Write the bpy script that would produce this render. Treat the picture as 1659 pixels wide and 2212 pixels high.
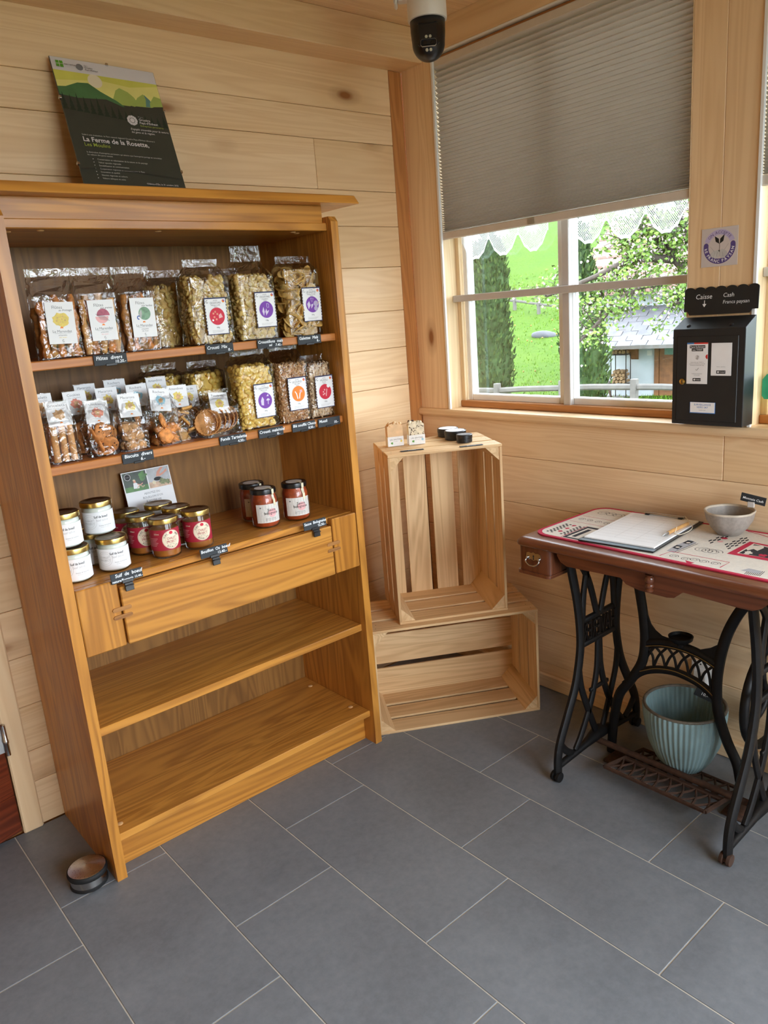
import bpy, bmesh, math, random
from mathutils import Vector, Matrix, Euler, noise
PI = math.pi
R = math.radians
random.seed(7)
for o in list(bpy.data.objects):
    bpy.data.objects.remove(o)
sc = bpy.context.scene
COL = sc.collection

# ------------------------------------------------------------------ camera
cd = bpy.data.cameras.new('camera')
cam = bpy.data.objects.new('camera', cd)
COL.objects.link(cam)
cd.sensor_fit = 'HORIZONTAL'
cd.sensor_width = 36.0
cd.lens = 36.0 * 1658.25 / 1659.0
cd.clip_start = 0.05
cd.clip_end = 500
cam.location = (-2.18395, -2.33409, 1.46010)
cam.rotation_euler = (R(75.3676), R(4.3193), R(-40.8120))
sc.camera = cam

# ------------------------------------------------------------------ overcast sky
w = bpy.data.worlds.new('overcast_sky')
sc.world = w
w.use_nodes = True
nt = w.node_tree
bg = nt.nodes['Background']
bg.inputs['Color'].default_value = (0.86, 0.945, 1.06, 1)
bg.inputs['Strength'].default_value = 2.6

# portals: tell the renderer where daylight enters (windows in view, added openings out of frame)
def portal(name, loc, rot, sx, sy):
    l = bpy.data.lights.new(name, 'AREA')
    l.shape = 'RECTANGLE'
    l.size = sx
    l.size_y = sy
    l.cycles.is_portal = True
    o = bpy.data.objects.new(name, l)
    COL.objects.link(o)
    o.location = loc
    o.rotation_euler = rot
    return o
portal('daylight_window', (0.14, -0.66, 1.40), (0, R(90), 0), 0.64, 0.98)
portal('daylight_window', (0.14, -1.845, 1.40), (0, R(90), 0), 0.64, 0.98)
portal('daylight_added_window', (-1.25, -4.42, 1.55), (R(90), 0, 0), 1.9, 1.5)
portal('daylight_added_door', (0.14, -3.42, 1.18), (0, R(90), 0), 2.26, 1.68)

sc.view_settings.view_transform = 'Standard'
sc.view_settings.look = 'None'
sc.view_settings.gamma = 1.0
sc.view_settings.use_curve_mapping = False
sc.view_settings.exposure = 2.92
cy = sc.cycles
cy.use_denoising = True
cy.max_bounces = 9
cy.diffuse_bounces = 6
cy.glossy_bounces = 4
cy.transmission_bounces = 6
cy.transparent_max_bounces = 24
cy.caustics_reflective = False
cy.caustics_refractive = False
cy.sample_clamp_indirect = 6.0

# ------------------------------------------------------------------ materials
def S(r, g, b):
    def c(x):
        x /= 255.0
        return x / 12.92 if x <= 0.04045 else ((x + 0.055) / 1.055) ** 2.4
    return (c(r), c(g), c(b), 1.0)

MATS = {}
def newmat(name):
    m = bpy.data.materials.new(name)
    m.use_nodes = True
    MATS[name] = m
    n = m.node_tree.nodes
    return m, m.node_tree, n['Principled BSDF']

def link(nt, a, b):
    nt.links.new(a, b)

def coords(nt, scale, rnd=True):
    tc = nt.nodes.new('ShaderNodeTexCoord')
    mp = nt.nodes.new('ShaderNodeMapping')
    mp.inputs['Scale'].default_value = scale
    if rnd:
        oi = nt.nodes.new('ShaderNodeObjectInfo')
        mul = nt.nodes.new('ShaderNodeMath')
        mul.operation = 'MULTIPLY'
        mul.inputs[1].default_value = 37.0
        add = nt.nodes.new('ShaderNodeVectorMath')
        add.operation = 'ADD'
        link(nt, oi.outputs['Random'], mul.inputs[0])
        link(nt, tc.outputs['Object'], add.inputs[0])
        link(nt, mul.outputs[0], add.inputs[1])
        link(nt, add.outputs[0], mp.inputs['Vector'])
    else:
        link(nt, tc.outputs['Object'], mp.inputs['Vector'])
    return mp.outputs['Vector']

def mixcol(nt, fac, a, b, mode='MIX'):
    mx = nt.nodes.new('ShaderNodeMix')
    mx.data_type = 'RGBA'
    mx.blend_type = mode
    for sock, val in ((mx.inputs[0], fac), (mx.inputs[6], a), (mx.inputs[7], b)):
        if hasattr(val, 'is_linked'):
            link(nt, val, sock)
        else:
            sock.default_value = val
    return mx.outputs[2]

def ramp(nt, fac, stops):
    r = nt.nodes.new('ShaderNodeValToRGB')
    e = r.color_ramp.elements
    while len(e) < len(stops):
        e.new(0.5)
    for el, (p, c) in zip(e, stops):
        el.position = p
        el.color = c if len(c) == 4 else (*c, 1)
    link(nt, fac, r.inputs['Fac'])
    return r.outputs['Color']

def noise_tex(nt, vec, scale, detail=3, rough=0.55, dist=0.0):
    n = nt.nodes.new('ShaderNodeTexNoise')
    n.inputs['Scale'].default_value = scale
    n.inputs['Detail'].default_value = detail
    n.inputs['Roughness'].default_value = rough
    n.inputs['Distortion'].default_value = dist
    link(nt, vec, n.inputs['Vector'])
    return n.outputs['Fac']

def bump(nt, bs, h, strength, dist=0.002):
    b = nt.nodes.new('ShaderNodeBump')
    b.inputs['Strength'].default_value = strength
    b.inputs['Distance'].default_value = dist
    link(nt, h, b.inputs['Height'])
    link(nt, b.outputs['Normal'], bs.inputs['Normal'])

def mat(name, col, rough=0.5, metal=0.0, var=0.12, vscale=20.0, bmp=0.0, bscale=None, spec=0.5, coat=0.0, sss=0.0, emit=None):
    m, nt, bs = newmat(name)
    v = coords(nt, (1, 1, 1))
    f = noise_tex(nt, v, vscale, 3)
    d = tuple(c * (1 - var) for c in col[:3]) + (1,)
    l = tuple(min(1, c * (1 + var)) for c in col[:3]) + (1,)
    link(nt, ramp(nt, f, [(0.3, d), (0.7, l)]), bs.inputs['Base Color'])
    bs.inputs['Roughness'].default_value = rough
    bs.inputs['Metallic'].default_value = metal
    bs.inputs['Specular IOR Level'].default_value = spec
    if coat:
        bs.inputs['Coat Weight'].default_value = coat
        bs.inputs['Coat Roughness'].default_value = 0.12
    if bmp:
        bump(nt, bs, noise_tex(nt, v, bscale or vscale * 4, 3), bmp)
    return m

def wood(name, light, mid, dark, axis='x', rough=0.45, fine=70.0, band=9.0, along=0.55, knots=0.0, spec=0.35, coat=0.0, contrast=1.0, kcol=(110, 66, 34), freq=90.0):
    m, nt, bs = newmat(name)
    ai = 'xyz'.index(axis)
    def sc3(a, c):
        s = [c, c, c]
        s[ai] = a
        return tuple(s)
    v = coords(nt, sc3(along, 1.0))
    # growth bands bent by a slow noise
    vb = coords(nt, sc3(along * 0.9, band))
    big = noise_tex(nt, vb, 1.0, 3, 0.5, 0.7)
    vf = coords(nt, sc3(1.6, fine))
    fin = noise_tex(nt, vf, 1.0, 3, 0.6, 0.2)
    wv = nt.nodes.new('ShaderNodeMath')
    wv.operation = 'SINE'
    ml = nt.nodes.new('ShaderNodeMath')
    ml.operation = 'MULTIPLY'
    ml.inputs[1].default_value = freq
    link(nt, big, ml.inputs[0])
    link(nt, ml.outputs[0], wv.inputs[0])
    ma = nt.nodes.new('ShaderNodeMapRange')
    ma.inputs[1].default_value = -1
    ma.inputs[2].default_value = 1
    link(nt, wv.outputs[0], ma.inputs[0])
    c1 = ramp(nt, big, [(0.25, mid), (0.6, light), (0.85, mid)])
    g = nt.nodes.new('ShaderNodeMath')
    g.operation = 'MULTIPLY'
    link(nt, ma.outputs[0], g.inputs[0])
    link(nt, fin, g.inputs[1])
    gf = nt.nodes.new('ShaderNodeMath')
    gf.operation = 'MULTIPLY'
    gf.inputs[1].default_value = contrast
    link(nt, g.outputs[0], gf.inputs[0])
    col = mixcol(nt, gf.outputs[0], c1, dark)
    if knots > 0:
        vk = coords(nt, sc3(2.6, 6.0))
        vo = nt.nodes.new('ShaderNodeTexVoronoi')
        vo.inputs['Scale'].default_value = 1.0
        link(nt, vk, vo.inputs['Vector'])
        kd = ramp(nt, vo.outputs['Distance'], [(0.05, (1, 1, 1)), (0.11, (0.35, 0.35, 0.35)), (0.22, (0, 0, 0))])
        sep = nt.nodes.new('ShaderNodeSeparateColor')
        link(nt, vo.outputs['Color'], sep.inputs[0])
        gt = nt.nodes.new('ShaderNodeMath')
        gt.operation = 'GREATER_THAN'
        gt.inputs[1].default_value = 1.0 - knots
        link(nt, sep.outputs[0], gt.inputs[0])
        kk = nt.nodes.new('ShaderNodeMath')
        kk.operation = 'MULTIPLY'
        link(nt, kd, kk.inputs[0])
        link(nt, gt.outputs[0], kk.inputs[1])
        col = mixcol(nt, kk.outputs[0], col, S(*kcol))
    oi = nt.nodes.new('ShaderNodeObjectInfo')
    tint = ramp(nt, oi.outputs['Random'], [(0.0, (0.90, 0.88, 0.85)), (0.5, (1, 1, 1)), (1.0, (0.95, 0.95, 0.96))])
    col = mixcol(nt, 1.0, col, tint, 'MULTIPLY')
    link(nt, col, bs.inputs['Base Color'])
    bs.inputs['Roughness'].default_value = rough
    bs.inputs['Specular IOR Level'].default_value = spec
    if coat:
        bs.inputs['Coat Weight'].default_value = coat
        bs.inputs['Coat Roughness'].default_value = 0.25
    bump(nt, bs, fin, 0.12, 0.0015)
    return m

def thin_cloth(name, col, trans, rough=0.9, fine=900):
    m, nt, bs = newmat(name)
    v = coords(nt, (1, 1, 1))
    f = noise_tex(nt, v, fine, 2)
    c = ramp(nt, f, [(0.3, tuple(x * 0.93 for x in col[:3])), (0.7, col[:3])])
    link(nt, c, bs.inputs['Base Color'])
    bs.inputs['Roughness'].default_value = rough
    bs.inputs['Specular IOR Level'].default_value = 0.1
    tl = nt.nodes.new('ShaderNodeBsdfTranslucent')
    link(nt, c, tl.inputs['Color'])
    mx = nt.nodes.new('ShaderNodeMixShader')
    mx.inputs[0].default_value = trans
    link(nt, bs.outputs[0], mx.inputs[1])
    link(nt, tl.outputs[0], mx.inputs[2])
    link(nt, mx.outputs[0], nt.nodes['Material Output'].inputs['Surface'])
    return m

def film(name, col=(1, 1, 1, 1), fac=0.10, rough=0.06, bmp=0.0, edge=0.35, bscale=60):
    m, nt, bs = newmat(name)
    nt.nodes.remove(bs)
    out = nt.nodes['Material Output']
    tr = nt.nodes.new('ShaderNodeBsdfTransparent')
    tr.inputs['Color'].default_value = col
    gl = nt.nodes.new('ShaderNodeBsdfGlossy')
    gl.inputs['Roughness'].default_value = rough
    lw = nt.nodes.new('ShaderNodeFresnel')
    lw.inputs['IOR'].default_value = 1.45
    mr = nt.nodes.new('ShaderNodeMath')
    mr.operation = 'MULTIPLY_ADD'
    mr.inputs[1].default_value = edge
    mr.inputs[2].default_value = fac
    mr.use_clamp = True
    link(nt, lw.outputs[0], mr.inputs[0])
    mx = nt.nodes.new('ShaderNodeMixShader')
    link(nt, mr.outputs[0], mx.inputs[0])
    link(nt, tr.outputs[0], mx.inputs[1])
    link(nt, gl.outputs[0], mx.inputs[2])
    link(nt, mx.outputs[0], out.inputs['Surface'])
    if bmp:
        v = coords(nt, (1, 1, 1))
        b = nt.nodes.new('ShaderNodeBump')
        b.inputs['Strength'].default_value = bmp
        b.inputs['Distance'].default_value = 0.004
        link(nt, noise_tex(nt, v, bscale, 2, 0.5, 1.0), b.inputs['Height'])
        link(nt, b.outputs['Normal'], gl.inputs['Normal'])
        link(nt, b.outputs['Normal'], lw.inputs['Normal'])
    return m

PINE = (S(240, 210, 168), S(232, 198, 152), S(208, 164, 116))
for ax in 'xyz':
    wood('pine_' + ax, *PINE, axis=ax, knots=0.6, contrast=0.55, rough=0.42, kcol=(150, 98, 56))
    wood('oak_' + ax, S(212, 148, 66), S(196, 130, 50), S(132, 76, 28), axis=ax, rough=0.35, coat=0.25, contrast=0.9, band=7.0)
    wood('crate_' + ax, S(232, 198, 150), S(220, 180, 130), S(176, 128, 80), axis=ax, knots=0.10, contrast=0.7, rough=0.6)
    wood('redpine_' + ax, S(196, 136, 80), S(184, 122, 66), S(132, 78, 38), axis=ax, knots=0.15, contrast=0.7)
    wood('mahogany_' + ax, S(122, 70, 44), S(104, 56, 34), S(62, 30, 18), axis=ax, rough=0.28, coat=0.5, contrast=0.8)
wood('oak_shelf', S(200, 128, 62), S(184, 112, 50), S(144, 80, 32), axis='x', rough=0.38, coat=0.2, contrast=0.7)
wood('oak_back', S(150, 106, 54), S(132, 90, 44), S(84, 52, 24), axis='z', rough=0.45, contrast=0.75, band=6, freq=120)  # oak darkened to stand in for shade inside the bookcase
wood('window_pine', S(236, 210, 168), S(228, 198, 152), S(190, 150, 104), axis='z', contrast=0.5)
wood('door_red', S(128, 60, 34), S(108, 46, 26), S(64, 26, 16), axis='x', rough=0.3, coat=0.4)
mat('white_paint', S(232, 232, 230), 0.4, var=0.03)
mat('grey_paint', S(196, 190, 184), 0.45, var=0.05)
mat('grout', S(205, 198, 184), 0.85, var=0.08, vscale=60)
mat('paper', S(240, 240, 240), 0.7, var=0.02)
mat('ink', S(26, 26, 28), 0.6)
mat('ink_grey', S(120, 120, 122), 0.6)
mat('ink_pale', S(190, 188, 186), 0.6)
mat('chalk', S(232, 236, 238), 0.8, var=0.06, vscale=400)
mat('slate_black', S(38, 42, 46), 0.65, var=0.1)
mat('plastic_black', S(20, 20, 22), 0.35)
mat('powder_black', S(26, 30, 33), 0.42, bmp=0.05, bscale=900)
mat('iron_black', S(17, 15, 15), 0.5, var=0.3, vscale=40, bmp=0.15, bscale=160, spec=0.3)
mat('iron_rust', S(66, 42, 28), 0.75, var=0.4, vscale=60, bmp=0.3, bscale=200)
mat('gold_line', S(150, 116, 56), 0.5, metal=0.3)
mat('steel', S(190, 188, 186), 0.24, metal=1.0, var=0.05)
mat('brass', S(196, 168, 96), 0.24, metal=1.0, var=0.08)
mat('gold_lid', S(196, 170, 104), 0.28, metal=1.0, var=0.05)
mat('lid_top_reflection', S(126, 102, 74), 0.3, metal=1.0, var=0.06)  # gold lid top coloured brown, painting in the wood ceiling it reflects
mat('rubber', S(18, 18, 19), 0.7)
mat('purple', S(122, 62, 168), 0.6, var=0.05)
mat('violet_dark', S(84, 68, 130), 0.6, var=0.04)
mat('lilac', S(186, 174, 206), 0.6, var=0.04)
mat('lilac_pale', S(214, 204, 226), 0.6, var=0.04)
mat('red_print', S(206, 36, 62), 0.6, var=0.05)
mat('orange_print', S(238, 132, 42), 0.6, var=0.05)
mat('navy', S(44, 48, 84), 0.6)
mat('yellow_print', S(226, 202, 104), 0.6, var=0.12, vscale=120)
mat('green_print', S(126, 160, 132), 0.6, var=0.3, vscale=90)
mat('plum_print', S(176, 92, 112), 0.6, var=0.2, vscale=90)
mat('pink_print', S(232, 176, 176), 0.6, var=0.1)
mat('blue_print', S(150, 196, 212), 0.6, var=0.15, vscale=120)
mat('tan_print', S(208, 166, 120), 0.6, var=0.3, vscale=150)
mat('rose_print', S(222, 140, 118), 0.6, var=0.3, vscale=150)
film('cellophane', (1, 1, 1, 1), 0.042, 0.10, bmp=0.7, edge=0.6, bscale=45)
film('glass', (0.97, 0.985, 0.98, 1), 0.02, 0.0, edge=0.5)
film('window_glass', (0.98, 0.99, 0.985, 1), 0.0, 0.0, edge=0.6)
film('dimmed_glass', (0.82, 0.84, 0.835, 1), 0.0, 0.0, edge=0.6)  # grey tint put in to dim the outdoor view through these panes

# ------------------------------------------------------------------ mesh builder
TEXT_CACHE = {}
def text_geo(s, shear=0.0, bold=0.0):
    k = (s, shear, bold)
    if k in TEXT_CACHE:
        return TEXT_CACHE[k]
    cu = bpy.data.curves.new('lettering', 'FONT')
    cu.body = s
    cu.size = 1.0
    cu.resolution_u = 2
    cu.shear = shear
    cu.offset = bold
    cu.align_x = 'LEFT'
    ob = bpy.data.objects.new('lettering', cu)
    COL.objects.link(ob)
    dg = bpy.context.evaluated_depsgraph_get()
    dg.update()
    me = bpy.data.meshes.new_from_object(ob.evaluated_get(dg))
    vs = [(v.co.x, v.co.y) for v in me.vertices]
    fs = [tuple(p.vertices) for p in me.polygons]
    bpy.data.objects.remove(ob)
    bpy.data.curves.remove(cu)
    bpy.data.meshes.remove(me)
    xs = [v[0] for v in vs] or [0]
    out = (vs, fs, min(xs), max(xs))
    TEXT_CACHE[k] = out
    return out

class MB:
    def __init__(s):
        s.v = []
        s.f = []
        s.m = []
        s.slots = []
        s.step = 0.00002
    def slot(s, name):
        if name is None:
            name = s.slots[0] if s.slots else 'paper'
        if name not in s.slots:
            s.slots.append(name)
        return s.slots.index(name)
    def add(s, vs, fs, mat=None, M=None):
        i = s.slot(mat)
        b = len(s.v)
        if M is not None:
            vs = [tuple(M @ Vector(p)) for p in vs]
        s.v.extend(vs)
        for f in fs:
            s.f.append(tuple(b + k for k in f))
            s.m.append(i)
        return s
    def box(s, x0, y0, z0, x1, y1, z1, mat=None, M=None):
        vs = [(x, y, z) for x in (x0, x1) for y in (y0, y1) for z in (z0, z1)]
        fs = [(0, 1, 3, 2), (4, 6, 7, 5), (0, 4, 5, 1), (2, 3, 7, 6), (0, 2, 6, 4), (1, 5, 7, 3)]
        return s.add(vs, fs, mat, M)
    def cbox(s, x0, y0, z0, x1, y1, z1, c=0.002, mat=None, M=None):
        lo = (min(x0, x1), min(y0, y1), min(z0, z1))
        hi = (max(x0, x1), max(y0, y1), max(z0, z1))
        vs, idx = [], {}
        for sx in (0, 1):
            for sy in (0, 1):
                for sz in (0, 1):
                    for ax in range(3):
                        p = []
                        for a, sg in enumerate((sx, sy, sz)):
                            e = hi[a] if sg else lo[a]
                            if a != ax:
                                e += -c if sg else c
                            p.append(e)
                        idx[(sx, sy, sz, ax)] = len(vs)
                        vs.append(tuple(p))
        fs = []
        for ax in range(3):
            o = [a for a in range(3) if a != ax]
            for sg in (0, 1):
                q = []
                for u, v in ((0, 0), (1, 0), (1, 1), (0, 1)):
                    k = [0, 0, 0]
                    k[ax] = sg
                    k[o[0]] = u
                    k[o[1]] = v
                    q.append(idx[(*k, ax)])
                fs.append(q)
        for ax in range(3):           # edges parallel to ax
            o = [a for a in range(3) if a != ax]
            for u in (0, 1):
                for v in (0, 1):
                    q = []
                    for t, which in ((0, o[0]), (1, o[0]), (1, o[1]), (0, o[1])):
                        k = [0, 0, 0]
                        k[ax] = t
                        k[o[0]] = u
                        k[o[1]] = v
                        q.append(idx[(*k, which)])
                    fs.append(q)
        for sx in (0, 1):
            for sy in (0, 1):
                for sz in (0, 1):
                    fs.append([idx[(sx, sy, sz, a)] for a in range(3)])
        # orient outward
        c0 = [(lo[a] + hi[a]) / 2 for a in range(3)]
        out = []
        for f in fs:
            a, b, d = (Vector(vs[f[0]]), Vector(vs[f[1]]), Vector(vs[f[2]]))
            n = (b - a).cross(d - a)
            cen = sum((Vector(vs[i]) for i in f), Vector()) / len(f) - Vector(c0)
            out.append(tuple(f) if n.dot(cen) > 0 else tuple(reversed(f)))
        return s.add(vs, out, mat, M)
    def prism(s, pts, a, b, axis='z', mat=None, M=None):
        """extrude a 2-D outline; axis names the extrusion direction"""
        n = len(pts)
        def mk(p, t):
            if axis == 'z':
                return (p[0], p[1], t)
            if axis == 'y':
                return (p[0], t, p[1])
            return (t, p[0], p[1])
        vs = [mk(p, a) for p in pts] + [mk(p, b) for p in pts]
        fs = [tuple(range(n))[::-1], tuple(range(n, 2 * n))]
        fs += [(i, (i + 1) % n, n + (i + 1) % n, n + i) for i in range(n)]
        return s.add(vs, fs, mat, M)
    def lathe(s, prof, n=32, c=(0, 0, 0), mat=None, M=None, flute=None, cap0=True, cap1=True):
        vs, fs = [], []
        for r, z in prof:
            for k in range(n):
                a = 2 * PI * k / n
                rr = r * (flute(a, z) if flute else 1.0)
                vs.append((c[0] + rr * math.cos(a), c[1] + rr * math.sin(a), c[2] + z))
        for j in range(len(prof) - 1):
            for k in range(n):
                k2 = (k + 1) % n
                fs.append((j * n + k, j * n + k2, (j + 1) * n + k2, (j + 1) * n + k))
        if cap0:
            fs.append(tuple(range(n))[::-1])
        if cap1:
            t = (len(prof) - 1) * n
            fs.append(tuple(range(t, t + n)))
        return s.add(vs, fs, mat, M)
    def tube(s, pts, r, n=8, mat=None, M=None, flat=None, up=(0, 0, 1), caps=True):
        """sweep; r number or list; flat=(fu,fv) scales the section along side / up"""
        P = [Vector(p) for p in pts]
        m = len(P)
        rs = r if isinstance(r, (list, tuple)) else [r] * m
        vs, fs = [], []
        fu, fv = flat or (1, 1)
        for i in range(m):
            t = (P[min(i + 1, m - 1)] - P[max(i - 1, 0)])
            if t.length < 1e-9:
                t = Vector((0, 0, 1))
            t.normalize()
            u = t.cross(Vector(up))
            if u.length < 1e-4:
                u = t.cross(Vector((1, 0.01, 0)))
            u.normalize()
            v = u.cross(t)
            for k in range(n):
                a = 2 * PI * (k + 0.5) / n
                q = P[i] + u * (rs[i] * fu * math.cos(a)) + v * (rs[i] * fv * math.sin(a))
                vs.append(tuple(q))
        for i in range(m - 1):
            for k in range(n):
                k2 = (k + 1) % n
                fs.append((i * n + k, i * n + k2, (i + 1) * n + k2, (i + 1) * n + k))
        if caps:
            fs.append(tuple(range(n))[::-1])
            fs.append(tuple(range((m - 1) * n, m * n)))
        return s.add(vs, fs, mat, M)
    def ball(s, c, r, mat=None, sub=1, jit=0.0, sq=(1, 1, 1), rot=None, rng=random):
        g = ICO[sub]
        M = Matrix.Translation(c) @ ((rot or Euler((0, 0, 0))).to_matrix().to_4x4())
        vs = []
        for p in g[0]:
            k = r * (1 + (rng.random() - 0.5) * jit)
            vs.append((p[0] * k * sq[0], p[1] * k * sq[1], p[2] * k * sq[2]))
        return s.add(vs, g[1], mat, M)
    # ---- flat print in the local x (right) / z (up) plane, facing -y
    def frame(s, M, y=0.0):
        s.M = M
        s.py = y
        s.layer = 0
        return s
    def flat(s, pts, mat):
        s.layer += 1
        y = s.py - s.step * s.layer
        n = len(pts)
        return s.add([(p[0], y, p[1]) for p in pts], [tuple(range(n))], mat, s.M)
    def rect(s, x0, z0, x1, z1, mat):
        return s.flat([(x0, z0), (x1, z0), (x1, z1), (x0, z1)], mat)
    def disc(s, cx, cz, r, mat, n=28, ry=None, a0=0, a1=360):
        ry = ry or r
        if getattr(s, 'bendy', False) and a1 - a0 == 360:
            s.layer += 1
            y = s.py - s.step * s.layer
            vs, fs, N = [], [], 24
            for k in range(N + 1):
                t = -math.cos(PI * k / N)
                h = ry * math.sqrt(max(0.0, 1 - t * t))
                vs += [(cx + r * t, y, cz - h), (cx + r * t, y, cz + h)]
            for k in range(N):
                fs.append((2 * k, 2 * k + 2, 2 * k + 3, 2 * k + 1))
            return s.add(vs, fs, mat, s.M)
        pts = [(cx + r * math.cos(R(a0 + (a1 - a0) * k / n)), cz + ry * math.sin(R(a0 + (a1 - a0) * k / n))) for k in range(n if a1 - a0 == 360 else n + 1)]
        return s.flat(pts, mat)
    def ring(s, cx, cz, r0, r1, mat, a0=0, a1=360, n=40):
        s.layer += 1
        y = s.py - s.step * s.layer
        vs, fs = [], []
        for k in range(n + 1):
            a = R(a0 + (a1 - a0) * k / n)
            vs += [(cx + r0 * math.cos(a), y, cz + r0 * math.sin(a)), (cx + r1 * math.cos(a), y, cz + r1 * math.sin(a))]
        for k in range(n):
            fs.append((2 * k, 2 * k + 1, 2 * k + 3, 2 * k + 2))
        return s.add(vs, fs, mat, s.M)
    def line(s, pts, wd, mat):
        if getattr(s, 'bendy', False) and len(pts) == 2:
            a, b = pts
            pts = [(a[0] + (b[0] - a[0]) * k / 10, a[1] + (b[1] - a[1]) * k / 10) for k in range(11)]
        s.layer += 1
        y = s.py - s.step * s.layer
        vs, fs = [], []
        for i, p in enumerate(pts):
            a = Vector(pts[max(i - 1, 0)])
            b = Vector(pts[min(i + 1, len(pts) - 1)])
            t = b - a
            nrm = Vector((-t.y, t.x))
            if nrm.length > 0:
                nrm.normalize()
            vs += [(p[0] + nrm.x * wd / 2, y, p[1] + nrm.y * wd / 2), (p[0] - nrm.x * wd / 2, y, p[1] - nrm.y * wd / 2)]
        for i in range(len(pts) - 1):
            fs.append((2 * i, 2 * i + 1, 2 * i + 3, 2 * i + 2))
        return s.add(vs, fs, mat, s.M)
    def text(s, t, x, z, size, mat, align='l', shear=0.0, rot=0.0, bold=0.0, width=None, flip=False):
        s.layer += 1
        y = s.py - s.step * s.layer
        vs, fs, lo, hi = text_geo(t, shear, bold)
        k = size
        kx = k if width is None else width / max(hi - lo, 1e-6)
        off = {'l': lo, 'c': (lo + hi) / 2, 'r': hi}[align]
        ca, sa = math.cos(R(rot)), math.sin(R(rot))
        out = []
        for p in vs:
            a, b = (p[0] - off) * kx, p[1] * k
            if flip:
                a = -a
            out.append((x + a * ca - b * sa, y, z + a * sa + b * ca))
        return s.add(out, fs, mat, s.M)
    def arctext(s, t, cx, cz, r, size, mat, mid=90, inward=False, bold=0.0, spacing=1.0):
        s.layer += 1
        y = s.py - s.step * s.layer
        ws = []
        for ch in t:
            g = text_geo(ch, 0, bold) if ch != ' ' else ([], [], 0, 0.3)
            ws.append((g, (g[3] - g[2]) * size + 0.12 * size * spacing))
        tot = sum(x[1] for x in ws)
        d = -tot / 2
        for g, wch in ws:
            c = d + wch / 2
            ang = R(mid) - c / r if not inward else R(mid) + c / r
            rot = ang - PI / 2 if not inward else ang + PI / 2
            px, pz = cx + r * math.cos(ang), cz + r * math.sin(ang)
            m = (g[2] + g[3]) / 2
            out = []
            for p in g[0]:
                a, b = (p[0] - m) * size, (p[1] - 0.35) * size
                out.append((px + a * math.cos(rot) - b * math.sin(rot), y, pz + a * math.sin(rot) + b * math.cos(rot)))
            if g[1]:
                s.add(out, g[1], mat, s.M)
            d += wch
        return s
    def mesh(s, name, smooth=None):
        me = bpy.data.meshes.new(name)
        me.from_pydata(s.v, [], s.f)
        for sl in s.slots:
            me.materials.append(MATS[sl])
        me.polygons.foreach_set('material_index', s.m)
        me.update()
        if smooth:
            me.shade_smooth()
            if smooth is not True:
                me.set_sharp_from_angle(angle=R(smooth))
        return me
    def build(s, name, parent=None, smooth=None, loc=None, rot=None):
        return put(name, s.mesh(name, smooth), parent, loc, rot)

def put(name, me, parent=None, loc=None, rot=None, scale=None):
    o = bpy.data.objects.new(name, me)
    COL.objects.link(o)
    if parent is not None:
        o.parent = parent
    if loc is not None:
        o.location = loc
    if rot is not None:
        o.rotation_euler = rot
    if scale is not None:
        o.scale = scale
    return o

def _ico(sub):
    bm = bmesh.new()
    bmesh.ops.create_icosphere(bm, subdivisions=sub, radius=1.0)
    vs = [tuple(v.co) for v in bm.verts]
    fs = [tuple(v.index for v in f.verts) for f in bm.faces]
    bm.free()
    return vs, fs
ICO = {1: _ico(1), 2: _ico(2), 3: _ico(3)}

def tag(o, label, cat, group=None):
    o['label'] = label
    o['category'] = cat
    if group:
        o['group'] = group
    return o

def thing(name, label, cat, loc=(0, 0, 0), rot=(0, 0, 0), group=None):
    o = bpy.data.objects.new(name, None)
    o.empty_display_size = 0.05
    COL.objects.link(o)
    o.location = loc
    o.rotation_euler = rot
    return tag(o, label, cat, group)

def struct(o, label=None):
    o['kind'] = 'structure'
    if label:
        o['label'] = label
    return o

def sroot(name, loc=(0, 0, 0), rot=(0, 0, 0), label=None):
    o = bpy.data.objects.new(name, None)
    COL.objects.link(o)
    o.location = loc
    o.rotation_euler = rot
    return struct(o, label)

def bez(p, n=12):
    """Catmull-Rom through points"""
    P = [Vector(q) for q in p]
    P = [P[0] * 2 - P[1]] + P + [P[-1] * 2 - P[-2]]
    out = []
    for i in range(1, len(P) - 2):
        for k in range(n):
            t = k / n
            a, b, c, d = P[i - 1], P[i], P[i + 1], P[i + 2]
            out.append(tuple(0.5 * ((2 * b) + (c - a) * t + (2 * a - 5 * b + 4 * c - d) * t * t + (3 * b - a - 3 * c + d) * t ** 3)))
    out.append(tuple(P[-2]))
    return out
ID = Matrix.Identity(4)
# ================================================================== THE ROOM
X0, Y0, ZC = -4.4, -4.36, 2.43            # far walls and ceiling height

# ---- floor: staggered 60 x 30 tiles with pale joints
m, nt, bs = newmat('tile_grey')
v = coords(nt, (1, 1, 1))
f1 = noise_tex(nt, v, 3.2, 6, 0.62, 0.4)
f2 = noise_tex(nt, v, 45.0, 4, 0.7)
c = ramp(nt, f1, [(0.25, S(108, 113, 119)), (0.5, S(119, 124, 130)), (0.75, S(131, 136, 142))])
c = mixcol(nt, 0.18, c, ramp(nt, f2, [(0.3, S(80, 82, 86)), (0.7, S(150, 152, 156))]))
link(nt, c, bs.inputs['Base Color'])
link(nt, ramp(nt, f1, [(0.2, (0.42, 0.42, 0.42)), (0.8, (0.56, 0.56, 0.56))]), bs.inputs['Roughness'])
bs.inputs['Specular IOR Level'].default_value = 0.55
bump(nt, bs, f2, 0.05, 0.001)
floor = struct(MB().box(X0, Y0, -0.12, 0.0, 0.0, -0.0015, 'grout').build('floor'))
LX, TW, TL, J = -1.8058, 0.3011, 0.6, 0.0016
OFF = (-0.414, -0.2095, -0.584)
TILE = {}
i = math.floor((X0 - LX) / TW)
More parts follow.
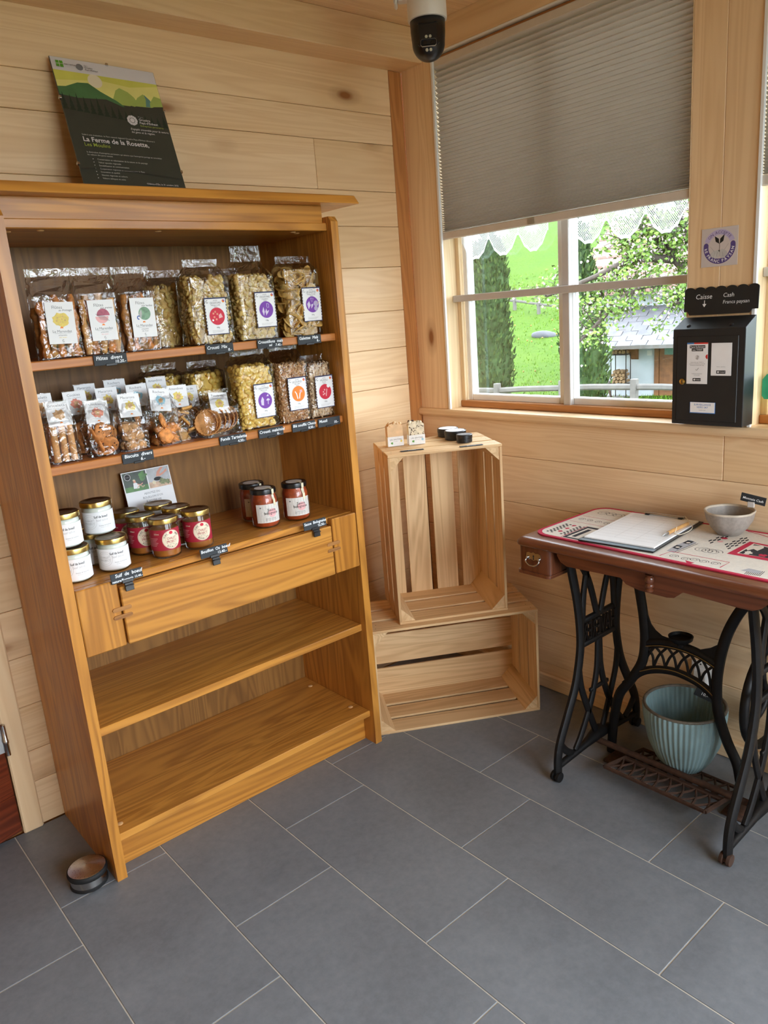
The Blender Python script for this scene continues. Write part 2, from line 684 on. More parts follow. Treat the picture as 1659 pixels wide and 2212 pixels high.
while LX + i * TW < 0:
    xa, xb = max(LX + i * TW, X0), min(LX + (i + 1) * TW, 0.0)
    k0 = OFF[i % 3]
    while k0 < 0:
        k0 += TL
    yb = k0
    while yb > Y0:
        ya = yb - TL
        y1, y0 = min(yb, 0.0), max(ya, Y0)
        if y1 - y0 > 0.01 and xb - xa > 0.01:
            key = (round(xb - xa, 3), round(y1 - y0, 3))
            if key not in TILE:
                hx, hy = (xb - xa) / 2 - J, (y1 - y0) / 2 - J
                TILE[key] = MB().cbox(-hx, -hy, -0.006, hx, hy, 0, 0.0008, 'tile_grey').mesh('tile')
            put('tile', TILE[key], floor, ((xa + xb) / 2, (y0 + y1) / 2, 0))
        yb = ya
    i += 1

# ---- planked walls
def planks(parent, spans, zs, place, rng, rows_split=None, d=0.019, gap=0.0012, matn='pine_x'):
    """spans(z0,z1) -> list of (a0,a1) along the wall; place(a_mid, z_mid) -> loc, rot"""
    for z0, z1 in zip(zs[:-1], zs[1:]):
        for a0, a1 in spans(z0, z1):
            cuts = [a0] + [c for c in (rows_split or {}).get(round(z0, 3), []) if a0 < c < a1] + [a1]
            for b0, b1 in zip(cuts[:-1], cuts[1:]):
                hx, hz = (b1 - b0) / 2 - gap * 0.4, (z1 - z0) / 2 - gap * 0.5
                pr = rng.uniform(-0.0006, 0.0006)
                mb = MB().cbox(-hx, pr, -hz, hx, d, hz, 0.0018, matn)
                loc, rot = place((b0 + b1) / 2, (z0 + z1) / 2)
                mb.build('plank', parent, loc=loc, rot=rot)
rng = random.Random(3)
ZA = [0.003, 0.149, 0.252, 0.397, 0.552, 0.70, 0.86, 1.012, 1.169, 1.319, 1.461, 1.625, 1.772, 1.896, 2.061, 2.163, 2.322]
wall_back = struct(MB().box(X0 - 0.1, 0.019, -0.12, 0.10, 0.13, 2.6, 'redpine_x').build('wall_back'))
def spansA(z0, z1):
    if z0 < 2.03:
        return [(-1.721, -0.063), (X0, -2.72)]
    return [(X0, -0.063)]
planks(wall_back, spansA, ZA, lambda a, z: ((a, 0, z), (0, 0, 0)), rng, {1.896: [-2.9, -0.433], 1.625: [-1.2], 2.061: [-2.2], 0.86: [-0.9], 1.319: [-1.5]})

# wall with the windows
WY = [(-0.16, -1.157), (-1.345, -2.342)]     # window openings along y
SILL, HEAD = 1.065, 2.335
GD = (-2.56, -4.28)                                         # unseen glazed door, added to light the room from the right
wall_right = struct(MB().box(0.019, GD[0], -0.12, 0.10, 0.13, SILL - 0.03, 'pine_y').box(0.019, Y0 - 0.1, -0.12, 0.10, GD[1], SILL - 0.03, 'pine_y').box(0.019, GD[1], -0.12, 0.10, GD[0], 0.03, 'pine_y').build('wall_right'))
rotB = (0, 0, R(-90))
placeB = lambda a, z: ((0, a, z), rotB)
ZB = [0.003, 0.10, 0.245, 0.39, 0.569, 0.723, 0.90, 1.04]
planks(wall_right, lambda a, b: [(GD[0], 0.0), (Y0, GD[1])], ZB, placeB, rng, {0.90: [-1.28], 0.39: [-2.0], 0.723: [-2.6], 0.569: [-1.9]})
for y1, y0 in ((0.0, -0.16), (-1.157, -1.345), (-2.342, GD[0]), (GD[1], Y0)):
    # boxed pillar of upright boards
    wid = y1 - y0
    n = 1 if wid < 0.17 else (2 if wid < 0.3 else 5)
    for k in range(n):
        a, b = y0 + wid * k / n, y0 + wid * (k + 1) / n
        MB().cbox(0, a + 0.0003, SILL, 0.10, b - 0.0003, ZC + 0.05, 0.0012, 'pine_z').build('upright_board', wall_right)
for y1, y0 in WY + [GD]:
    MB().cbox(0.0005, y0 + 0.0005, HEAD, 0.10, y1 - 0.0005, ZC + 0.05, 0.0012, 'pine_y').build('header_board', wall_right)
struct(MB().cbox(-0.014, GD[0], 0.0, 0.0, 0.0, 0.058, 0.004, 'pine_y').build('baseboard_right'))

# other walls, behind and beside the camera
wall_left = struct(MB().box(X0 - 0.1, Y0 - 0.1, -0.12, X0, 0.13, 2.6, 'pine_y').build('wall_left'))
wall_front = struct(MB().box(X0, Y0 - 0.1, -0.12, -2.2, Y0, 2.6, 'pine_x').box(-0.3, Y0 - 0.1, -0.12, 0.1, Y0, 2.6, 'pine_x')
    .box(-2.2, Y0 - 0.1, 2.3, -0.3, Y0, 2.6, 'pine_x').box(-2.2, Y0 - 0.1, -0.12, -0.3, Y0, 0.8, 'pine_x').build('wall_front'))

# ceiling boards run along x, big beam over the back wall
ceiling = struct(MB().box(X0 - 0.1, Y0 - 0.1, ZC + 0.02, 0.1, 0.13, ZC + 0.12, 'pine_x').build('ceiling'))
yy = -0.02
while yy > Y0:
    wdt = 0.146
    a = max(yy - wdt, Y0)
    cut = rng.uniform(-3.2, -1.2)
    for x0, x1 in ((X0, cut), (cut, 0.0)):
        hx, hy = (x1 - x0) / 2 - 0.0005, (yy - a) / 2 - 0.0006
        MB().cbox(-hx, -hy, 0, hx, hy, 0.019, 0.002, 'pine_x').build('ceiling_board', ceiling, loc=((x0 + x1) / 2, (yy + a) / 2, ZC))
    yy = a
struct(MB().cbox(X0, -0.118, 2.318, 0.0, 0.019, ZC + 0.0, 0.003, 'pine_x').build('trim_1'))
struct(MB().cbox(-0.0632, -0.001, 0.0, -0.0002, 0.019, 2.318, 0.002, 'redpine_z').build('trim_2'))

# ---- windows
def window(num, y1, y0, cover=True):
    w = sroot('window_%d' % num)
    ym = (y0 + y1) / 2
    t = 0.012
    # reveal boards
    for yy, sg in ((y1, -1), (y0, 1)):
        MB().cbox(0.006, yy, SILL, 0.082, yy + sg * 0.003, HEAD, 0.0006, 'window_pine').build('reveal_board', w)
        if sg < 0:
            MB().cbox(-0.004, yy, SILL, 0.006, yy + sg * 0.010, HEAD, 0.001, 'white_paint').build('edge_strip', w)
        else:
            MB().cbox(0.0, yy, SILL, 0.006, yy + sg * 0.003, HEAD, 0.0006, 'window_pine').build('edge_strip', w)
        MB().cbox(0.074, yy + sg * 0.003, SILL + 0.02, 0.092, yy + sg * 0.022, HEAD, 0.001, 'window_pine').build('window_stop', w)
    MB().cbox(0.0, y0, HEAD - 0.006, 0.1, y1, HEAD, 0.001, 'white_paint').build('reveal_board', w)
    MB().cbox(0.02, y0 + 0.002, HEAD - 0.035, 0.1, y1 - 0.002, HEAD - 0.007, 0.001, 'redpine_y').build('window_stop', w)
    MB().cbox(0.066, y0 + 0.003, SILL + 0.001, 0.098, y1 - 0.003, SILL + 0.026, 0.002, 'redpine_y').build('bottom_rail', w)
    # two casements, white
    for a, b, nm in ((y1 - 0.016, ym + 0.002, 0), (ym - 0.002, y0 + 0.016, 1)):
        fr = MB()
        x0, x1 = 0.094, 0.132
        zb, zt = SILL + 0.024, HEAD - 0.02
        sw = 0.028
        fr.cbox(x0, a, zb, x1, a - sw, zt, 0.003, 'white_paint')
        fr.cbox(x0, b, zb, x1, b + sw, zt, 0.003)
        fr.cbox(x0, a - sw, zb, x1, b + sw, zb + 0.026, 0.003)
        fr.cbox(x0, a - sw, zt - 0.03, x1, b + sw, zt, 0.003)
        cs = fr.build('casement', w)
        for z0, z1 in ((zb + 0.026, 1.478), (1.496, zt - 0.03)):
            MB().box(0.112, b + sw, z0, 0.114, a - sw, z1, 'dimmed_glass').build('pane', cs)
        MB().cbox(x0 + 0.01, b + sw, 1.476, x1, a - sw, 1.498, 0.002, 'white_paint').build('glazing_bar', cs)
    if cover:
        MB().cbox(0.075, ym - 0.029, SILL + 0.024, 0.094, ym + 0.0, HEAD - 0.02, 0.002, 'grey_paint').build('centre_post', w)
        MB().cbox(0.048, y0 + 0.003, 1.474, 0.074, y1 - 0.003, 1.499, 0.002, 'grey_paint').build('cross_bar', w)
    return w
window(1, *WY[0])
window(2, *WY[1])
w3 = sroot('window_3')  # glazing of the added light opening, out of view
for y in (GD[0], -3.40, GD[1] + 0.05):
    MB().cbox(0.03, y - 0.05, 0.03, 0.08, y, HEAD, 0.003, 'pine_z').build('mullion', w3)
for a, b in ((GD[0] - 0.05, -3.40), (-3.45, GD[1] + 0.05)):
    MB().box(0.054, b, 0.03, 0.056, a, HEAD, 'window_glass').build('pane', w3)
sill = MB()
prof = [(-0.020, SILL - 0.020), (-0.016, SILL - 0.027), (0.10, SILL - 0.027), (0.10, SILL), (-0.016, SILL), (-0.020, SILL - 0.006)]
sill.prism([(x, z) for x, z in prof], GD[0], -0.003, 'y', 'pine_y')
struct(sill.build('trim_3'))
# unseen window added behind the camera as fill light
w4 = sroot('window_4')
for x in (-2.2, -1.275, -0.35):
    MB().cbox(x, Y0 - 0.08, 0.8, x + 0.05, Y0 - 0.02, 2.3, 0.003, 'pine_z').build('mullion', w4)
for a, b in ((-2.15, -1.275), (-1.225, -0.35)):
    MB().box(a, Y0 - 0.052, 0.8, b, Y0 - 0.05, 2.3, 'window_glass').build('pane', w4)

# ---- door standing ajar at the left end of the back wall
door = sroot('door_1')
MB().cbox(-1.779, -0.012, 0.0, -1.721, 0.03, 2.03, 0.004, 'pine_z').build('door_jamb', door)
MB().cbox(-2.72, -0.012, 0.0, -2.66, 0.03, 2.03, 0.004, 'pine_z').build('door_jamb', door)
MB().cbox(-2.72, -0.012, 1.975, -1.721, 0.03, 2.03, 0.004, 'pine_x').build('door_head', door)
leaf = MB()
W, Hh, T = 0.87, 1.955, 0.04
leaf.cbox(-W, 0.004, 0.125, -0.0, T - 0.012, Hh, 0.002, 'door_red')
lo = leaf.build('door_leaf', door, loc=(-1.782, -0.004, 0.012), rot=(0, 0, R(12.7)))
for x0, x1, z0, z1 in ((-W, -0.0, 0.0, 0.125), (-W, -0.0, 0.95, 1.07), (-W, 0, Hh - 0.12, Hh)):
    MB().cbox(x0, -0.004, z0, x1, T, z1, 0.003, 'door_red').build('rail', lo)
for x0, x1 in ((-0.10, 0.0), (-W, -W + 0.1)):
    MB().cbox(x0, -0.003, 0.125, x1, T - 0.001, Hh - 0.12, 0.003, 'door_red').build('stile', lo)
hg = MB()
hg.lathe([(0.0, 0), (0.007, 0.002), (0.007, 0.04), (0.0085, 0.042), (0.0085, 0.05), (0.007, 0.052), (0.007, 0.10), (0.0, 0.103)], 14, (0, 0, 0), 'steel')
hg.cbox(-0.03, 0.006, 0.01, 0.0, 0.009, 0.09, 0.001, 'steel')
hg.build('hinge', door, 40, loc=(-1.776, -0.021, 0.275))
# ================================================================== OUTSIDE
CM = cam.rotation_euler.to_matrix()
def ray_at(u, v, d):
    """point on the pixel's ray at horizontal distance d from the camera"""
    r = CM @ Vector(((u - 829.5) / 1658.25, -(v - 1106.0) / 1658.25, -1.0))
    return Vector(cam.location) + r * (d / math.hypot(r.x, r.y))
AZ = 0.87
SX, SY = math.sin(AZ), math.cos(AZ)
PROF = [(-60, -0.6), (5, -0.6), (15, -0.8), (20, -1.05), (25, -0.75), (35, 1.0), (50, 4.6), (75, 12.5), (120, 30), (170, 52)]
def hprof(s):
    for (a, za), (b, zb) in zip(PROF[:-1], PROF[1:]):
        if s <= b:
            t = (s - a) / (b - a)
            return za + (zb - za) * t
    return PROF[-1][1]
def ground_z(x, y):
    s = (x + 2.18) * SX + (y + 2.33) * SY
    t = (x + 2.18) * SY - (y + 2.33) * SX
    z = (hprof(s - 1.5) + hprof(s) * 2 + hprof(s + 1.5)) / 4
    k = min(max((s - 22) / 30, 0), 1)
    return z + k * 0.5 * noise.noise(Vector((x * 0.12, y * 0.12, 3))) + 0.04 * noise.noise(Vector((x * 0.5, y * 0.5, 0))) - k * 0.03 * t
m, nt, bs = newmat('meadow')
v = coords(nt, (1, 1, 1), False)
f1 = noise_tex(nt, v, 0.5, 4, 0.6)
f2 = noise_tex(nt, v, 6.0, 5, 0.7)
c = mixcol(nt, 0.5, ramp(nt, f1, [(0.3, S(46, 72, 12)), (0.7, S(60, 82, 16))]), ramp(nt, f2, [(0.3, S(34, 60, 9)), (0.7, S(70, 90, 24))]))
# gravel yard added around the building to cut green bounce light, meadow beyond
ln = nt.nodes.new('ShaderNodeVectorMath')
ln.operation = 'LENGTH'
link(nt, v, ln.inputs[0])
wob = nt.nodes.new('ShaderNodeMath')
wob.operation = 'MULTIPLY_ADD'
wob.inputs[1].default_value = 3.0
link(nt, f1, wob.inputs[0])
link(nt, ln.outputs['Value'], wob.inputs[2])
mrg = nt.nodes.new('ShaderNodeMapRange')
mrg.inputs[1].default_value = 11.0
mrg.inputs[2].default_value = 12.5
link(nt, wob.outputs[0], mrg.inputs[0])
gv = ramp(nt, f2, [(0.3, S(74, 71, 66)), (0.7, S(98, 95, 90))])
c = mixcol(nt, mrg.outputs[0], gv, c)
link(nt, c, bs.inputs['Base Color'])
bs.inputs['Roughness'].default_value = 0.9
bs.inputs['Specular IOR Level'].default_value = 0.1
bump(nt, bs, f2, 0.8, 0.08)
gs = [-45, -30, -15, -8, -4, -1, 2, 4, 6, 8, 10] + [11 + 0.8 * k for k in range(42)] + [46, 50, 55, 60, 67, 75, 85, 100, 120, 150, 170]
tmax = 80
gts = [-tmax, -60, -45, -32, -24] + [-18 + 0.9 * k for k in range(41)] + [24, 32, 45, 60, tmax]
vs, fs = [], []
for s_ in gs:
    for t_ in gts:
        x = -2.18 + s_ * SX + t_ * SY
        y = -2.33 + s_ * SY - t_ * SX
        vs.append((x, y, ground_z(x, y)))
n = len(gts)
for a in range(len(gs) - 1):
    for b in range(n - 1):
        fs.append((a * n + b, a * n + b + 1, (a + 1) * n + b + 1, (a + 1) * n + b))
gm = MB().add(vs, [f[::-1] for f in fs], 'meadow')
ground = struct(gm.build('ground', smooth=True))
# make sure the ground faces up
if ground.data.polygons[0].normal.z < 0:
    ground.data.flip_normals()

# grass blades on the slope in view
mat('grass_blade', S(76, 108, 24), 0.8, var=0.35, vscale=3.0, spec=0.15)
mat('grass_tip', S(92, 116, 36), 0.8, var=0.2, vscale=3.0, spec=0.15)
rg = random.Random(11)
gb = MB()
for k in range(9000):
    d = 13.0 + 30.0 * rg.random() ** 1.6
    u = rg.uniform(990, 1500)
    p = ray_at(u, 700, d)
    z = ground_z(p.x, p.y)
    h = rg.uniform(0.02, 0.06) * (0.7 + d / 30)
    for q in range(2):
        a = rg.uniform(0, 2 * PI)
        wd = 0.008 * (0.6 + d / 22)
        dx, dy = math.cos(a) * wd, math.sin(a) * wd
        lx, ly = rg.uniform(-0.06, 0.06), rg.uniform(-0.06, 0.06)
        b = (p.x + lx, p.y + ly)
        gb.add([(b[0] - dx, b[1] - dy, z - 0.02), (b[0] + dx, b[1] + dy, z - 0.02), (b[0] + lx, b[1] + ly, z + h)], [(0, 1, 2)], 'grass_blade' if rg.random() < 0.7 else 'grass_tip')
go = gb.build('meadow_grass')
go['kind'] = 'stuff'
tag(go, 'bright green meadow grass on the slope outside the window', 'grass')
mat('dandelion', S(104, 90, 17), 0.7, var=0.1)
fl = MB()
for k in range(60):
    d = rg.uniform(17, 36)
    p = ray_at(rg.uniform(1010, 1215), 700, d)
    fl.ball((p.x, p.y, ground_z(p.x, p.y) + 0.12), 0.022 * (0.5 + d / 25), 'dandelion', 1)
fo = fl.build('meadow_flowers')
fo['kind'] = 'stuff'
tag(fo, 'tiny yellow flowers scattered through the green meadow', 'flowers')

# ---- columnar evergreens
mat('cypress_leaf', S(40, 59, 27), 0.75, var=0.35, vscale=9.0, spec=0.2)
mat('cypress_tip', S(61, 78, 37), 0.75, var=0.25, vscale=9.0, spec=0.2)
mat('bark', S(78, 59, 44), 0.9, var=0.3, vscale=30, bmp=0.4)
def cypress(u, v, d, h, rad, label, seed, lean=(0, 0), pf=None):
    p = ray_at(u, v, d)
    z0 = ground_z(p.x, p.y)
    t = thing('columnar_cypress', label, 'tree', (p.x, p.y, z0), group='columnar evergreens beyond the fence')
    rr = random.Random(seed)
    pf = pf or [(0, 0.55), (0.06, 0.85), (0.2, 1.0), (0.45, 0.95), (0.7, 0.86), (0.88, 0.6), (0.97, 0.28), (1, 0.05)]
    def rp(q):
        for (a, ra), (b, rb) in zip(pf[:-1], pf[1:]):
            if q <= b:
                return rad * (ra + (rb - ra) * (q - a) / (b - a))
        return 0.02
    MB().tube([(0, 0, -0.05), (0, 0, h * 0.3), (lean[0] * 0.5, lean[1] * 0.5, h * 0.8)], [0.07, 0.05, 0.02], 8, 'bark').build('trunk', t, True)
    core = MB()
    nn, mm = 18, 26
    vs, fs = [], []
    for j in range(mm + 1):
        q = j / mm
        for k in range(nn):
            a = 2 * PI * k / nn
            r_ = rp(q) * 0.86 * (1 + 0.18 * noise.noise(Vector((math.cos(a) * 2, math.sin(a) * 2, q * 9 + seed))))
            vs.append((math.cos(a) * r_ + lean[0] * q, math.sin(a) * r_ + lean[1] * q, 0.12 + q * (h - 0.12)))
    for j in range(mm):
        for k in range(nn):
            fs.append((j * nn + k, j * nn + (k + 1) % nn, (j + 1) * nn + (k + 1) % nn, (j + 1) * nn + k))
    core.add(vs, fs, 'cypress_leaf')
    for k in range(4200):
        q = rr.random() ** 0.9
        a = rr.uniform(0, 2 * PI)
        r_ = rp(q) * rr.uniform(0.78, 1.08) * (1 + 0.22 * noise.noise(Vector((math.cos(a) * 2, math.sin(a) * 2, q * 9 + seed))))
        c = Vector((math.cos(a) * r_ + lean[0] * q, math.sin(a) * r_ + lean[1] * q, 0.12 + q * (h - 0.1)))
        up = Vector((math.cos(a) * 0.45 + rr.uniform(-.3, .3), math.sin(a) * 0.45 + rr.uniform(-.3, .3), 1)).normalized() * rr.uniform(0.05, 0.11)
        sd = up.cross(Vector((rr.uniform(-1, 1), rr.uniform(-1, 1), rr.uniform(-.3, .3)))).normalized() * rr.uniform(0.018, 0.032)
        core.add([tuple(c - sd), tuple(c + sd), tuple(c + up + sd * 0.5), tuple(c + up * 1.2), tuple(c + up - sd * 0.5)], [(0, 1, 2, 3, 4)], 'cypress_leaf' if rr.random() < 0.62 else 'cypress_tip')
    core.build('foliage', t)
    return t
cypress(1066, 872, 17.0, 4.15, 0.43, 'plump columnar evergreen beyond the weathered fence, left of the window post', 1)
cypress(1270, 868, 17.3, 4.3, 0.47, 'leaning columnar evergreen right of the window post, before the white house', 2, lean=(-0.16, 0.16),
        pf=[(0, 0.6), (0.08, 0.9), (0.3, 1.0), (0.55, 0.8), (0.75, 0.5), (0.9, 0.42), (0.97, 0.25), (1, 0.05)])

# ---- weathered rail fences
mat('grey_wood', S(78, 74, 69), 0.85, var=0.18, vscale=8.0, bmp=0.3)
def fence(name, pts, posts, label, hp, hr, pw):
    t = thing(name, label, 'fence', tuple(pts[0][:2]) + (ground_z(pts[0][0], pts[0][1]),), group='rail fences outside')
    L = Vector(t.location)
    for p in posts:
        z = ground_z(p.x, p.y)
        MB().cbox(p.x - L.x - pw, p.y - L.y - pw, z - L.z - 0.1, p.x - L.x + pw, p.y - L.y + pw, z - L.z + hp, 0.01, 'grey_wood').build('post', t)
    for a, b in zip(pts[:-1], pts[1:]):
        for hh in hr:
            A = Vector((a.x, a.y, ground_z(a.x, a.y) + hh)) - L
            B = Vector((b.x, b.y, ground_z(b.x, b.y) + hh)) - L
            MB().tube([A, A.lerp(B, 0.4) + Vector((0, 0, 0.012)), B], 0.055, 6, 'grey_wood', flat=(0.5, 1.0)).build('rail', t)
    return t
fp = [ray_at(u, 860, d) for u, d in ((960, 15.8), (1075, 15.2), (1215, 14.6), (1370, 14.0), (1520, 13.4))]
for p in fp:
    p.z = 0
zt = ray_at(1075, 828, 15.2).z - ground_z(fp[1].x, fp[1].y)
fence('rail_fence', fp, fp, 'weathered grey post and rail fence close outside the window', zt, (zt - 0.14,), 0.055)
fp = [ray_at(u, 600, d) for u, d in ((960, 36), (1030, 36), (1110, 35), (1162, 34), (1240, 33))]
fence('rail_fence', fp, fp, 'small distant rail fence crossing the green slope', 0.95, (0.82, 0.4), 0.06)
# grey boulder in the grass
p = ray_at(1178, 690, 30)
mat('grey_stone', S(62, 62, 66), 0.85, var=0.25, vscale=6, bmp=0.4)
tr = MB().ball((0, 0, 0.06), 0.55, 'grey_stone', 3, 0.0, (1.0, 0.5, 0.36))
tr.v = [(q[0], q[1], q[2] + 0.05 * noise.noise(Vector(q) * 3)) for q in tr.v]
o = tr.build('boulder', loc=(p.x, p.y, ground_z(p.x, p.y) - 0.05), rot=(0, 0.10, -AZ + 0.2), smooth=50)
tag(o, 'small grey boulder lying in the meadow grass', 'boulder')

# ---- white farmhouse with log rack
mat('plaster', S(170, 175, 178), 0.9, var=0.04, vscale=4, bmp=0.2)
mat('slate_shingle', S(94, 92, 95), 0.8, var=0.25, vscale=3)
mat('clay_tile', S(123, 94, 84), 0.85, var=0.2, vscale=5)
mat('door_wood', S(110, 69, 34), 0.6, var=0.25, vscale=9)
mat('green_glass', S(102, 129, 117), 0.15, var=0.1)
mat('cobble', S(110, 107, 100), 0.9, var=0.25, vscale=6, bmp=0.5)
hA = ray_at(1292, 845, 20.3)
hB = ray_at(1560, 832, 19.2)
hA.z = hB.z = -1.02
hd = (hB - hA)
hl = hd.length
ang = math.atan2(hd.y, hd.x)
house = thing('farmhouse', 'white plastered farmhouse with shingled porch roof behind the apple tree', 'house', tuple(hA), (0, 0, ang))
ST = 0.0
MB().box(0, 0, -0.3, hl + 2, 5.0, 2.6, 'plaster').build('wall', house)
# local frame: x along the wall, -y towards the viewer
def hx(u, v=750):
    r = CM @ Vector(((u - 829.5) / 1658.25, -(v - 1106.0) / 1658.25, -1.0))
    o = Vector(cam.location)
    nrm = Vector((-hd.y, hd.x, 0)).normalized()
    t = (hA - o).dot(nrm) / r.dot(nrm)
    q = o + r * t - hA
    return q.dot(hd.normalized()), q.z
for j in range(9):
    zz = 2.15 - j * 0.10
    yy = 0.05 - j * 0.15
    for k in range(16):
        x0 = -0.25 + k * 0.36 + (0.18 if j % 2 else 0)
        rr = 0.01 * ((k * 7 + j * 3) % 5 - 2)
        MB().box(-0.172, -0.10, 0, 0.172, 0.10, 0.025, 'slate_shingle').build('shingle', house, loc=(x0, yy, zz + rr * 0.4), rot=(R(33), 0, rr))
MB().box(-0.3, -1.3, 1.24, hl + 1, -1.22, 1.32, 'grey_wood').build('eave_beam', house)
rf = MB()
rf.prism([(-0.6, 2.45), (5.2, 6.2), (5.2, 6.4), (-0.6, 2.65)], -0.5, hl + 2.5, 'x', 'clay_tile')
rf.build('roof', house)
for j in range(16):
    rw = MB()
    q = j / 16.0
    yb, zb = -0.6 + q * 5.8, 2.66 + q * 3.75
    rw.tube([(-0.5, yb, zb), (hl + 2.4, yb, zb)], 0.05, 6, 'clay_tile')
    rw.build('tile_course', house)
dx0, _ = hx(1416)
dz = hx(1436, 836)[1]
dr = MB().box(dx0 + 0.12, -0.05, 0.0, dx0 + 1.05, -0.01, 2.0, 'door_wood').build('door', house)
MB().box(dx0 + 0.0, -0.07, 0.0, dx0 + 0.11, 0.0, 2.1, 'door_wood').build('door_frame', house)
for r_ in range(2):
    for c_ in range(2):
        MB().box(dx0 + 0.24 + c_ * 0.36, -0.06, 1.0 + r_ * 0.45, dx0 + 0.54 + c_ * 0.36, -0.045, 1.4 + r_ * 0.45, 'green_glass').build('pane', dr)
for r_ in range(2):
    MB().box(dx0 + 0.24 + r_ * 0.36, -0.065, 0.15, dx0 + 0.54 + r_ * 0.36, -0.045, 0.8, 'door_wood').build('door_panel', dr)
bx0, bz = hx(1372, 730)
MB().prism([(0, 0), (0, 0.75), (-0.75, 0.75), (-0.62, 0.6), (-0.15, 0.15)], bx0 - 0.09, bx0 + 0.09, 'x', 'door_wood', Matrix.Translation((0, 0, 0.9))).build('bracket', house)
bx1, bz1 = hx(1404, 762)
MB().box(bx1 - 0.06, -0.03, bz1 - hA.z * 0 - 0.06, bx1 + 0.06, 0, bz1 + 0.06, 'grey_paint').build('switch_box', house)
struct(MB().box(-0.5, -2.2, -0.02, hl + 1, 0.0, 0.02, 'cobble').build('trim_4', loc=tuple(hA), rot=(0, 0, ang)))

# log rack leaning on the house wall
lx0, lz0 = hx(1352, 760)
rk = thing('log_rack', 'tall narrow metal rack with split logs against the white house wall', 'log rack', tuple(hA + hd.normalized() * lx0 + Vector((-hd.y, hd.x, 0)).normalized() * -0.3), (0, 0, ang))
for sx in (-0.19, 0.19):
    for sy in (-0.13, 0.13):
        MB().tube([(sx, sy, 0), (sx, sy, 1.7)], 0.012, 6, 'iron_black').build('upright', rk)
for z in (0.35, 1.05, 1.7):
    MB().tube([(-0.19, -0.13, z), (0.19, -0.13, z), (0.19, 0.13, z), (-0.19, 0.13, z), (-0.19, -0.13, z)], 0.010, 6, 'iron_black').build('shelf_rail', rk)
mat('log_end', S(129, 102, 72), 0.8, var=0.3, vscale=20)
rl = random.Random(5)
lg = {}
for z in (0.37, 1.07):
    for j in range(4):
        for k in range(4 - (j % 2)):
            x = -0.135 + k * 0.09 + (0.045 if j % 2 else 0)
            me = lg.setdefault((j + k) % 3, None)
            if me is None:
                pts = [(0.046 * math.cos(a + rl.uniform(-.2, .2)) * rl.uniform(0.8, 1.05), 0.046 * math.sin(a) * rl.uniform(0.8, 1.05)) for a in [q * 2 * PI / 6 for q in range(6)]]
                me = MB().prism(pts, -0.16, 0.14, 'y', 'log_end').mesh('split_log')
                lg[(j + k) % 3] = me
            o = put('split_log', me, None, tuple(rk.matrix_basis @ Vector((x, rl.uniform(-.02, .02), z + 0.045 + j * 0.078))), (0, rl.uniform(0, 6), ang))
            tag(o, 'split firewood log stacked on the %s shelf of the metal rack' % ('lower' if z < 1 else 'upper'), 'log', 'logs on the %s rack shelf' % ('lower' if z < 1 else 'upper'))
sx0, _ = hx(1322, 830)
stl = thing('wooden_stool', 'small wooden stool beside the log rack by the white wall', 'stool', tuple(hA + hd.normalized() * sx0 + Vector((-hd.y, hd.x, 0)).normalized() * -0.3), (0, 0, ang))
MB().cbox(-0.19, -0.14, 0.36, 0.15, 0.14, 0.41, 0.01, 'grey_wood').build('seat', stl)
for sx in (-1, 1):
    MB().tube([(sx * 0.13 - .02, 0, 0.36), (sx * 0.08 - .02, 0, 0.18), (sx * 0.14 - .02, 0, 0.0)], 0.03, 6, 'bark').build('leg', stl)

# ---- birch behind and apple tree in blossom
mat('birch_bark', S(129, 125, 120), 0.8, var=0.5, vscale=14)
p = ray_at(1236, 600, 19.0)
z0 = ground_z(p.x, p.y)
bt = thing('birch_tree', 'slender pale birch trunk behind the leaning evergreen', 'tree', (p.x, p.y, z0))
MB().tube(bez([(0, 0, 0), (0.05, 0, 2), (-0.02, 0.05, 4), (0.1, 0, 6.5)], 6), [0.13] * 7 + [0.12] * 6 + [0.1] * 6, 10, 'birch_bark').build('trunk', bt, True)
mat('spring_leaf', S(95, 120, 45), 0.6, var=0.3, vscale=6, spec=0.3)
mat('spring_leaf_dark', S(71, 98, 35), 0.6, var=0.3, vscale=6, spec=0.3)
mat('blossom', S(175, 158, 159), 0.7, var=0.06, vscale=20)
mat('branch', S(64, 55, 47), 0.9, var=0.3, vscale=20)
def leaves(mb, c, n, spread, rr, size=0.05, bl=0.3):
    for k in range(n):
        q = Vector((rr.gauss(0, spread), rr.gauss(0, spread), rr.gauss(0, spread * 0.75))) + c
        if rr.random() < bl:
            for z in range(2):
                a = Euler((rr.uniform(0, 6), rr.uniform(0, 6), rr.uniform(0, 6))).to_matrix()
                r_ = size * 0.30
                pts = [a @ Vector((math.cos(i * PI / 3) * r_ * (1 if i % 2 else 0.7), math.sin(i * PI / 3) * r_ * (1 if i % 2 else 0.7), 0)) + q for i in range(6)]
                mb.add([tuple(x) for x in pts], [tuple(range(6))], 'blossom')
        else:
            a = Euler((rr.uniform(0, 6), rr.uniform(0, 6), rr.uniform(0, 6))).to_matrix()
            L = size * rr.uniform(0.7, 1.25)
            pts = [a @ Vector(x) + q for x in ((0, -L * .5, 0), (L * .3, -L * .05, L * .08), (0, L * .5, 0), (-L * .3, -L * .05, L * .08))]
            mb.add([tuple(x) for x in pts], [(0, 1, 2, 3)], 'spring_leaf' if rr.random() < 0.65 else 'spring_leaf_dark')
rr = random.Random(21)
base = ray_at(1545, 930, 10.5)
base.z = ground_z(base.x, base.y)
at = thing('apple_tree', 'blossoming apple tree reaching across the right half of the window', 'tree', tuple(base))
brn, lv = MB(), MB()
fork = ray_at(1530, 640, 10.4)
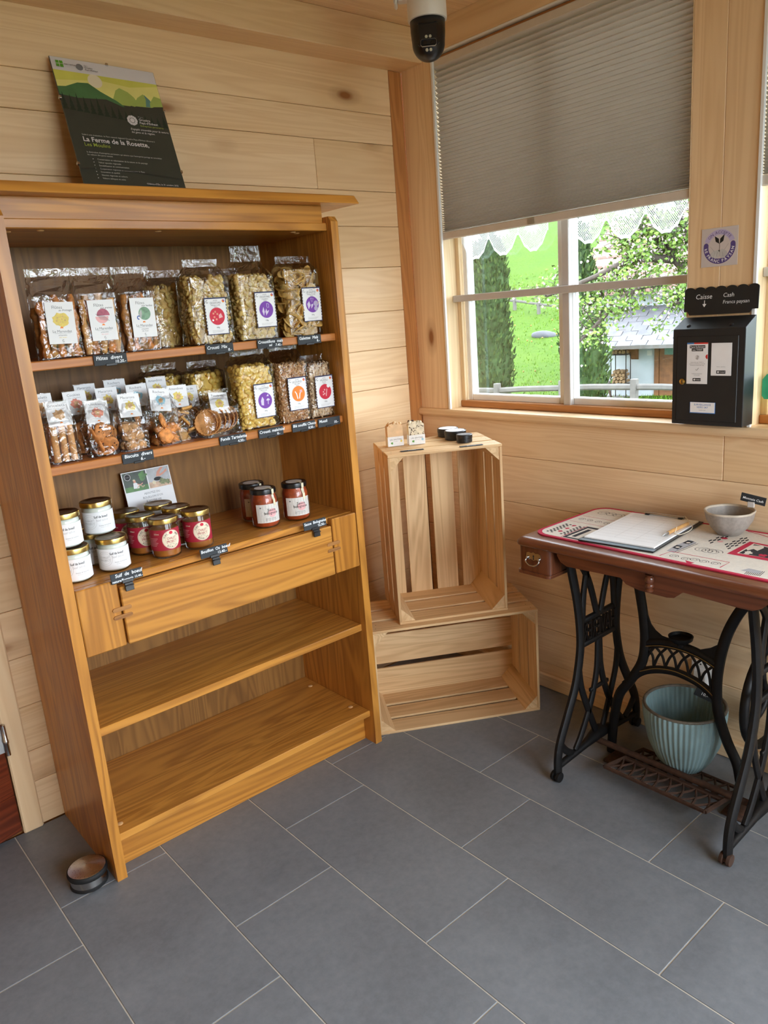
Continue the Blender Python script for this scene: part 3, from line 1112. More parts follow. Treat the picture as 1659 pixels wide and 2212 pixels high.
brn.tube([Vector((0, 0, -0.1)), (fork - base) * 0.5 + Vector((0.05, 0, 0)), fork - base], [0.14, 0.12, 0.10], 10, 'branch')
limbs = [
    [(1530, 640, 10.4), (1455, 560, 10.2), (1400, 500, 10.0), (1345, 525, 9.8)],
    [(1455, 560, 10.2), (1370, 560, 9.9), (1280, 600, 9.7), (1180, 640, 9.6)],
    [(1530, 640, 10.4), (1480, 500, 10.4), (1440, 400, 10.4), (1380, 350, 10.3)],
    [(1440, 610, 10.0), (1380, 620, 9.8), (1330, 660, 9.7), (1250, 740, 9.6)],
    [(1455, 560, 10.2), (1430, 480, 10.0), (1385, 440, 9.9), (1340, 450, 9.7)],
    [(1530, 640, 10.4), (1500, 560, 10.2), (1470, 470, 10.0), (1460, 380, 9.9)],
    [(1500, 610, 10.2), (1480, 640, 10.0), (1455, 660, 9.9)],
    [(1370, 560, 9.9), (1330, 600, 10.0), (1270, 660, 10.1)],
]
for L in limbs:
    P = bez([ray_at(*q) - base for q in L], 7)
    n = len(P)
    brn.tube(P, [0.045 * (1 - 0.8 * i / n) + 0.006 for i in range(n)], 6, 'branch')
    for i in range(4, n):
        if L[-1][0] == 1180 and 9 < i < n - 4:
            continue
        c = Vector(P[i])
        for q in range(3):
            tip = c + Vector((rr.gauss(0, .14), rr.gauss(0, .14), rr.gauss(0.03, .12)))
            brn.tube([c, c.lerp(tip, 0.5) + Vector((0, 0, 0.03)), tip], [0.007, 0.005, 0.003], 4, 'branch')
            leaves(lv, tip, 22, 0.075, rr, 0.058, 0.20)
        leaves(lv, c, 5, 0.06, rr, 0.05, 0.25)
brn.build('branches', at, True)['kind'] = 'stuff'
lv.build('foliage', at)['kind'] = 'stuff'
# ================================================================== BOOKCASE
def wb(mb, name, parent, smooth=None):
    """build a part given in world coordinates under an unrotated root"""
    return mb.build(name, parent, smooth, loc=tuple(-Vector(parent.location)))
bk = thing('bookcase', 'tall honey-brown oak bookcase with open shelves and one drawer front', 'bookcase', (-1.175, -0.215, 0))
XL0, XL1, XR0, XR1, YF = -1.655, -1.627, -0.721, -0.695, -0.43
for x0, x1 in ((XL0, XL1), (XR0, XR1)):
    p = [(-0.004, 0.0), (YF, 0.0), (YF, 1.728), (YF + 0.012, 1.743), (-0.004, 1.743)]
    wb(MB().prism(p, x0, x1, 'x', 'oak_z'), 'side_panel', bk)
wb(MB().box(XL1, -0.018, 0.02, XR0, -0.006, 1.73, 'oak_back'), 'back_panel', bk)
for z, yf, th in ((1.408, -0.405, 0.022), (1.155, -0.405, 0.022), (0.447, -0.408, 0.024), (0.124, -0.412, 0.022)):
    wb(MB().cbox(XL1 + 0.0005, yf, z - th, XR0 - 0.0005, -0.018, z, 0.0022, 'oak_shelf' if z > 1.0 else 'oak_x'), 'shelf', bk)
wb(MB().cbox(XL1 + 0.0005, -0.410, 1.704, XR0 - 0.0005, -0.018, 1.726, 0.0022, 'oak_x'), 'top_board', bk)
wb(MB().cbox(XL0 + 0.006, -0.392, 1.726, XR0 - 0.001, -0.372, 1.776, 0.001, 'oak_x'), 'frieze', bk)
cor = MB()
xa, xb, ya, z0, z1 = -1.73, -0.62, -0.45, 1.776, 1.801
cor.add([(xa, -0.003, z0), (xb, -0.003, z0), (xb, ya, z0), (xa, ya, z0), (xa + 0.012, -0.003, z1), (xb - 0.010, -0.003, z1), (xb - 0.010, ya + 0.012, z1), (xa + 0.012, ya + 0.012, z1)],
        [(0, 1, 2, 3), (4, 7, 6, 5), (3, 2, 6, 7), (2, 1, 5, 6), (1, 0, 4, 5), (0, 3, 7, 4)], 'oak_x')
o = wb(cor, 'cornice', bk)
bv = o.modifiers.new('bevel', 'BEVEL')
bv.width = 0.004
bv.segments = 3
bv.limit_method = 'ANGLE'
wb(MB().cbox(XL1 + 0.0005, -0.372, 0.0, XR0 - 0.0005, -0.352, 0.102, 0.001, 'oak_x'), 'kickboard', bk)
# display board above the drawer, drawer front with its two end blocks
wb(MB().cbox(XL1 + 0.0005, -0.408, 0.822, XR0 - 0.0005, -0.018, 0.842, 0.003, 'oak_x'), 'shelf', bk)
wb(MB().cbox(-1.6255, -0.432, 0.661, -1.5195, -0.408, 0.842, 0.0025, 'oak_z'), 'end_block', bk)
wb(MB().cbox(-0.8215, -0.432, 0.661, -0.7245, -0.408, 0.842, 0.0025, 'oak_z'), 'end_block', bk)
df = wb(MB().cbox(-1.5145, -0.434, 0.661, -0.8265, -0.4085, 0.8215, 0.0025, 'oak_x'), 'drawer_front', bk)
wood('slot_wood', S(176, 122, 66), S(160, 106, 54), S(110, 66, 30), axis='x', rough=0.5)
for xc in (-1.517, -0.824):
    for zc in (0.764, 0.743):
        pts = []
        for k in range(9):
            a = R(90 + 180 * k / 8)
            pts.append((xc - 0.020 + 0.0055 * math.cos(a), zc + 0.0055 * math.sin(a)))
        for k in range(9):
            a = R(-90 + 180 * k / 8)
            pts.append((xc + 0.020 + 0.0055 * math.cos(a), zc + 0.0055 * math.sin(a)))
        wb(MB().prism(pts, -0.4352, -0.4300, 'y', 'slot_wood'), 'joint_key', bk)
mat('cap_beige', S(222, 176, 120), 0.5)
for x, y, z, dn in ((-1.602, -0.365, 0.124, 0), (-0.752, -0.34, 0.124, 0), (-0.755, -0.10, 0.124, 0), (-1.602, -0.35, 1.704, 1), (-1.535, -0.375, 1.704, 1), (-1.24, -0.375, 1.704, 1), (-0.82, -0.375, 1.704, 1), (-0.79, -0.35, 1.704, 1)):
    s = -1 if dn else 1
    pr = [(0.0085, 0.0), (0.0085, 0.001), (0.006, 0.0022), (0.0, 0.0024)]
    wb(MB().lathe([(r, s * h) for r, h in pr], 16, (x, y, z), 'cap_beige'), 'screw_cap', bk, 40)

# ---- certificate board leaning on the wall above the cornice
mat('pb_dark', S(58, 62, 56), 0.18, var=0.05, spec=0.5)
mat('pb_white', S(214, 210, 214), 0.18, var=0.02)
mat('pb_sky', S(206, 204, 96), 0.18, var=0.10, vscale=9)
mat('pb_sky2', S(222, 216, 130), 0.18, var=0.08, vscale=9)
mat('pb_sun', S(226, 216, 190), 0.18, var=0.02)
mat('pb_hill', S(72, 112, 72), 0.18, var=0.15, vscale=12)
mat('pb_hill2', S(156, 174, 92), 0.18, var=0.1, vscale=12)
mat('pb_hill3', S(92, 134, 128), 0.18, var=0.1, vscale=12)
mat('pb_fir', S(40, 52, 44), 0.18, var=0.1)
mat('pb_lime', S(150, 166, 70), 0.3)
mat('pb_logo', S(86, 150, 40), 0.3, var=0.2, vscale=90)
PW, PH = 0.297, 0.420
lean = math.asin(0.150 / PH)
pt = thing('certificate_board', 'dark green award poster with mountain picture leaning above the bookcase', 'poster', (-1.178, -0.172, 1.8012), (-lean, R(1.5), R(-1.0)))
bd = MB().cbox(-PW / 2, 0, 0, PW / 2, 0.006, PH, 0.0008, 'pb_dark').build('board', pt)
pr = MB().frame(ID, 0.0)
hw = PW / 2
KP = 0.93
pr.rect(-hw + .001, PH - KP * 0.042, hw - .001, PH - KP * .001, 'pb_white')
pr.rect(-hw + .001, PH - KP * 0.125, hw - .001, PH - KP * 0.042, 'pb_sky')
pr.flat([(-hw + .001, PH - KP * .075), (-0.02, PH - KP * .058), (0.06, PH - KP * .066), (hw - .001, PH - KP * .05), (hw - .001, PH - KP * .125), (-hw + .001, PH - KP * .125)], 'pb_sky2')
pr.disc(-0.038, PH - KP * 0.062, 0.020, 'pb_sun')
pr.flat([(0.0, PH - KP * .115), (0.015, PH - KP * .083), (0.028, PH - KP * .073), (0.05, PH - KP * .083), (0.065, PH - KP * .098), (0.075, PH - KP * .12), (0.06, PH - KP * .13), (0.0, PH - KP * .13)], 'pb_hill2')
pr.flat([(0.055, PH - KP * .128), (0.075, PH - KP * .098), (0.095, PH - KP * .083), (0.112, PH - KP * .1), (0.12, PH - KP * .125)], 'pb_hill2')
pr.flat([(0.098, PH - KP * .084), (0.112, PH - KP * .1), (0.122, PH - KP * .125), (0.095, PH - KP * .125), (0.10, PH - KP * .1)], 'pb_hill3')
pr.flat([(0.11, PH - KP * .11), (0.128, PH - KP * .085), (hw - .001, PH - KP * .09), (hw - .001, PH - KP * .125), (0.108, PH - KP * .125)], 'pb_hill2')
pr.flat([(-hw + .001, PH - KP * .095), (-0.125, PH - KP * .092), (-0.09, PH - KP * .075), (-0.06, PH - KP * .072), (-0.03, PH - KP * .095), (0.01, PH - KP * .118), (0.03, PH - KP * .135), (-hw + .001, PH - KP * .15)], 'pb_hill')
pr.flat([(-hw + .001, PH - KP * .12), (-0.10, PH - KP * .125), (-0.02, PH - KP * .118), (0.03, PH - KP * .138), (0.05, PH - KP * .128), (0.09, PH - KP * .136), (0.12, PH - KP * .122), (hw - .001, PH - KP * .118), (hw - .001, PH - KP * .2), (-hw + .001, PH - KP * .2)], 'pb_dark')
rr = random.Random(4)
for k in range(16):
    x = -hw + 0.008 + k * 0.0185
    hh = (0.052 if k < 6 else 0.030) * rr.uniform(0.75, 1.15)
    zb = PH - KP * 0.165 - 0.004 * k * 0.4
    for q in range(4):
        f = q / 4.0
        pr.flat([(x - 0.009 * (1 - f), zb + hh * f), (x + 0.009 * (1 - f), zb + hh * f), (x, zb + hh * (f + 0.42))], 'pb_fir')
pr.rect(-0.135, PH - KP * 0.032, -0.116, PH - KP * 0.012, 'pb_logo')
pr.line([(-0.126, PH - KP * .032), (-0.126, PH - KP * .012)], 0.0012, 'pb_white')
pr.line([(-0.135, PH - KP * .022), (-0.116, PH - KP * .022)], 0.0012, 'pb_white')
pr.text('PARC NATUREL', -0.113, PH - KP * 0.023, 0.005, 'ink')
pr.disc(-0.072, PH - KP * 0.024, 0.010, 'ink_grey', 9)
pr.text('Parc', -0.058, PH - KP * 0.019, 0.006, 'ink_grey')
pr.text('Gruyère', -0.058, PH - KP * 0.025, 0.0065, 'ink')
pr.text("Pays-d'Enhaut", -0.058, PH - KP * 0.032, 0.0065, 'ink')
pr.disc(0.040, PH - KP * 0.178, 0.0155, 'pb_white', 9)
pr.ring(0.040, PH - KP * 0.178, 0.0065, 0.0078, 'pb_dark')
for k in range(14):
    a = R(k * 360 / 14)
    pr.line([(0.040 + .008 * math.cos(a), PH - KP * .178 + .008 * math.sin(a)), (0.040 + .014 * math.cos(a), PH - KP * .178 + .014 * math.sin(a))], 0.0006, 'pb_dark')
pr.text('Parc', 0.060, PH - KP * 0.168, 0.009, 'ink_grey')
pr.text('Gruyère', 0.060, PH - KP * 0.177, 0.010, 'pb_white', bold=0.01)
pr.text("Pays-d'Enhaut", 0.060, PH - KP * 0.187, 0.010, 'pb_white', bold=0.01)
pr.text('Entreprises partenaires', 0.060, PH - KP * 0.196, 0.0075, 'pb_lime')
pr.text('Engagés ensemble pour la nature,', 0.028, PH - KP * 0.210, 0.0085, 'pb_white', shear=0.3)
pr.text('les gens et la région.', 0.028, PH - KP * 0.220, 0.0085, 'pb_white', shear=0.3)
pr.text("Suite à une évaluation, le Parc naturel régional Gruyère Pays-d'Enhaut décerne à", -0.118, PH - KP * 0.245, 0.0064, 'ink_pale')
pr.text('La Ferme de la Rosette,', -0.118, PH - KP * 0.264, 0.0195, 'pb_white', bold=0.016)
pr.text('Les Moulins', -0.118, PH - KP * 0.279, 0.0150, 'pb_lime', bold=0.006)
pr.text("la distinction d'entreprise partenaire qui atteste que l'entreprise partage et concrétise", -0.118, PH - KP * 0.300, 0.0062, 'ink_pale')
pr.text('les valeurs des parcs suisses', -0.118, PH - KP * 0.308, 0.0062, 'ink_pale')
for k, t in enumerate(('Conservation et valorisation de la nature et du paysage', 'Valeur ajoutée régionale', 'Sensibilisation et communication', 'Coopération régionale et connexion avec le Parc', 'Innovation et qualité', 'Identité régionale et culture', 'Valeurs éthiques et soins')):
    z = PH - KP * 0.321 - k * 0.0092
    pr.disc(-0.106, z + 0.002, 0.0012, 'pb_white', 10)
    pr.text(t, -0.094, z, 0.0064, 'ink_pale')
pr.line([(-hw + .002, PH - KP * .352), (-0.07, PH - KP * .346), (0.0, PH - KP * .349), (0.08, PH - KP * .357), (hw - .002, PH - KP * .362)], 0.0014, 'ink')
pr.text("Château-d'Œx, le 31 octobre 2025", 0.03, PH - KP * 0.388, 0.0068, 'pb_white')
pr.build('print', bd)
for x, z in ((-hw, PH - KP * 0.13), (-hw, PH - KP * 0.335), (hw, PH - KP * 0.13), (hw, PH - KP * 0.335), (0.01, PH)):
    MB().cbox(x - 0.0035, -0.0028, z - 0.004, x + 0.0035, 0.0075, z + 0.004, 0.0008, 'steel').build('clip', pt)
# ================================================================== GOODS ON THE SHELVES
Z1, Z2, Z3 = 1.4082, 1.1552, 0.8422
mat('stick_crust', S(196, 122, 56), 0.6, var=0.45, vscale=55, bmp=0.4, bscale=220)
mat('stick_pale', S(214, 158, 92), 0.6, var=0.3, vscale=55, bmp=0.4, bscale=220)
mat('stick_dark', S(168, 112, 52), 0.6, var=0.5, vscale=70, bmp=0.4)
mat('chip_tan', S(206, 170, 100), 0.7, var=0.2, vscale=60, bmp=0.3)
mat('chip_pale', S(216, 186, 108), 0.7, var=0.18, vscale=60, bmp=0.3)
mat('chip_gold', S(190, 148, 74), 0.65, var=0.3, vscale=60, bmp=0.3)
mat('corn_yellow', S(234, 196, 96), 0.5, var=0.12, vscale=60)
mat('puffed_wheat', S(176, 124, 76), 0.7, var=0.4, vscale=160)
mat('puffed_wheat_pale', S(206, 164, 116), 0.7, var=0.3, vscale=160)
mat('muesli_pale', S(208, 178, 140), 0.8, var=0.3, vscale=200)
mat('muesli_dark', S(156, 116, 82), 0.8, var=0.3, vscale=200)
mat('wafer', S(206, 148, 88), 0.6, var=0.3, vscale=80, bmp=0.4, bscale=260)
mat('cookie', S(190, 122, 62), 0.7, var=0.35, vscale=90, bmp=0.6, bscale=160)
mat('choc', S(66, 36, 24), 0.5)
mat('macaroon', S(198, 148, 98), 0.8, var=0.3, vscale=90, bmp=0.7, bscale=200)
mat('rocher', S(214, 138, 70), 0.7, var=0.4, vscale=70, bmp=0.7, bscale=160)
mat('almond_square', S(202, 150, 80), 0.6, var=0.3, vscale=90, bmp=0.4)
mat('tart_shell', S(206, 146, 84), 0.7, var=0.2, vscale=60, bmp=0.3)

def bag_film(w, d, hc, h, seed, seal=0.018, ws=None, jit=0.0022, tilt=0.0):
    """pleated clear bag: box bottom, shoulders folding to a flat seal"""
    rr = random.Random(seed)
    n = 28
    lv = [(0.0, 1.0, 1.0), (0.003, 1.02, 1.03), (hc * 0.25, 1.0, 1.02), (hc * 0.5, 1.01, 1.0), (hc * 0.75, 1.0, 1.02), (hc, 1.0, 0.98)]
    ws = ws or 1.0
    hs = h - seal
    for q in (0.25, 0.5, 0.75):
        lv.append((hc + (hs - hc) * q, 1.0 + (ws - 1.0) * q, 0.98 * (1 - q) + 0.03))
    lv.append((hs, ws, 0.03))
    lv.append((hs + seal * 0.5, ws, 0.03))
    lv.append((h, ws, 0.02))
    vs, fs = [], []
    for i, (z, kx, ky) in enumerate(lv):
        for k in range(n):
            a = 2 * PI * (k + 0.5) / n
            cx_, sy_ = math.cos(a), math.sin(a)
            e = 0.28
            x = math.copysign(abs(cx_) ** e, cx_) * w / 2 * kx
            y = math.copysign(abs(sy_) ** e, sy_) * d / 2 * ky
            j = jit * (1.6 if hc < z < hs else 0.8) * (0.0 if i < 1 else 1.0)
            vs.append((x + rr.uniform(-j, j), y + rr.uniform(-j, j) * (1 if ky > 0.1 else 0.3) + tilt * max(0, z - hc), z + (rr.uniform(-j, j) if 0 < i < len(lv) - 1 else 0)))
    for i in range(len(lv) - 1):
        for k in range(n):
            k2 = (k + 1) % n
            a, b, c_, e_ = i * n + k, i * n + k2, (i + 1) * n + k2, (i + 1) * n + k
            if (i + k) % 2:
                fs += [(a, b, c_), (a, c_, e_)]
            else:
                fs += [(a, b, e_), (b, c_, e_)]
    fs.append(tuple(range(n))[::-1])
    return MB().add(vs, fs, 'cellophane')

def crumbs(w, d, hc, kind, seed, n=170, size=0.012, mats=('chip_tan',), slope=0.0):
    """pieces filling a bag: outer layer modelled, core behind them"""
    rr = random.Random(seed)
    mb = MB()
    mb.slot(mats[0])
    i = size * 0.9
    mb.cbox(-w / 2 + i, -d / 2 + i, 0.003, w / 2 - i, d / 2 - i, hc - i * 1.2, 0.004, mats[0])
    for k in range(n):
        f = rr.random()
        x, y, z = rr.uniform(-w / 2 + size, w / 2 - size), rr.uniform(-d / 2 + size, d / 2 - size), rr.uniform(size * 0.5, hc - size * .3)
        if f < 0.45:
            y = -d / 2 + size * rr.uniform(0.6, 1.0)
        elif f < 0.70:
            x = -w / 2 + size * rr.uniform(0.6, 1.0)
        elif f < 0.80:
            x = w / 2 - size * rr.uniform(0.6, 1.0)
        else:
            z = hc - size * rr.uniform(0.0, 1.1) + rr.uniform(0, 1) * slope
        rot = Euler((rr.uniform(0, 6), rr.uniform(0, 6), rr.uniform(0, 6)))
        mt = rr.choice(mats)
        s = size * rr.uniform(0.8, 1.15)
        if kind == 'ball':
            mb.ball((x, y, z), s * 0.62, mt, 2 if size > 0.009 else 1, 0.12, (1, 1, 0.95), rot, rr)
        elif kind == 'flake':
            mb.ball((x, y, z), s, mt, 1, 0.35, (1.0, 0.7, 0.34), rot, rr)
        elif kind == 'cushion':
            mb.ball((x, y, z), s * 0.85, mt, 1, 0.3, (1.0, 0.85, 0.55), rot, rr)
        elif kind == 'disc':
            rot = Euler((rr.uniform(-1.2, 1.9), rr.uniform(-0.7, 0.7), rr.uniform(0, 6)))
            mb.ball((x, y, z), s * 1.5, mt, 2, 0.16, (1.0, 1.0, 0.14), rot, rr)
        else:
            mb.ball((x, y, z), s, mt, 1, 0.3, (1.0, 0.5, 0.4), rot, rr)
    return mb

def card(parent, w, h, M, draw, name='label_card', th=0.0006):
    mb = MB().cbox(-w / 2, -th, 0, w / 2, 0, h, 0.0002, 'paper', M)
    c = mb.build(name, parent)
    pr = MB().frame(M, -th)
    draw(pr, w, h)
    pr.build('print', c)
    return c

def blob(pr, cx, cz, r, matn, seed, n=22, j=0.16, sx=1.0):
    rr = random.Random(seed)
    pts = []
    for k in range(n):
        a = 2 * PI * k / n
        q = r * (1 + rr.uniform(-j, j))
        pts.append((cx + sx * q * math.cos(a), cz + q * math.sin(a)))
    pr.flat(pts, matn)

# ---- breadstick bags (top shelf, left)
def stick_mesh(matn, seed, L=0.140):
    rr = random.Random(seed)
    n, m = 26, 9
    vs, fs = [], []
    for i in range(n + 1):
        t = i / n
        r_ = 0.0088 * (1 + 0.20 * math.sin(t * 23 + seed) + rr.uniform(-.09, .09)) * (0.72 if i in (0, n) else 1) * (1.18 if t < 0.12 else 1)
        for k in range(m):
            a = 2 * PI * k / m + t * 3.2
            q = r_ * (1 + 0.22 * math.cos(2 * a - t * 9))
            vs.append((q * math.cos(a) + 0.0015 * math.sin(t * 7 + seed), q * math.sin(a), t * L))
    for i in range(n):
        for k in range(m):
            fs.append((i * m + k, i * m + (k + 1) % m, (i + 1) * m + (k + 1) % m, (i + 1) * m + k))
    fs += [tuple(range(m))[::-1], tuple(range(n * m, n * m + m))]
    return MB().add(vs, fs, matn).mesh('breadstick', True)

def flute_print(sub, kind):
    def draw(pr, w, h):
        pr.text('Flûtes', -0.017, h - 0.016, 0.0105, 'ink_grey')
        pr.text(sub, -0.002, h - 0.0215, 0.0068, 'ink', shear=0.35)
        if kind == 0:
            blob(pr, 0.001, h - 0.041, 0.0165, 'yellow_print', 3, j=0.13, sx=1.15)
            for k, (a, b) in enumerate(((-.008, .004), (.004, .007), (.009, -.002), (-.003, -.006), (.002, .001), (-.011, -.003))):
                pr.disc(0.001 + a, h - 0.041 + b, 0.0016, 'tan_print', 10)
        elif kind == 1:
            pr.disc(0.003, h - 0.038, 0.0165, 'plum_print', a0=0, a1=180)
            pr.disc(-0.001, h - 0.040, 0.0165, 'pink_print', a0=180, a1=360)
            for k in range(7):
                x = -0.016 + k * 0.0035
                pr.line([(x, h - .033 - k * .001), (x + .007, h - .040 - k * .001), (x + .012, h - .048 - k * .0006)], 0.0006, 'ink')
        else:
            pr.disc(0.004, h - 0.039, 0.0165, 'green_print')
            pr.flat([(-.012, h - .048), (-.010, h - .036), (-.004, h - .029), (-.003, h - .04), (-.006, h - .05)], 'ink_pale')
            for k in range(7):
                a = R(60 + k * 34)
                pr.disc(-.013 + .004 * math.cos(a), h - .049 + .004 * math.sin(a), 0.0016, 'blue_deep', 8)
        pr.disc(0.0, h - 0.0615, 0.0038, 'orange_print', 12, a0=0, a1=180)
        pr.text('La Marendaz', 0.0, h - 0.0715, 0.0088, 'ink_grey', 'c')
        pr.line([(-.018, h - .0735), (.019, h - .0735)], 0.0004, 'ink_grey')
        pr.text('artisanales', 0.0, h - 0.079, 0.0048, 'ink_grey', 'c')
        pr.text('blé, levain', 0.0, h - 0.084, 0.0044, ('yellow_print', 'pink_print', 'ink_grey')[kind], 'c')
        pr.ring(0.0, h - 0.0905, 0.0018, 0.0026, 'ink', 60, 330)
        pr.text('bio', 0.0, h - 0.097, 0.0034, 'green_print', 'c')
    return draw
mat('blue_deep', S(70, 104, 176), 0.6)
for k, (xc, sub, lab, mts) in enumerate(((-1.5305, 'au fromage', 'clear bag of breadsticks with yellow cheese picture, beside the left panel', ('stick_crust', 'stick_dark')),
                                         (-1.429, 'aux graines', 'clear bag of breadsticks with plum-red circle picture on its label', ('stick_pale', 'stick_crust')),
                                         (-1.324, 'aux herbes', 'clear bag of breadsticks with green circle picture on its label', ('stick_dark', 'stick_crust')))):
    t = thing('breadstick_bag', lab, 'bag', (xc, -0.352, Z1), (0, 0, R((-3, 1, 3)[k])), group='breadstick bags on the top shelf')
    bag_film(0.100, 0.062, 0.150, 0.212, 40 + k, ws=1.02).build('film', t)
    ms = [stick_mesh(mm, 3 * k + q) for q, mm in enumerate(mts)]
    rr = random.Random(k)
    for row in range(2):
        for c_ in range(5):
            x = -0.037 + c_ * 0.0185 + rr.uniform(-.002, .002)
            put('breadstick', ms[(c_ + row) % 2], t, (x, -0.017 + row * 0.030, 0.003), (rr.uniform(-.03, .03), rr.uniform(-.05, .05), rr.uniform(0, 6)), (rr.uniform(.85, 1.1), 1, rr.uniform(0.86, 1.06)))
    card(t, 0.066, 0.098, Matrix.Translation((0.002, -0.0345, 0.035)) @ Matrix.Rotation(R((2, 0, 1)[k]), 4, 'Y'), flute_print(sub, k))

# ---- printed labels of the crunchy snacks
def snack_print(title, sub, colr, motif, wt):
    def draw(pr, w, h):
        b = 0.0022
        pr.rect(-w / 2, 0, w / 2, b, 'navy')
        pr.rect(-w / 2, h - b * 1.6, w / 2, h, 'navy')
        for sx in (-1, 1):
            pr.rect(sx * w / 2 - (b if sx > 0 else 0), 0, sx * w / 2 + (b if sx < 0 else 0), h, 'navy')
            for q in range(9):
                pr.rect(sx * (w / 2 - b / 2) - b * .35, 0.012 + q * 0.0085, sx * (w / 2 - b / 2) + b * .35, 0.016 + q * 0.0085, 'paper')
        pr.ring(-w / 2 + 0.0085, h - 0.0105, 0.0028, 0.0038, 'ink', 60, 330)
        pr.disc(w / 2 - 0.009, h - 0.010, 0.0042, 'orange_print', 12)
        pr.disc(w / 2 - 0.0075, h - 0.0085, 0.0022, 'purple', 10)
        pr.text('LES EPIS', 0.0, h - 0.0092, 0.0038, 'ink_grey', 'c')
        pr.text(title, 0.0, h - 0.0170, 0.0078, 'ink_grey', 'c', width=min(0.034, 0.0046 * len(title)))
        pr.text(sub, 0.0, h - 0.0218, 0.0045, 'ink_grey', 'c')
        pr.text('Suisse', 0.0, h - 0.0262, 0.0042, 'ink_grey', 'c')
        cz = h - 0.050
        pr.disc(0.001, cz, 0.0232, colr, 40)
        if motif == 'corn':
            for (a, b_, s) in ((-.009, -.004, 1.0), (0.0, -.006, 0.8)):
                pr.flat([(a, b_ + cz - .013 * s), (a + .004 * s, b_ + cz - .002 * s), (a + .001, b_ + cz + .012 * s), (a - .004 * s, b_ + cz)], 'lilac_pale')
            pr.flat([(-.003, cz - .017), (.004, cz - .004), (.010, cz - .002), (.005, cz - .010)], 'lilac_pale')
            pr.line([(.004, cz + .017), (.004, cz + .006), (.010, cz + .006), (.011, cz + .015), (.004, cz + .017)], 0.0012, 'lilac_pale')
        elif motif == 'galette':
            pr.flat([(-.014, cz - .014), (-.006, cz - .002), (-.010, cz + .010), (-.018, cz + .002)], 'lilac_pale')
            pr.flat([(-.004, cz - .012), (.003, cz - .004), (.004, cz + .002), (-.004, cz)], 'lilac_pale')
            pr.disc(.014, cz + .002, .0085, 'lilac', 18)
            pr.disc(.013, cz - .012, .007, 'lilac', 18)
            pr.line([(-.004, cz + .018), (0, cz + .006), (.006, cz + .017), (-.004, cz + .018)], 0.0012, 'lilac_pale')
        elif motif == 'honey':
            pr.flat([(-.013, cz - .012), (-.005, cz - .014), (-.003, cz + .004), (-.008, cz + .012), (-.014, cz)], 'lilac_pale')
            pr.disc(.011, cz - .001, .006, 'lilac_pale', 14, a0=0, a1=180)
            pr.line([(.011, cz - .001), (.010, cz - .012)], 0.002, 'lilac_pale')
            pr.flat([(.006, cz + .012), (.013, cz + .018), (.014, cz + .011)], 'lilac_pale')
        elif motif == 'mix':
            pr.flat([(.006, cz - .006), (.018, cz - .003), (.013, cz + .008), (.006, cz + .003)], 'pink_print')
            for a, b_ in ((-.010, .008), (-.004, .012), (.002, .006), (-.008, -.002), (-.002, -.008)):
                pr.disc(a, cz + b_, 0.0030, 'rose_print', 9)
            pr.disc(-.013, cz - .010, .0028, 'paper', 12)
        elif motif == 'wheat':
            for s in (-1, 1):
                pr.line([(s * .003, cz - .015), (s * .006, cz), (s * .011, cz + .008)], 0.0032, 'paper')
            pr.rect(.006, cz + .003, .015, cz + .011, 'pink_print')
        else:
            for a, b_ in ((-.006, 0), (-.001, .006), (-.002, -.006), (-.007, -.008)):
                pr.disc(a, cz + b_, .0026, 'pink_print', 9)
            pr.line([(.003, cz - .014), (.008, cz + .008)], 0.003, 'pink_print')
            pr.disc(.014, cz + .017, .006, 'paper', 12)
        pr.text(wt, 0.0, h - 0.0815, 0.0055, 'ink_grey', 'c')
        for q in range(3):
            pr.line([(-.019, .0115 - q * .0026), (.019 - q * .004, .0115 - q * .0026)], 0.0007, 'ink_pale')
    return draw

def snack_bag(name, label, x, y, z, w, d, hc, h, kind, n, size, mats, seed, lab=None, ws=0.85, rot=0, group=None, seal=0.02, lx=0.012, lz=0.025, contents='puffed_snack', slope=0.0):
    t = thing(name, label, 'bag', (x, y, z), (0, 0, R(rot)), group)
    bag_film(w, d, hc, h, seed, seal=seal, ws=ws).build('film', t)
    c = crumbs(w - 0.004, d - 0.004, hc, kind, seed, n, size, mats, slope).build(contents, t, True)
    c['kind'] = 'stuff'
    if lab:
        card(t, 0.067, 0.099, Matrix.Translation((lx, -d / 2 - 0.0045, lz)), snack_print(*lab))
    return t
GT, GM = 'snack bags on the top shelf', 'snack bags on the second shelf'
snack_bag('crispy_mix_bag', 'clear bag of beige crispy flakes with red circle label', -1.115, -0.338, Z1, 0.130, 0.085, 0.178, 0.228, 'flake', 330, 0.0125, ('chip_tan', 'chip_pale'), 1,
          ('CROUSTI-MIX', 'Mélange soufflé', 'red_print', 'mix', '180g'), ws=0.8, group=GT, contents='crispy_flakes', lx=0.007)
snack_bag('crispy_mix_bag', 'unlabelled bag of beige crispy flakes standing in shade behind the red-circle bag', -1.178, -0.235, Z1, 0.13, 0.08, 0.165, 0.21, 'flake', 200, 0.0125, ('chip_tan', 'chip_pale'), 2, ws=0.85, group=GT, contents='crispy_flakes')
snack_bag('corn_cushion_bag', 'tall clear bag of pale corn cushions with purple circle label', -0.968, -0.338, Z1, 0.128, 0.085, 0.180, 0.262, 'cushion', 330, 0.0125, ('chip_pale', 'chip_tan'), 3,
          ("CROUSTI'MAÏS", 'Croustillons', 'purple', 'corn', '150g'), ws=0.74, group=GT, seal=0.042, contents='corn_cushions', lx=0.02, lz=0.034)
snack_bag('corn_cushion_bag', 'second bag of corn cushions half hidden behind the purple-label bag', -0.985, -0.235, Z1, 0.12, 0.08, 0.17, 0.21, 'cushion', 180, 0.0125, ('chip_pale', 'chip_tan'), 4, ws=0.8, group=GT, contents='corn_cushions')
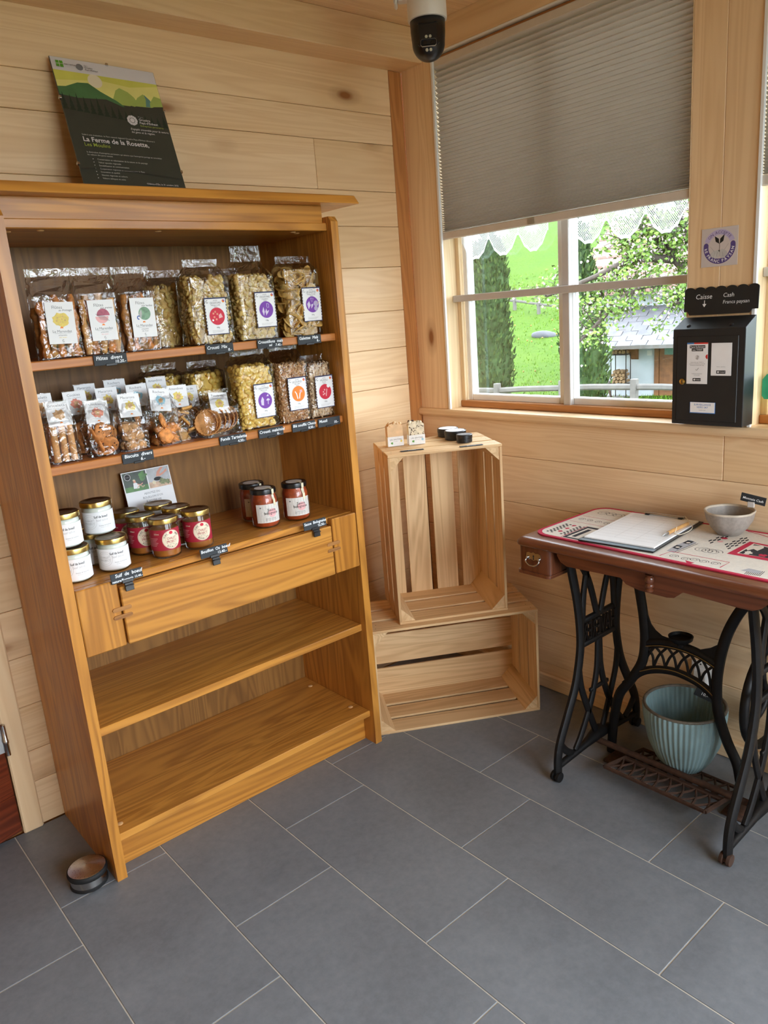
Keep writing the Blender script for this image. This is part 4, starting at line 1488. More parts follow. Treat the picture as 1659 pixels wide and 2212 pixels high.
snack_bag('corn_cake_bag', 'clear bag of round corn crackers beside the right panel, purple label', -0.808, -0.338, Z1, 0.128, 0.09, 0.190, 0.232, 'disc', 130, 0.0135, ('chip_gold', 'chip_tan'), 5,
          ('LES GALETTES', 'Galettes de maïs', 'purple', 'galette', '200g'), ws=0.95, group=GT, contents='corn_crackers', lx=0.022, lz=0.04)
snack_bag('honey_corn_bag', 'clear bag of round yellow corn puffs with purple label', -1.000, -0.338, Z2, 0.126, 0.085, 0.182, 0.232, 'ball', 420, 0.0125, ('corn_yellow',), 6,
          ("CROUSTI'MAÏS", 'Maïs au miel', 'purple', 'honey', '160g'), ws=0.9, group=GM, contents='corn_puffs', lx=0.014, lz=0.031)
snack_bag('honey_corn_bag', 'bag of yellow corn puffs in shade just behind the labelled corn puffs', -1.085, -0.215, Z2, 0.11, 0.08, 0.17, 0.205, 'ball', 220, 0.0125, ('corn_yellow',), 7, group=GM, contents='corn_puffs')
snack_bag('honey_corn_bag', 'farthest bag of yellow corn puffs against the back panel', -1.175, -0.115, Z2, 0.13, 0.08, 0.165, 0.205, 'ball', 200, 0.0125, ('corn_yellow',), 8, group=GM, contents='corn_puffs')
snack_bag('puffed_wheat_bag', 'clear bag of brown puffed wheat with orange circle label', -0.873, -0.338, Z2, 0.110, 0.085, 0.176, 0.236, 'grain', 800, 0.0062, ('puffed_wheat', 'puffed_wheat_pale'), 9,
          ('LES SOUFFLÉS', 'Blé soufflé', 'orange_print', 'wheat', '150g'), ws=0.9, group=GM, contents='puffed_grains', lx=0.006, lz=0.036)
snack_bag('muesli_bag', 'clear bag of pale muesli with red circle label at the right panel', -0.773, -0.338, Z2, 0.088, 0.085, 0.168, 0.192, 'grain', 650, 0.006, ('muesli_pale', 'muesli_dark', 'muesli_pale'), 10,
          ('MUESLI', 'Flocons', 'red_print', 'muesli', '350g'), ws=0.95, group=GM, contents='muesli_flakes', lx=0.006, lz=0.030)

# ---- biscuit bags with folded header cards
def biscuit_print(title, sub, colr, seed):
    def draw(pr, w, h):
        pr.text(title, -0.002, h - 0.0125, 0.0096, 'ink_grey', 'c', width=0.0042 * len(title) + 0.004)
        if sub:
            pr.text(sub, -0.001, h - 0.0190, 0.0072, 'ink_pale', 'c', width=0.0032 * len(sub) + 0.004)
        blob(pr, 0.001, h - 0.032, 0.0125, colr, seed, j=0.25, sx=1.1)
        blob(pr, 0.001, h - 0.032, 0.0065, 'tan_print', seed + 5, j=0.3)
        pr.line([(-.013, h - .0465), (.014, h - .0465)], 0.0006, 'ink_pale')
        pr.disc(0.002, h - 0.0545, 0.0036, 'orange_print', 12, a0=0, a1=180)
        pr.line([(-.004, h - .0565), (.008, h - .0565)], 0.0006, 'ink_pale')
    return draw

def biscuit_bag(name, label, x, y, w, d, hc, pieces, cardz, prt, seed, rot=0, group='biscuit bags on the second shelf', back=False, h=None, tilt=14, roll=0, dx=0.0):
    t = thing(name, label, 'bag', (x, y, Z2), (0, 0, R(rot)), group)
    bag_film(w, d, hc, h or cardz + 0.062, seed, seal=0.012, ws=0.75, jit=0.003).build('film', t)
    for me, nm, L in pieces:
        for loc, ro, scl in L:
            put(nm, me, t, loc, ro, scl)
    card(t, 0.059, 0.061, Matrix.Translation((dx, -d * 0.30, cardz)) @ Matrix.Rotation(R(roll), 4, 'Y') @ Matrix.Rotation(R(-tilt), 4, 'X'), prt, 'header_card')
    return t
# biscuit shapes
def roll_mesh():
    mb = MB()
    prof = []
    pts = []
    for k in range(20):
        a = k * 2 * PI * 1.6 / 19
        r_ = 0.0065 + 0.0030 * k / 19
        pts.append((r_ * math.cos(a), r_ * math.sin(a)))
    inner = [(p[0] * 0.82, p[1] * 0.82) for p in pts]
    n = len(pts)
    L = 0.088
    vs = [(p[0], p[1], 0) for p in pts] + [(p[0], p[1], L) for p in pts] + [(p[0], p[1], 0) for p in inner] + [(p[0], p[1], L) for p in inner]
    fs = []
    for k in range(n - 1):
        fs += [(k, k + 1, n + k + 1, n + k), (2 * n + k + 1, 2 * n + k, 3 * n + k, 3 * n + k + 1), (k + 1, k, 2 * n + k, 2 * n + k + 1), (n + k, n + k + 1, 3 * n + k + 1, 3 * n + k)]
    return mb.add(vs, fs, 'wafer').mesh('wafer_roll', 50)
def round_mesh(nm, matn, r_, th, seed, bumpy=0.12, chips=0):
    rr = random.Random(seed)
    mb = MB()
    g = ICO[3]
    vs = []
    for p in g[0]:
        v_ = Vector(p)
        k = 1 + bumpy * (noise.noise(v_ * 2.2 + Vector((seed, 0, 0))) + 0.5 * noise.noise(v_ * 6 + Vector((seed, 5, 0))))
        vs.append((v_.x * r_ * k, v_.y * r_ * k, v_.z * th * k))
    mb.add(vs, g[1], matn)
    for q in range(chips):
        a, b = rr.uniform(0, 6.28), rr.uniform(0.1, 0.8) * r_
        mb.ball((b * math.cos(a), b * math.sin(a), th * 0.82 * rr.choice((-1, 1))), 0.0021, 'choc', 1, 0.3)
    return mb.mesh(nm, True)
MR = roll_mesh()
MC = round_mesh('cookie', 'cookie', 0.026, 0.0075, 1, 0.10, 26)
MM = round_mesh('macaroon', 'macaroon', 0.0145, 0.0125, 2, 0.26)
MO = round_mesh('coconut_rock', 'rocher', 0.0175, 0.013, 3, 0.42)
MO2 = round_mesh('coconut_rock', 'rocher', 0.021, 0.007, 8, 0.32)
ma = MB().cbox(-0.016, -0.016, -0.0035, 0.016, 0.016, 0.0035, 0.0012, 'almond_square').mesh('almond_square')
def tart_mesh():
    n = 72
    mb = MB()
    def fl(a, z):
        return 1 + (0.035 * math.cos(24 * a)) * min(1, z / 0.006)
    mb.lathe([(0.030, 0.0), (0.036, 0.013), (0.0375, 0.014), (0.0365, 0.0145), (0.034, 0.0135), (0.0285, 0.0025), (0.001, 0.002)], n, (0, 0, 0), 'tart_shell', flute=fl)
    return mb.mesh('tartlet_shell', True)
MT = tart_mesh()
rr = random.Random(9)
U = (1, 1, 1)
def heap(n, w, d, h, r_, rg, flat=False):
    L = []
    rows = max(1, int(h / (r_ * 1.75)))
    per = max(1, int(math.ceil(n / rows)))
    k = 0
    for j in range(rows + 1):
        for i in range(per):
            if k >= n:
                break
            row = k % 2
            x = -w / 2 + r_ + (w - 2 * r_) * (i + 0.5 * (j % 2)) / max(1, per - 0.5)
            y = (-d / 2 + r_ * 0.95) if (i + j) % 3 else (d / 2 - r_)
            L.append(((x + rg.uniform(-.002, .002), y + rg.uniform(-.002, .002), r_ * 0.9 + j * r_ * 1.6), (rg.uniform(-.6, .6) + (1.3 if flat else 0), rg.uniform(-.6, .6), rg.uniform(0, 6)), (rg.uniform(.9, 1.1),) * 3))
            k += 1
    return L
def rolls(rg):
    return [((-0.022 + 0.021 * c_, -0.014 + 0.020 * q, 0.004), (rg.uniform(-.04, .04), rg.uniform(-.05, .05), rg.uniform(2.6, 4.2)), U) for c_ in range(3) for q in range(2)]
biscuit_bag('wafer_roll_bag', 'small bag of rolled wafers with brown rosette card, nearest the left panel', -1.567, -0.352, 0.074, 0.050, 0.096, [(MR, 'wafer_roll', rolls(rr))], 0.092,
            biscuit_print('Bricelets', 'au chocolat', 'tan_print', 3), 60, tilt=16, roll=2, dx=0.002)
biscuit_bag('wafer_roll_bag', 'wafer roll bag behind the brown rosette bag, only its card showing', -1.577, -0.262, 0.070, 0.050, 0.096, [(MR, 'wafer_roll', rolls(rr))], 0.108,
            biscuit_print('Bricelets', 'au chocolat', 'tan_print', 3), 61, tilt=6)
def cook(rg):
    L = [((0.003, -0.0215, 0.061), (1.42, 0.05, 0.4), U), ((-0.010, -0.013, 0.030), (1.25, -0.15, 1.6), U), ((0.013, -0.020, 0.026), (1.05, 0.1, 2.9), U), ((-0.010, 0.004, 0.058), (1.35, 0, 4), U),
         ((0.022, -0.002, 0.050), (1.1, 0.9, 3), U), ((-0.022, -0.008, 0.055), (1.2, -0.9, 2), U), ((0.002, 0.014, 0.040), (1.4, 0, 0), U), ((0.0, -0.006, 0.010), (0.15, 0.1, 0), U)]
    return L
biscuit_bag('cookie_bag', 'small bag of chocolate chip cookies with red-brown picture card', -1.469, -0.348, 0.076, 0.055, 0.088, [(MC, 'cookie', cook(rr))], 0.083,
            biscuit_print('Cookies', 'du chalet', 'rose_print', 6), 62, tilt=18, roll=6, rot=-3, dx=-0.002)
biscuit_bag('cookie_bag', 'cookie bag half hidden behind the front chocolate chip cookies', -1.490, -0.265, 0.07, 0.05, 0.088, [(MC, 'cookie', cook(rr))], 0.105,
            biscuit_print('Cookies', 'du chalet', 'rose_print', 6), 63, tilt=8)
biscuit_bag('macaroon_bag', 'small bag of round macaroons with golden picture card, front row', -1.384, -0.350, 0.074, 0.055, 0.090, [(MM, 'macaroon', heap(17, 0.072, 0.052, 0.088, 0.0150, rr))], 0.088,
            biscuit_print('Macarons', 'amandes', 'yellow_print', 9), 64, tilt=12, roll=3)
biscuit_bag('macaroon_bag', 'macaroon bag directly behind the front macaroons', -1.405, -0.262, 0.072, 0.05, 0.09, [(MM, 'macaroon', heap(14, 0.068, 0.046, 0.085, 0.0145, rr))], 0.104,
            biscuit_print('Macarons', 'amandes', 'yellow_print', 9), 65, tilt=5)
biscuit_bag('macaroon_bag', 'rearmost macaroon bag, left of the rear pale blue card', -1.430, -0.175, 0.072, 0.05, 0.09, [(MM, 'macaroon', heap(14, 0.068, 0.046, 0.085, 0.0145, rr))], 0.114,
            biscuit_print('Macarons', 'amandes', 'yellow_print', 9), 66, tilt=5, rot=4)
rock = lambda: [(MO, 'coconut_rock', heap(10, 0.072, 0.052, 0.078, 0.017, rr)), (MO2, 'coconut_rock', [((-0.01, -0.026, 0.026), (1.45, 0.1, 0), U), ((-0.012, -0.022, 0.066), (1.3, -0.2, 1), U)])]
biscuit_bag('coconut_rock_bag', 'small bag of orange-brown coconut rocks with pale blue card, front row', -1.292, -0.350, 0.074, 0.055, 0.094, rock(), 0.092,
            biscuit_print('Rochers', 'coco', 'blue_print', 12), 67, tilt=14, roll=8, rot=2, dx=-0.008)
biscuit_bag('coconut_rock_bag', 'coconut rock bag behind, between macaroon and blue cards', -1.322, -0.265, 0.07, 0.05, 0.09, rock(), 0.104,
            biscuit_print('Rochers', 'coco', 'blue_print', 12), 68, tilt=5)
biscuit_bag('coconut_rock_bag', 'rearmost coconut rock bag with tilted white card', -1.348, -0.185, 0.07, 0.05, 0.09, rock(), 0.118,
            biscuit_print('Rochers', 'coco', 'blue_print', 12), 69, tilt=5, rot=-4)
alm = [((rr.uniform(-.026, .026), rr.uniform(-.022, .014), 0.008 + 0.0085 * k), (rr.uniform(-.5, 1.4), rr.uniform(-.5, .5), rr.uniform(0, 6)), U) for k in range(11)]
biscuit_bag('almond_square_bag', 'small bag of square almond biscuits with yellow picture card', -1.232, -0.325, 0.072, 0.052, 0.092, [(ma, 'almond_square', alm)], 0.092,
            biscuit_print('Amandines', '', 'yellow_print', 15), 70, tilt=8, roll=2, dx=-0.002)
biscuit_bag('almond_square_bag', 'almond biscuit bag behind the yellow card, white card edge showing', -1.245, -0.225, 0.07, 0.05, 0.092, [(ma, 'almond_square', alm[:8])], 0.114,
            biscuit_print('Amandines', '', 'yellow_print', 15), 71, tilt=4)
def shells(n, x0):
    return [((x0 + 0.0135 * k, -0.004 + 0.004 * (k % 2), 0.0385), (0, R(-80 + 3 * k), R(38)), U) for k in range(n)]
biscuit_bag('tartlet_shell_bag', 'bag of fluted tartlet shells with red berry card, front', -1.130, -0.352, 0.118, 0.074, 0.080, [(MT, 'tartlet_shell', shells(6, -0.034) + [((-0.036, -0.016, 0.037), (0, R(-66), R(52)), U)])], 0.062,
            biscuit_print('Fonds de', 'tartelettes', 'yellow_print', 18), 72, tilt=20, roll=7, dx=0.003, h=0.128)
biscuit_bag('tartlet_shell_bag', 'tartlet shell bag behind the red berry card bag, in shade', -1.172, -0.262, 0.11, 0.07, 0.080, [(MT, 'tartlet_shell', shells(5, -0.03))], 0.082,
            biscuit_print('Fonds de', 'tartelettes', 'yellow_print', 18), 73, tilt=6, h=0.14)

# ---- slate price tags in shelf clips
def price_tag(label, x, y, z, lines, tilt=0, clip='shelf', rz=0.0):
    t = thing('price_tag', label, 'price tag', (x, y, z), (R(tilt), 0, R(rz)), 'chalk price tags on the bookcase')
    b = MB().cbox(-0.0425, -0.0022, 0, 0.0425, 0, 0.0262, 0.0008, 'slate_black').build('board', t)
    pr = MB().frame(ID, -0.0022)
    for s, px, pz, size, al in lines:
        pr.text(s, px, pz, size, 'chalk', al, shear=0.12, bold=0.018)
    pr.build('lettering', b)
    c = MB()
    if clip == 'shelf':
        c.cbox(-0.014, -0.0042, -0.0025, 0.014, 0.0005, 0.0035, 0.0008, 'plastic_black')
    else:
        c.cbox(-0.015, -0.0045, -0.004, 0.015, 0.003, 0.004, 0.0008, 'plastic_black')
        c.cbox(-0.0115, -0.006, -0.026, 0.0115, -0.001, -0.004, 0.001, 'plastic_black')
        c.cbox(-0.0115, -0.012, -0.013, 0.0115, -0.006, -0.010, 0.001, 'plastic_black')
    c.build('clip', t)
    return t
YT = -0.4085
A = 'l'
price_tag('slate price tag under the breadstick bags', -1.432, YT, 1.3835, [('Flûtes  divers', -.036, .0135, .0125, A), ('10.20.-', .039, .0035, .0105, 'r')])
price_tag('slate price tag under the crispy flakes with red circle', -1.125, YT, 1.3835, [('Crousti  Mix', -.038, .0130, .0120, A), ('8.-', .036, .0045, .0105, 'r')])
price_tag('slate price tag under the tall corn cushion bag', -0.9625, YT, 1.3835, [('Croustillons  maïs', -.039, .0150, .0115, A), ('sel', -.004, .0055, .0095, A), ('7.40.-', .040, .0040, .0100, 'r')])
price_tag('slate price tag under the round corn crackers', -0.823, YT, 1.3835, [('Galettes  Maïs', -.037, .0145, .0120, A), ('8.-', .036, .0050, .0100, 'r')])
price_tag('slate price tag under the macaroons and cookies', -1.401, YT, 1.1305, [('Biscuits  divers', -.036, .0150, .0125, A), ('6.-', .006, .0035, .0125, A)])
price_tag('slate price tag under the tartlet shells', -1.1195, YT, 1.1305, [('Fonds Tartelette', -.039, .0140, .0125, A), ('4.50.-', .038, .0030, .0105, 'r')])
price_tag('slate price tag under the yellow corn puffs', -0.992, YT, 1.1305, [('Crousti. maïs/miel', -.039, .0140, .0118, A), ('8.-', .030, .0035, .0100, 'r')])
price_tag('slate price tag under the puffed wheat', -0.875, YT, 1.1305, [('Blé soufflé Choco', -.039, .0145, .0118, A), ('8.50.-', .038, .0035, .0100, 'r')])
price_tag('slate price tag under the muesli', -0.779, YT, 1.1305, [('Muesli', -.038, .0140, .0120, A), ('10.-', .034, .0060, .0110, 'r')])
price_tag('slate price tag clipped below the tallow jars', -1.493, -0.439, 0.8355, [('Suif  de  boeuf', -.030, .0150, .0125, A), ('nature/Romarin', -.040, .0028, .0088, A), ('12.40.-', .0415, .0030, .0082, 'r')], clip='drawer', tilt=-8)
price_tag('slate price tag clipped below the red-label broth jars', -1.239, -0.439, 0.8355, [('Bouillon  Os  boeuf', -.039, .0150, .0115, A), ('13.40.-', .038, .0035, .0105, 'r')], clip='drawer', tilt=-8)
price_tag('slate price tag clipped below the tomato sauce jars', -0.891, -0.439, 0.8310, [('Sauce  Bolognaise', -.039, .0150, .0115, A), ('22.50.-', .038, .0035, .0105, 'r')], clip='drawer', tilt=-8)

# ---- jars
mat('tallow', S(236, 240, 228), 0.45, var=0.03)
mat('broth', S(176, 106, 42), 0.3, var=0.15, vscale=30)
mat('broth_dark', S(120, 74, 40), 0.3, var=0.15, vscale=30)
mat('sauce', S(176, 74, 34), 0.4, var=0.3, vscale=60, bmp=0.3)
mat('lid_black', S(18, 18, 20), 0.3)
mat('label_red', S(164, 30, 52), 0.5, var=0.05)
mat('label_cream', S(238, 224, 196), 0.5, var=0.03)
mat('label_check', S(224, 220, 212), 0.6, var=0.06, vscale=220)
mat('seal_cream', S(232, 220, 186), 0.6)

def wrap(mb, r_, a0, a1, z0, z1, matn, n=24):
    vs, fs = [], []
    for k in range(n + 1):
        a = R(a0 + (a1 - a0) * k / n)
        vs += [(r_ * math.cos(a), r_ * math.sin(a), z0), (r_ * math.cos(a), r_ * math.sin(a), z1)]
    for k in range(n):
        fs.append((2 * k, 2 * k + 2, 2 * k + 3, 2 * k + 1))
    return mb.add(vs, fs, matn)
def bend(pr, r_, face):
    """bend a flat print (x right, z up, facing -y) round the jar; face = direction angle in degrees"""
    out = []
    for p in pr.v:
        rr_ = r_ - p[1]
        a = R(face) + p[0] / r_
        out.append((rr_ * math.cos(a), rr_ * math.sin(a), p[2]))
    pr.v = out
    return pr
def lid(mb, r_, z, h, side, top):
    mb.lathe([(r_ * 0.97, z), (r_, z + 0.001), (r_, z + h * 0.75), (r_ * 0.985, z + h * 0.92), (r_ * 0.93, z + h), (r_ * 0.91, z + h * 0.96)], 40, (0, 0, 0), side, cap1=False, cap0=False)
    mb.lathe([(r_ * 0.91, z + h * 0.96), (r_ * 0.6, z + h * 0.97), (r_ * 0.57, z + h * 0.92), (r_ * 0.3, z + h * 0.93), (0.0005, z + h * 0.93)], 40, (0, 0, 0), top, cap0=False, cap1=False)
    return mb
JC = {}
def jar_parts(kind):
    if kind in JC:
        return JC[kind]
    if kind == 'tallow':
        r_, h = 0.0405, 0.083
        gl = MB().lathe([(r_ - .004, 0), (r_, .004), (r_, h - .014), (r_ - .001, h - .010), (r_ - .004, h - .006), (r_ - .004, h)], 40, (0, 0, 0), 'glass', cap1=False).mesh('glass', True)
        ct = MB().lathe([(r_ - .006, .003), (r_ - .003, .006), (r_ - .003, h - .014), (r_ - .007, h - .008)], 36, (0, 0, 0), 'tallow').mesh('tallow', 40)
        ld = lid(MB(), r_ + .0015, h - .006, 0.0145, 'gold_lid', 'lid_top_reflection').mesh('lid', 35)
        H = h - .006 + .0145
    elif kind == 'broth':
        r_, h = 0.0405, 0.105
        gl = MB().lathe([(r_ - .005, 0), (r_ - .001, .003), (r_, .008), (r_, h - .012), (r_ - .002, h - .006), (r_ - .003, h)], 40, (0, 0, 0), 'glass', cap1=False).mesh('glass', True)
        ct = MB().lathe([(r_ - .007, .004), (r_ - .003, .008), (r_ - .003, h - .022), (0.001, h - .022)], 36, (0, 0, 0), 'broth', cap1=False).mesh('broth', 40)
        ld = lid(MB(), r_ + .001, h - .007, 0.0150, 'gold_lid', 'lid_top_reflection').mesh('lid', 35)
        H = h - .007 + .015
    else:
        r_, h = 0.043, 0.118
        gl = MB().lathe([(r_ - .006, 0), (r_ - .001, .004), (r_, .010), (r_, h - .030), (r_ - .002, h - .022), (r_ - .006, h - .014), (r_ - .006, h)], 40, (0, 0, 0), 'glass', cap1=False).mesh('glass', True)
        ct = MB().lathe([(r_ - .008, .004), (r_ - .003, .010), (r_ - .003, h - .030), (r_ - .009, h - .014)], 36, (0, 0, 0), 'sauce').mesh('sauce', 40)
        ld = lid(MB(), r_ - .003, h - .013, 0.0160, 'lid_black', 'lid_black').mesh('lid', 35)
        H = h + .003
    JC[kind] = (r_, h, H, gl, ct, ld)
    return JC[kind]
PRC = {}
def jar(kind, name, label, x, y, z, face, group):
    r_, h, H, gl, ct, ld = jar_parts(kind)
    t = thing(name, label, 'jar', (x, y, z), (0, 0, R(face + 90)), group)
    put('glass', gl, t)
    put({'tallow': 'tallow', 'broth': 'broth', 'sauce': 'sauce'}[kind], ct, t)
    put('lid', ld, t)
    rl_ = r_ + 0.0006
    if kind not in PRC:
        if kind == 'tallow':
            lm = wrap(MB(), rl_, -90 - 92, -90 + 92, 0.008, h - 0.018, 'paper')
            pr = MB().frame(ID, 0.0)
            pr.bendy = True
            pr.step = 0.00006
            zt = h - 0.018
            pr.text('Suif de boeuf', -0.004, zt - 0.016, 0.0092, 'ink', bold=0.02, width=0.037)
            pr.text('Beef tallow', 0.001, zt - 0.0255, 0.0090, 'ink_pale', width=0.032)
            pr.text('Graisse de boeuf bio', 0.006, zt - 0.0390, 0.0042, 'ink_grey')
            pr.text('fondue au chalet', 0.010, zt - 0.0435, 0.0036, 'ink_pale')
            pr.ring(-0.018, zt - 0.026, 0.0195, 0.0200, 'ink_pale')
            pr.ring(-0.018, zt - 0.026, 0.0150, 0.0154, 'ink_pale')
            pr.text('CHALET', -0.018, zt - 0.0245, 0.0072, 'ink_pale', 'c')
            pr.text('PROJECT', -0.018, zt - 0.0325, 0.0072, 'ink_pale', 'c')
        elif kind == 'broth':
            lm = wrap(MB(), rl_, -90 - 110, -90 + 62, 0.024, h - 0.022, 'label_red')
            pr = MB().frame(ID, 0.0)
            pr.bendy = True
            pr.step = 0.00006
            cz = 0.024 + (h - 0.046) / 2
            pr.disc(0.008, cz, 0.0265, 'label_cream', 40)
            pr.ring(0.008, cz, 0.0250, 0.0254, 'label_red')
            pr.ring(0.008, cz, 0.0168, 0.0172, 'label_red')
            pr.disc(0.008, cz + 0.0195, 0.0052, 'red_print', 14, ry=0.0045)
            pr.text('CHALET', 0.008, cz + 0.0005, 0.0098, 'label_red', 'c', bold=0.01, width=0.026)
            pr.text('PROJECT', 0.008, cz - 0.0088, 0.0098, 'label_red', 'c', bold=0.01, width=0.028)
            pr.text('EST. 2022', 0.008, cz - 0.0138, 0.0035, 'ink', 'c')
            pr.arctext('PURE', 0.008, cz, 0.0210, 0.0062, 'ink', mid=142)
            pr.arctext('BEEF', 0.008, cz, 0.0210, 0.0062, 'ink', mid=38)
            pr.arctext('BOUILLON', 0.008, cz, 0.0210, 0.0062, 'ink', mid=270, inward=True)
            pr.text('350ml', -0.040, cz + 0.0165, 0.0060, 'label_cream')
            for q in range(6):
                pr.line([(-0.058, cz + 0.006 - q * 0.0042), (-0.030 - 0.003 * (q % 3), cz + 0.006 - q * 0.0042)], 0.0010, 'pink_print')
        else:
            lm = wrap(MB(), rl_, -90 - 54, -90 + 54, 0.018, 0.076, 'label_check')
            pr = MB().frame(ID, 0.0)
            pr.bendy = True
            pr.step = 0.00006
            for q in range(9):
                xx = -0.040 + q * 0.0095
                pr.line([(xx, 0.020), (xx + 0.012, 0.074)], 0.0005, 'ink_pale')
                pr.line([(xx + 0.012, 0.020), (xx, 0.074)], 0.0005, 'ink_pale')
            pr.disc(0.010, 0.048, 0.0135, 'pink_print', 18)
            pr.disc(-0.026, 0.066, 0.0024, 'ink_grey', 10)
            pr.text('Sauce', 0.008, 0.0540, 0.0118, 'ink', 'c', bold=0.008)
            pr.text('bolognaise', 0.006, 0.0445, 0.0118, 'ink', 'c', bold=0.008, width=0.044)
            pr.text('Boeuf de nos alpages', 0.004, 0.0300, 0.0040, 'ink_grey', 'c')
            pr.text('200 g - à conserver au frais', 0.004, 0.0255, 0.0034, 'ink_grey', 'c')
        bend(pr, rl_, -90)
        PRC[kind] = (lm.mesh('label', True), pr.mesh('print'))
    lb = put('label', PRC[kind][0], t)
    put('print', PRC[kind][1], lb)
    if kind == 'sauce':
        s = MB()
        s.lathe([(0.026, h + .0028), (0.0, h + .0030)], 28, (0, 0, 0), 'label_check', cap0=False, cap1=False)
        a = R(-62)
        rad = [0.012, 0.034, 0.0412, 0.0414, 0.0380, 0.0395, 0.0440, 0.0442]
        zz = [h + .0033, h + .0036, h + .0010, h - .0125, h - .017, h - .024, h - .032, h - .050]
        vs, fs = [], []
        for r2, z2 in zip(rad, zz):
            for sd in (-1, 1):
                vs.append((r2 * math.cos(a) - sd * 0.0045 * math.sin(a), r2 * math.sin(a) + sd * 0.0045 * math.cos(a), z2))
        for k in range(len(rad) - 1):
            fs.append((2 * k, 2 * k + 1, 2 * k + 3, 2 * k + 2))
        s.add(vs, fs, 'seal_cream')
        s.build('paper_seal', t)
    return t
GJ = 'tallow jars with gold lids'
FC = -118
jar('tallow', 'tallow_jar', 'lower of the two stacked tallow jars at the left panel', -1.583, -0.332, Z3, FC, GJ)
HT = jar_parts('tallow')[2]
jar('tallow', 'tallow_jar', 'upper of the two stacked tallow jars at the left panel', -1.588, -0.318, Z3 + HT, FC, GJ)
jar('tallow', 'tallow_jar', 'front tallow jar standing right behind its chalk price tag', -1.477, -0.325, Z3, FC, GJ)
jar('tallow', 'tallow_jar', 'top tallow jar stacked on two others, highest of the right-hand stack', -1.480, -0.262, Z3 + HT, FC, GJ)
jar('tallow', 'tallow_jar', 'tallow jar behind the front one, its label half covered', -1.494, -0.222, Z3, FC, GJ)
jar('tallow', 'tallow_jar', 'rearmost tallow jar, only its gold lid peeking out', -1.512, -0.132, Z3, FC, GJ)
GB = 'broth jars with red labels'
for x, y, fc, lb in ((-1.330, -0.335, -100, 'broth jar with red label nearest the shelf edge, middle of the group'), (-1.229, -0.335, -108, 'broth jar with red label at the right of the group, glowing amber'),
                     (-1.358, -0.250, -108, 'second-row broth jar showing its red label left of the front jar'), (-1.247, -0.248, -108, 'broth jar directly behind the right-hand amber jar'),
                     (-1.366, -0.160, -112, 'broth jar in the rear left, in front of the leaflet'), (-1.262, -0.160, -108, 'rearmost broth jar on the right, mostly its gold lid')):
    jar('broth', 'broth_jar', lb, x, y, Z3, fc, GB)
GS = 'tomato sauce jars with black lids'
jar('sauce', 'sauce_jar', 'left front tomato sauce jar with black lid', -0.984, -0.310, Z3, -104, GS)
jar('sauce', 'sauce_jar', 'right tomato sauce jar with black lid, beside the drawer tag', -0.876, -0.322, Z3, -112, GS)
jar('sauce', 'sauce_jar', 'tomato sauce jar hidden behind the left front one', -0.962, -0.205, Z3, -104, GS)

# ---- recipe leaflet behind the broth
mat('photo_green', S(70, 120, 50), 0.4, var=0.35, vscale=60)
mat('photo_dark', S(40, 56, 38), 0.4, var=0.4, vscale=50)
mat('photo_grey', S(176, 178, 180), 0.4, var=0.15, vscale=50)
mat('photo_table', S(198, 166, 138), 0.4, var=0.3, vscale=70)
mat('photo_food', S(110, 116, 70), 0.4, var=0.5, vscale=120)
mat('skin_print', S(214, 150, 128), 0.5, var=0.05)
fy = thing('leaflet', 'white broth recipe leaflet with two photographs standing behind the jars', 'leaflet', (-1.238, -0.088, Z3), (R(-13), 0, R(-1)))
lf = MB().cbox(-0.078, 0, 0, 0.078, 0.003, 0.205, 0.0006, 'paper').build('sheet', fy)
pr = MB().frame(ID, 0.0)
pr.rect(-0.075, 0.142, 0.000, 0.202, 'photo_dark')
pr.rect(-0.075, 0.142, 0.000, 0.158, 'photo_green')
blob(pr, -0.012, 0.186, 0.013, 'photo_green', 2, j=0.3)
pr.disc(-0.060, 0.189, 0.0115, 'ink', 20)
pr.ring(-0.060, 0.189, 0.0085, 0.0105, 'ink_pale')
pr.text('PROJECT', -0.060, 0.1875, 0.0035, 'ink_pale', 'c')
pr.flat([(-0.048, 0.151), (-0.030, 0.150), (-0.028, 0.160), (-0.037, 0.169), (-0.046, 0.168)], 'paper')
pr.disc(-0.041, 0.1725, 0.0042, 'skin_print', 12)
pr.disc(-0.042, 0.1755, 0.0042, 'seal_cream', 12, a0=0, a1=180)
pr.line([(-0.034, 0.163), (-0.024, 0.160), (-0.016, 0.164)], 0.003, 'skin_print')
pr.line([(-0.036, 0.152), (-0.026, 0.160), (-0.018, 0.152), (-0.012, 0.156)], 0.0035, 'photo_table')
pr.rect(0.003, 0.142, 0.075, 0.202, 'photo_grey')
pr.rect(0.003, 0.142, 0.075, 0.160, 'photo_table')
pr.flat([(0.030, 0.176), (0.036, 0.190), (0.050, 0.202), (0.060, 0.202), (0.046, 0.188), (0.040, 0.176)], 'skin_print')
pr.flat([(0.036, 0.178), (0.056, 0.186), (0.068, 0.196), (0.070, 0.188), (0.052, 0.178), (0.038, 0.174)], 'skin_print')
pr.disc(0.034, 0.168, 0.013, 'ink', 16, ry=0.006)
blob(pr, 0.048, 0.158, 0.010, 'photo_food', 6, j=0.3)
blob(pr, 0.064, 0.155, 0.008, 'photo_food', 7, j=0.3)
blob(pr, 0.020, 0.158, 0.006, 'seal_cream', 8, j=0.3)
for k, tx in enumerate(('AJOUTEZ DU', "BOUILLON D'OS", 'À VOTRE VIE')):
    pr.text(tx, 0.006, 0.127 - k * 0.0125, 0.0088, 'ink_grey', 'c')
for k in range(6):
    pr.line([(-0.05, 0.083 - k * 0.007), (0.055, 0.083 - k * 0.007)], 0.001, 'ink_pale')
pr.build('print', lf)
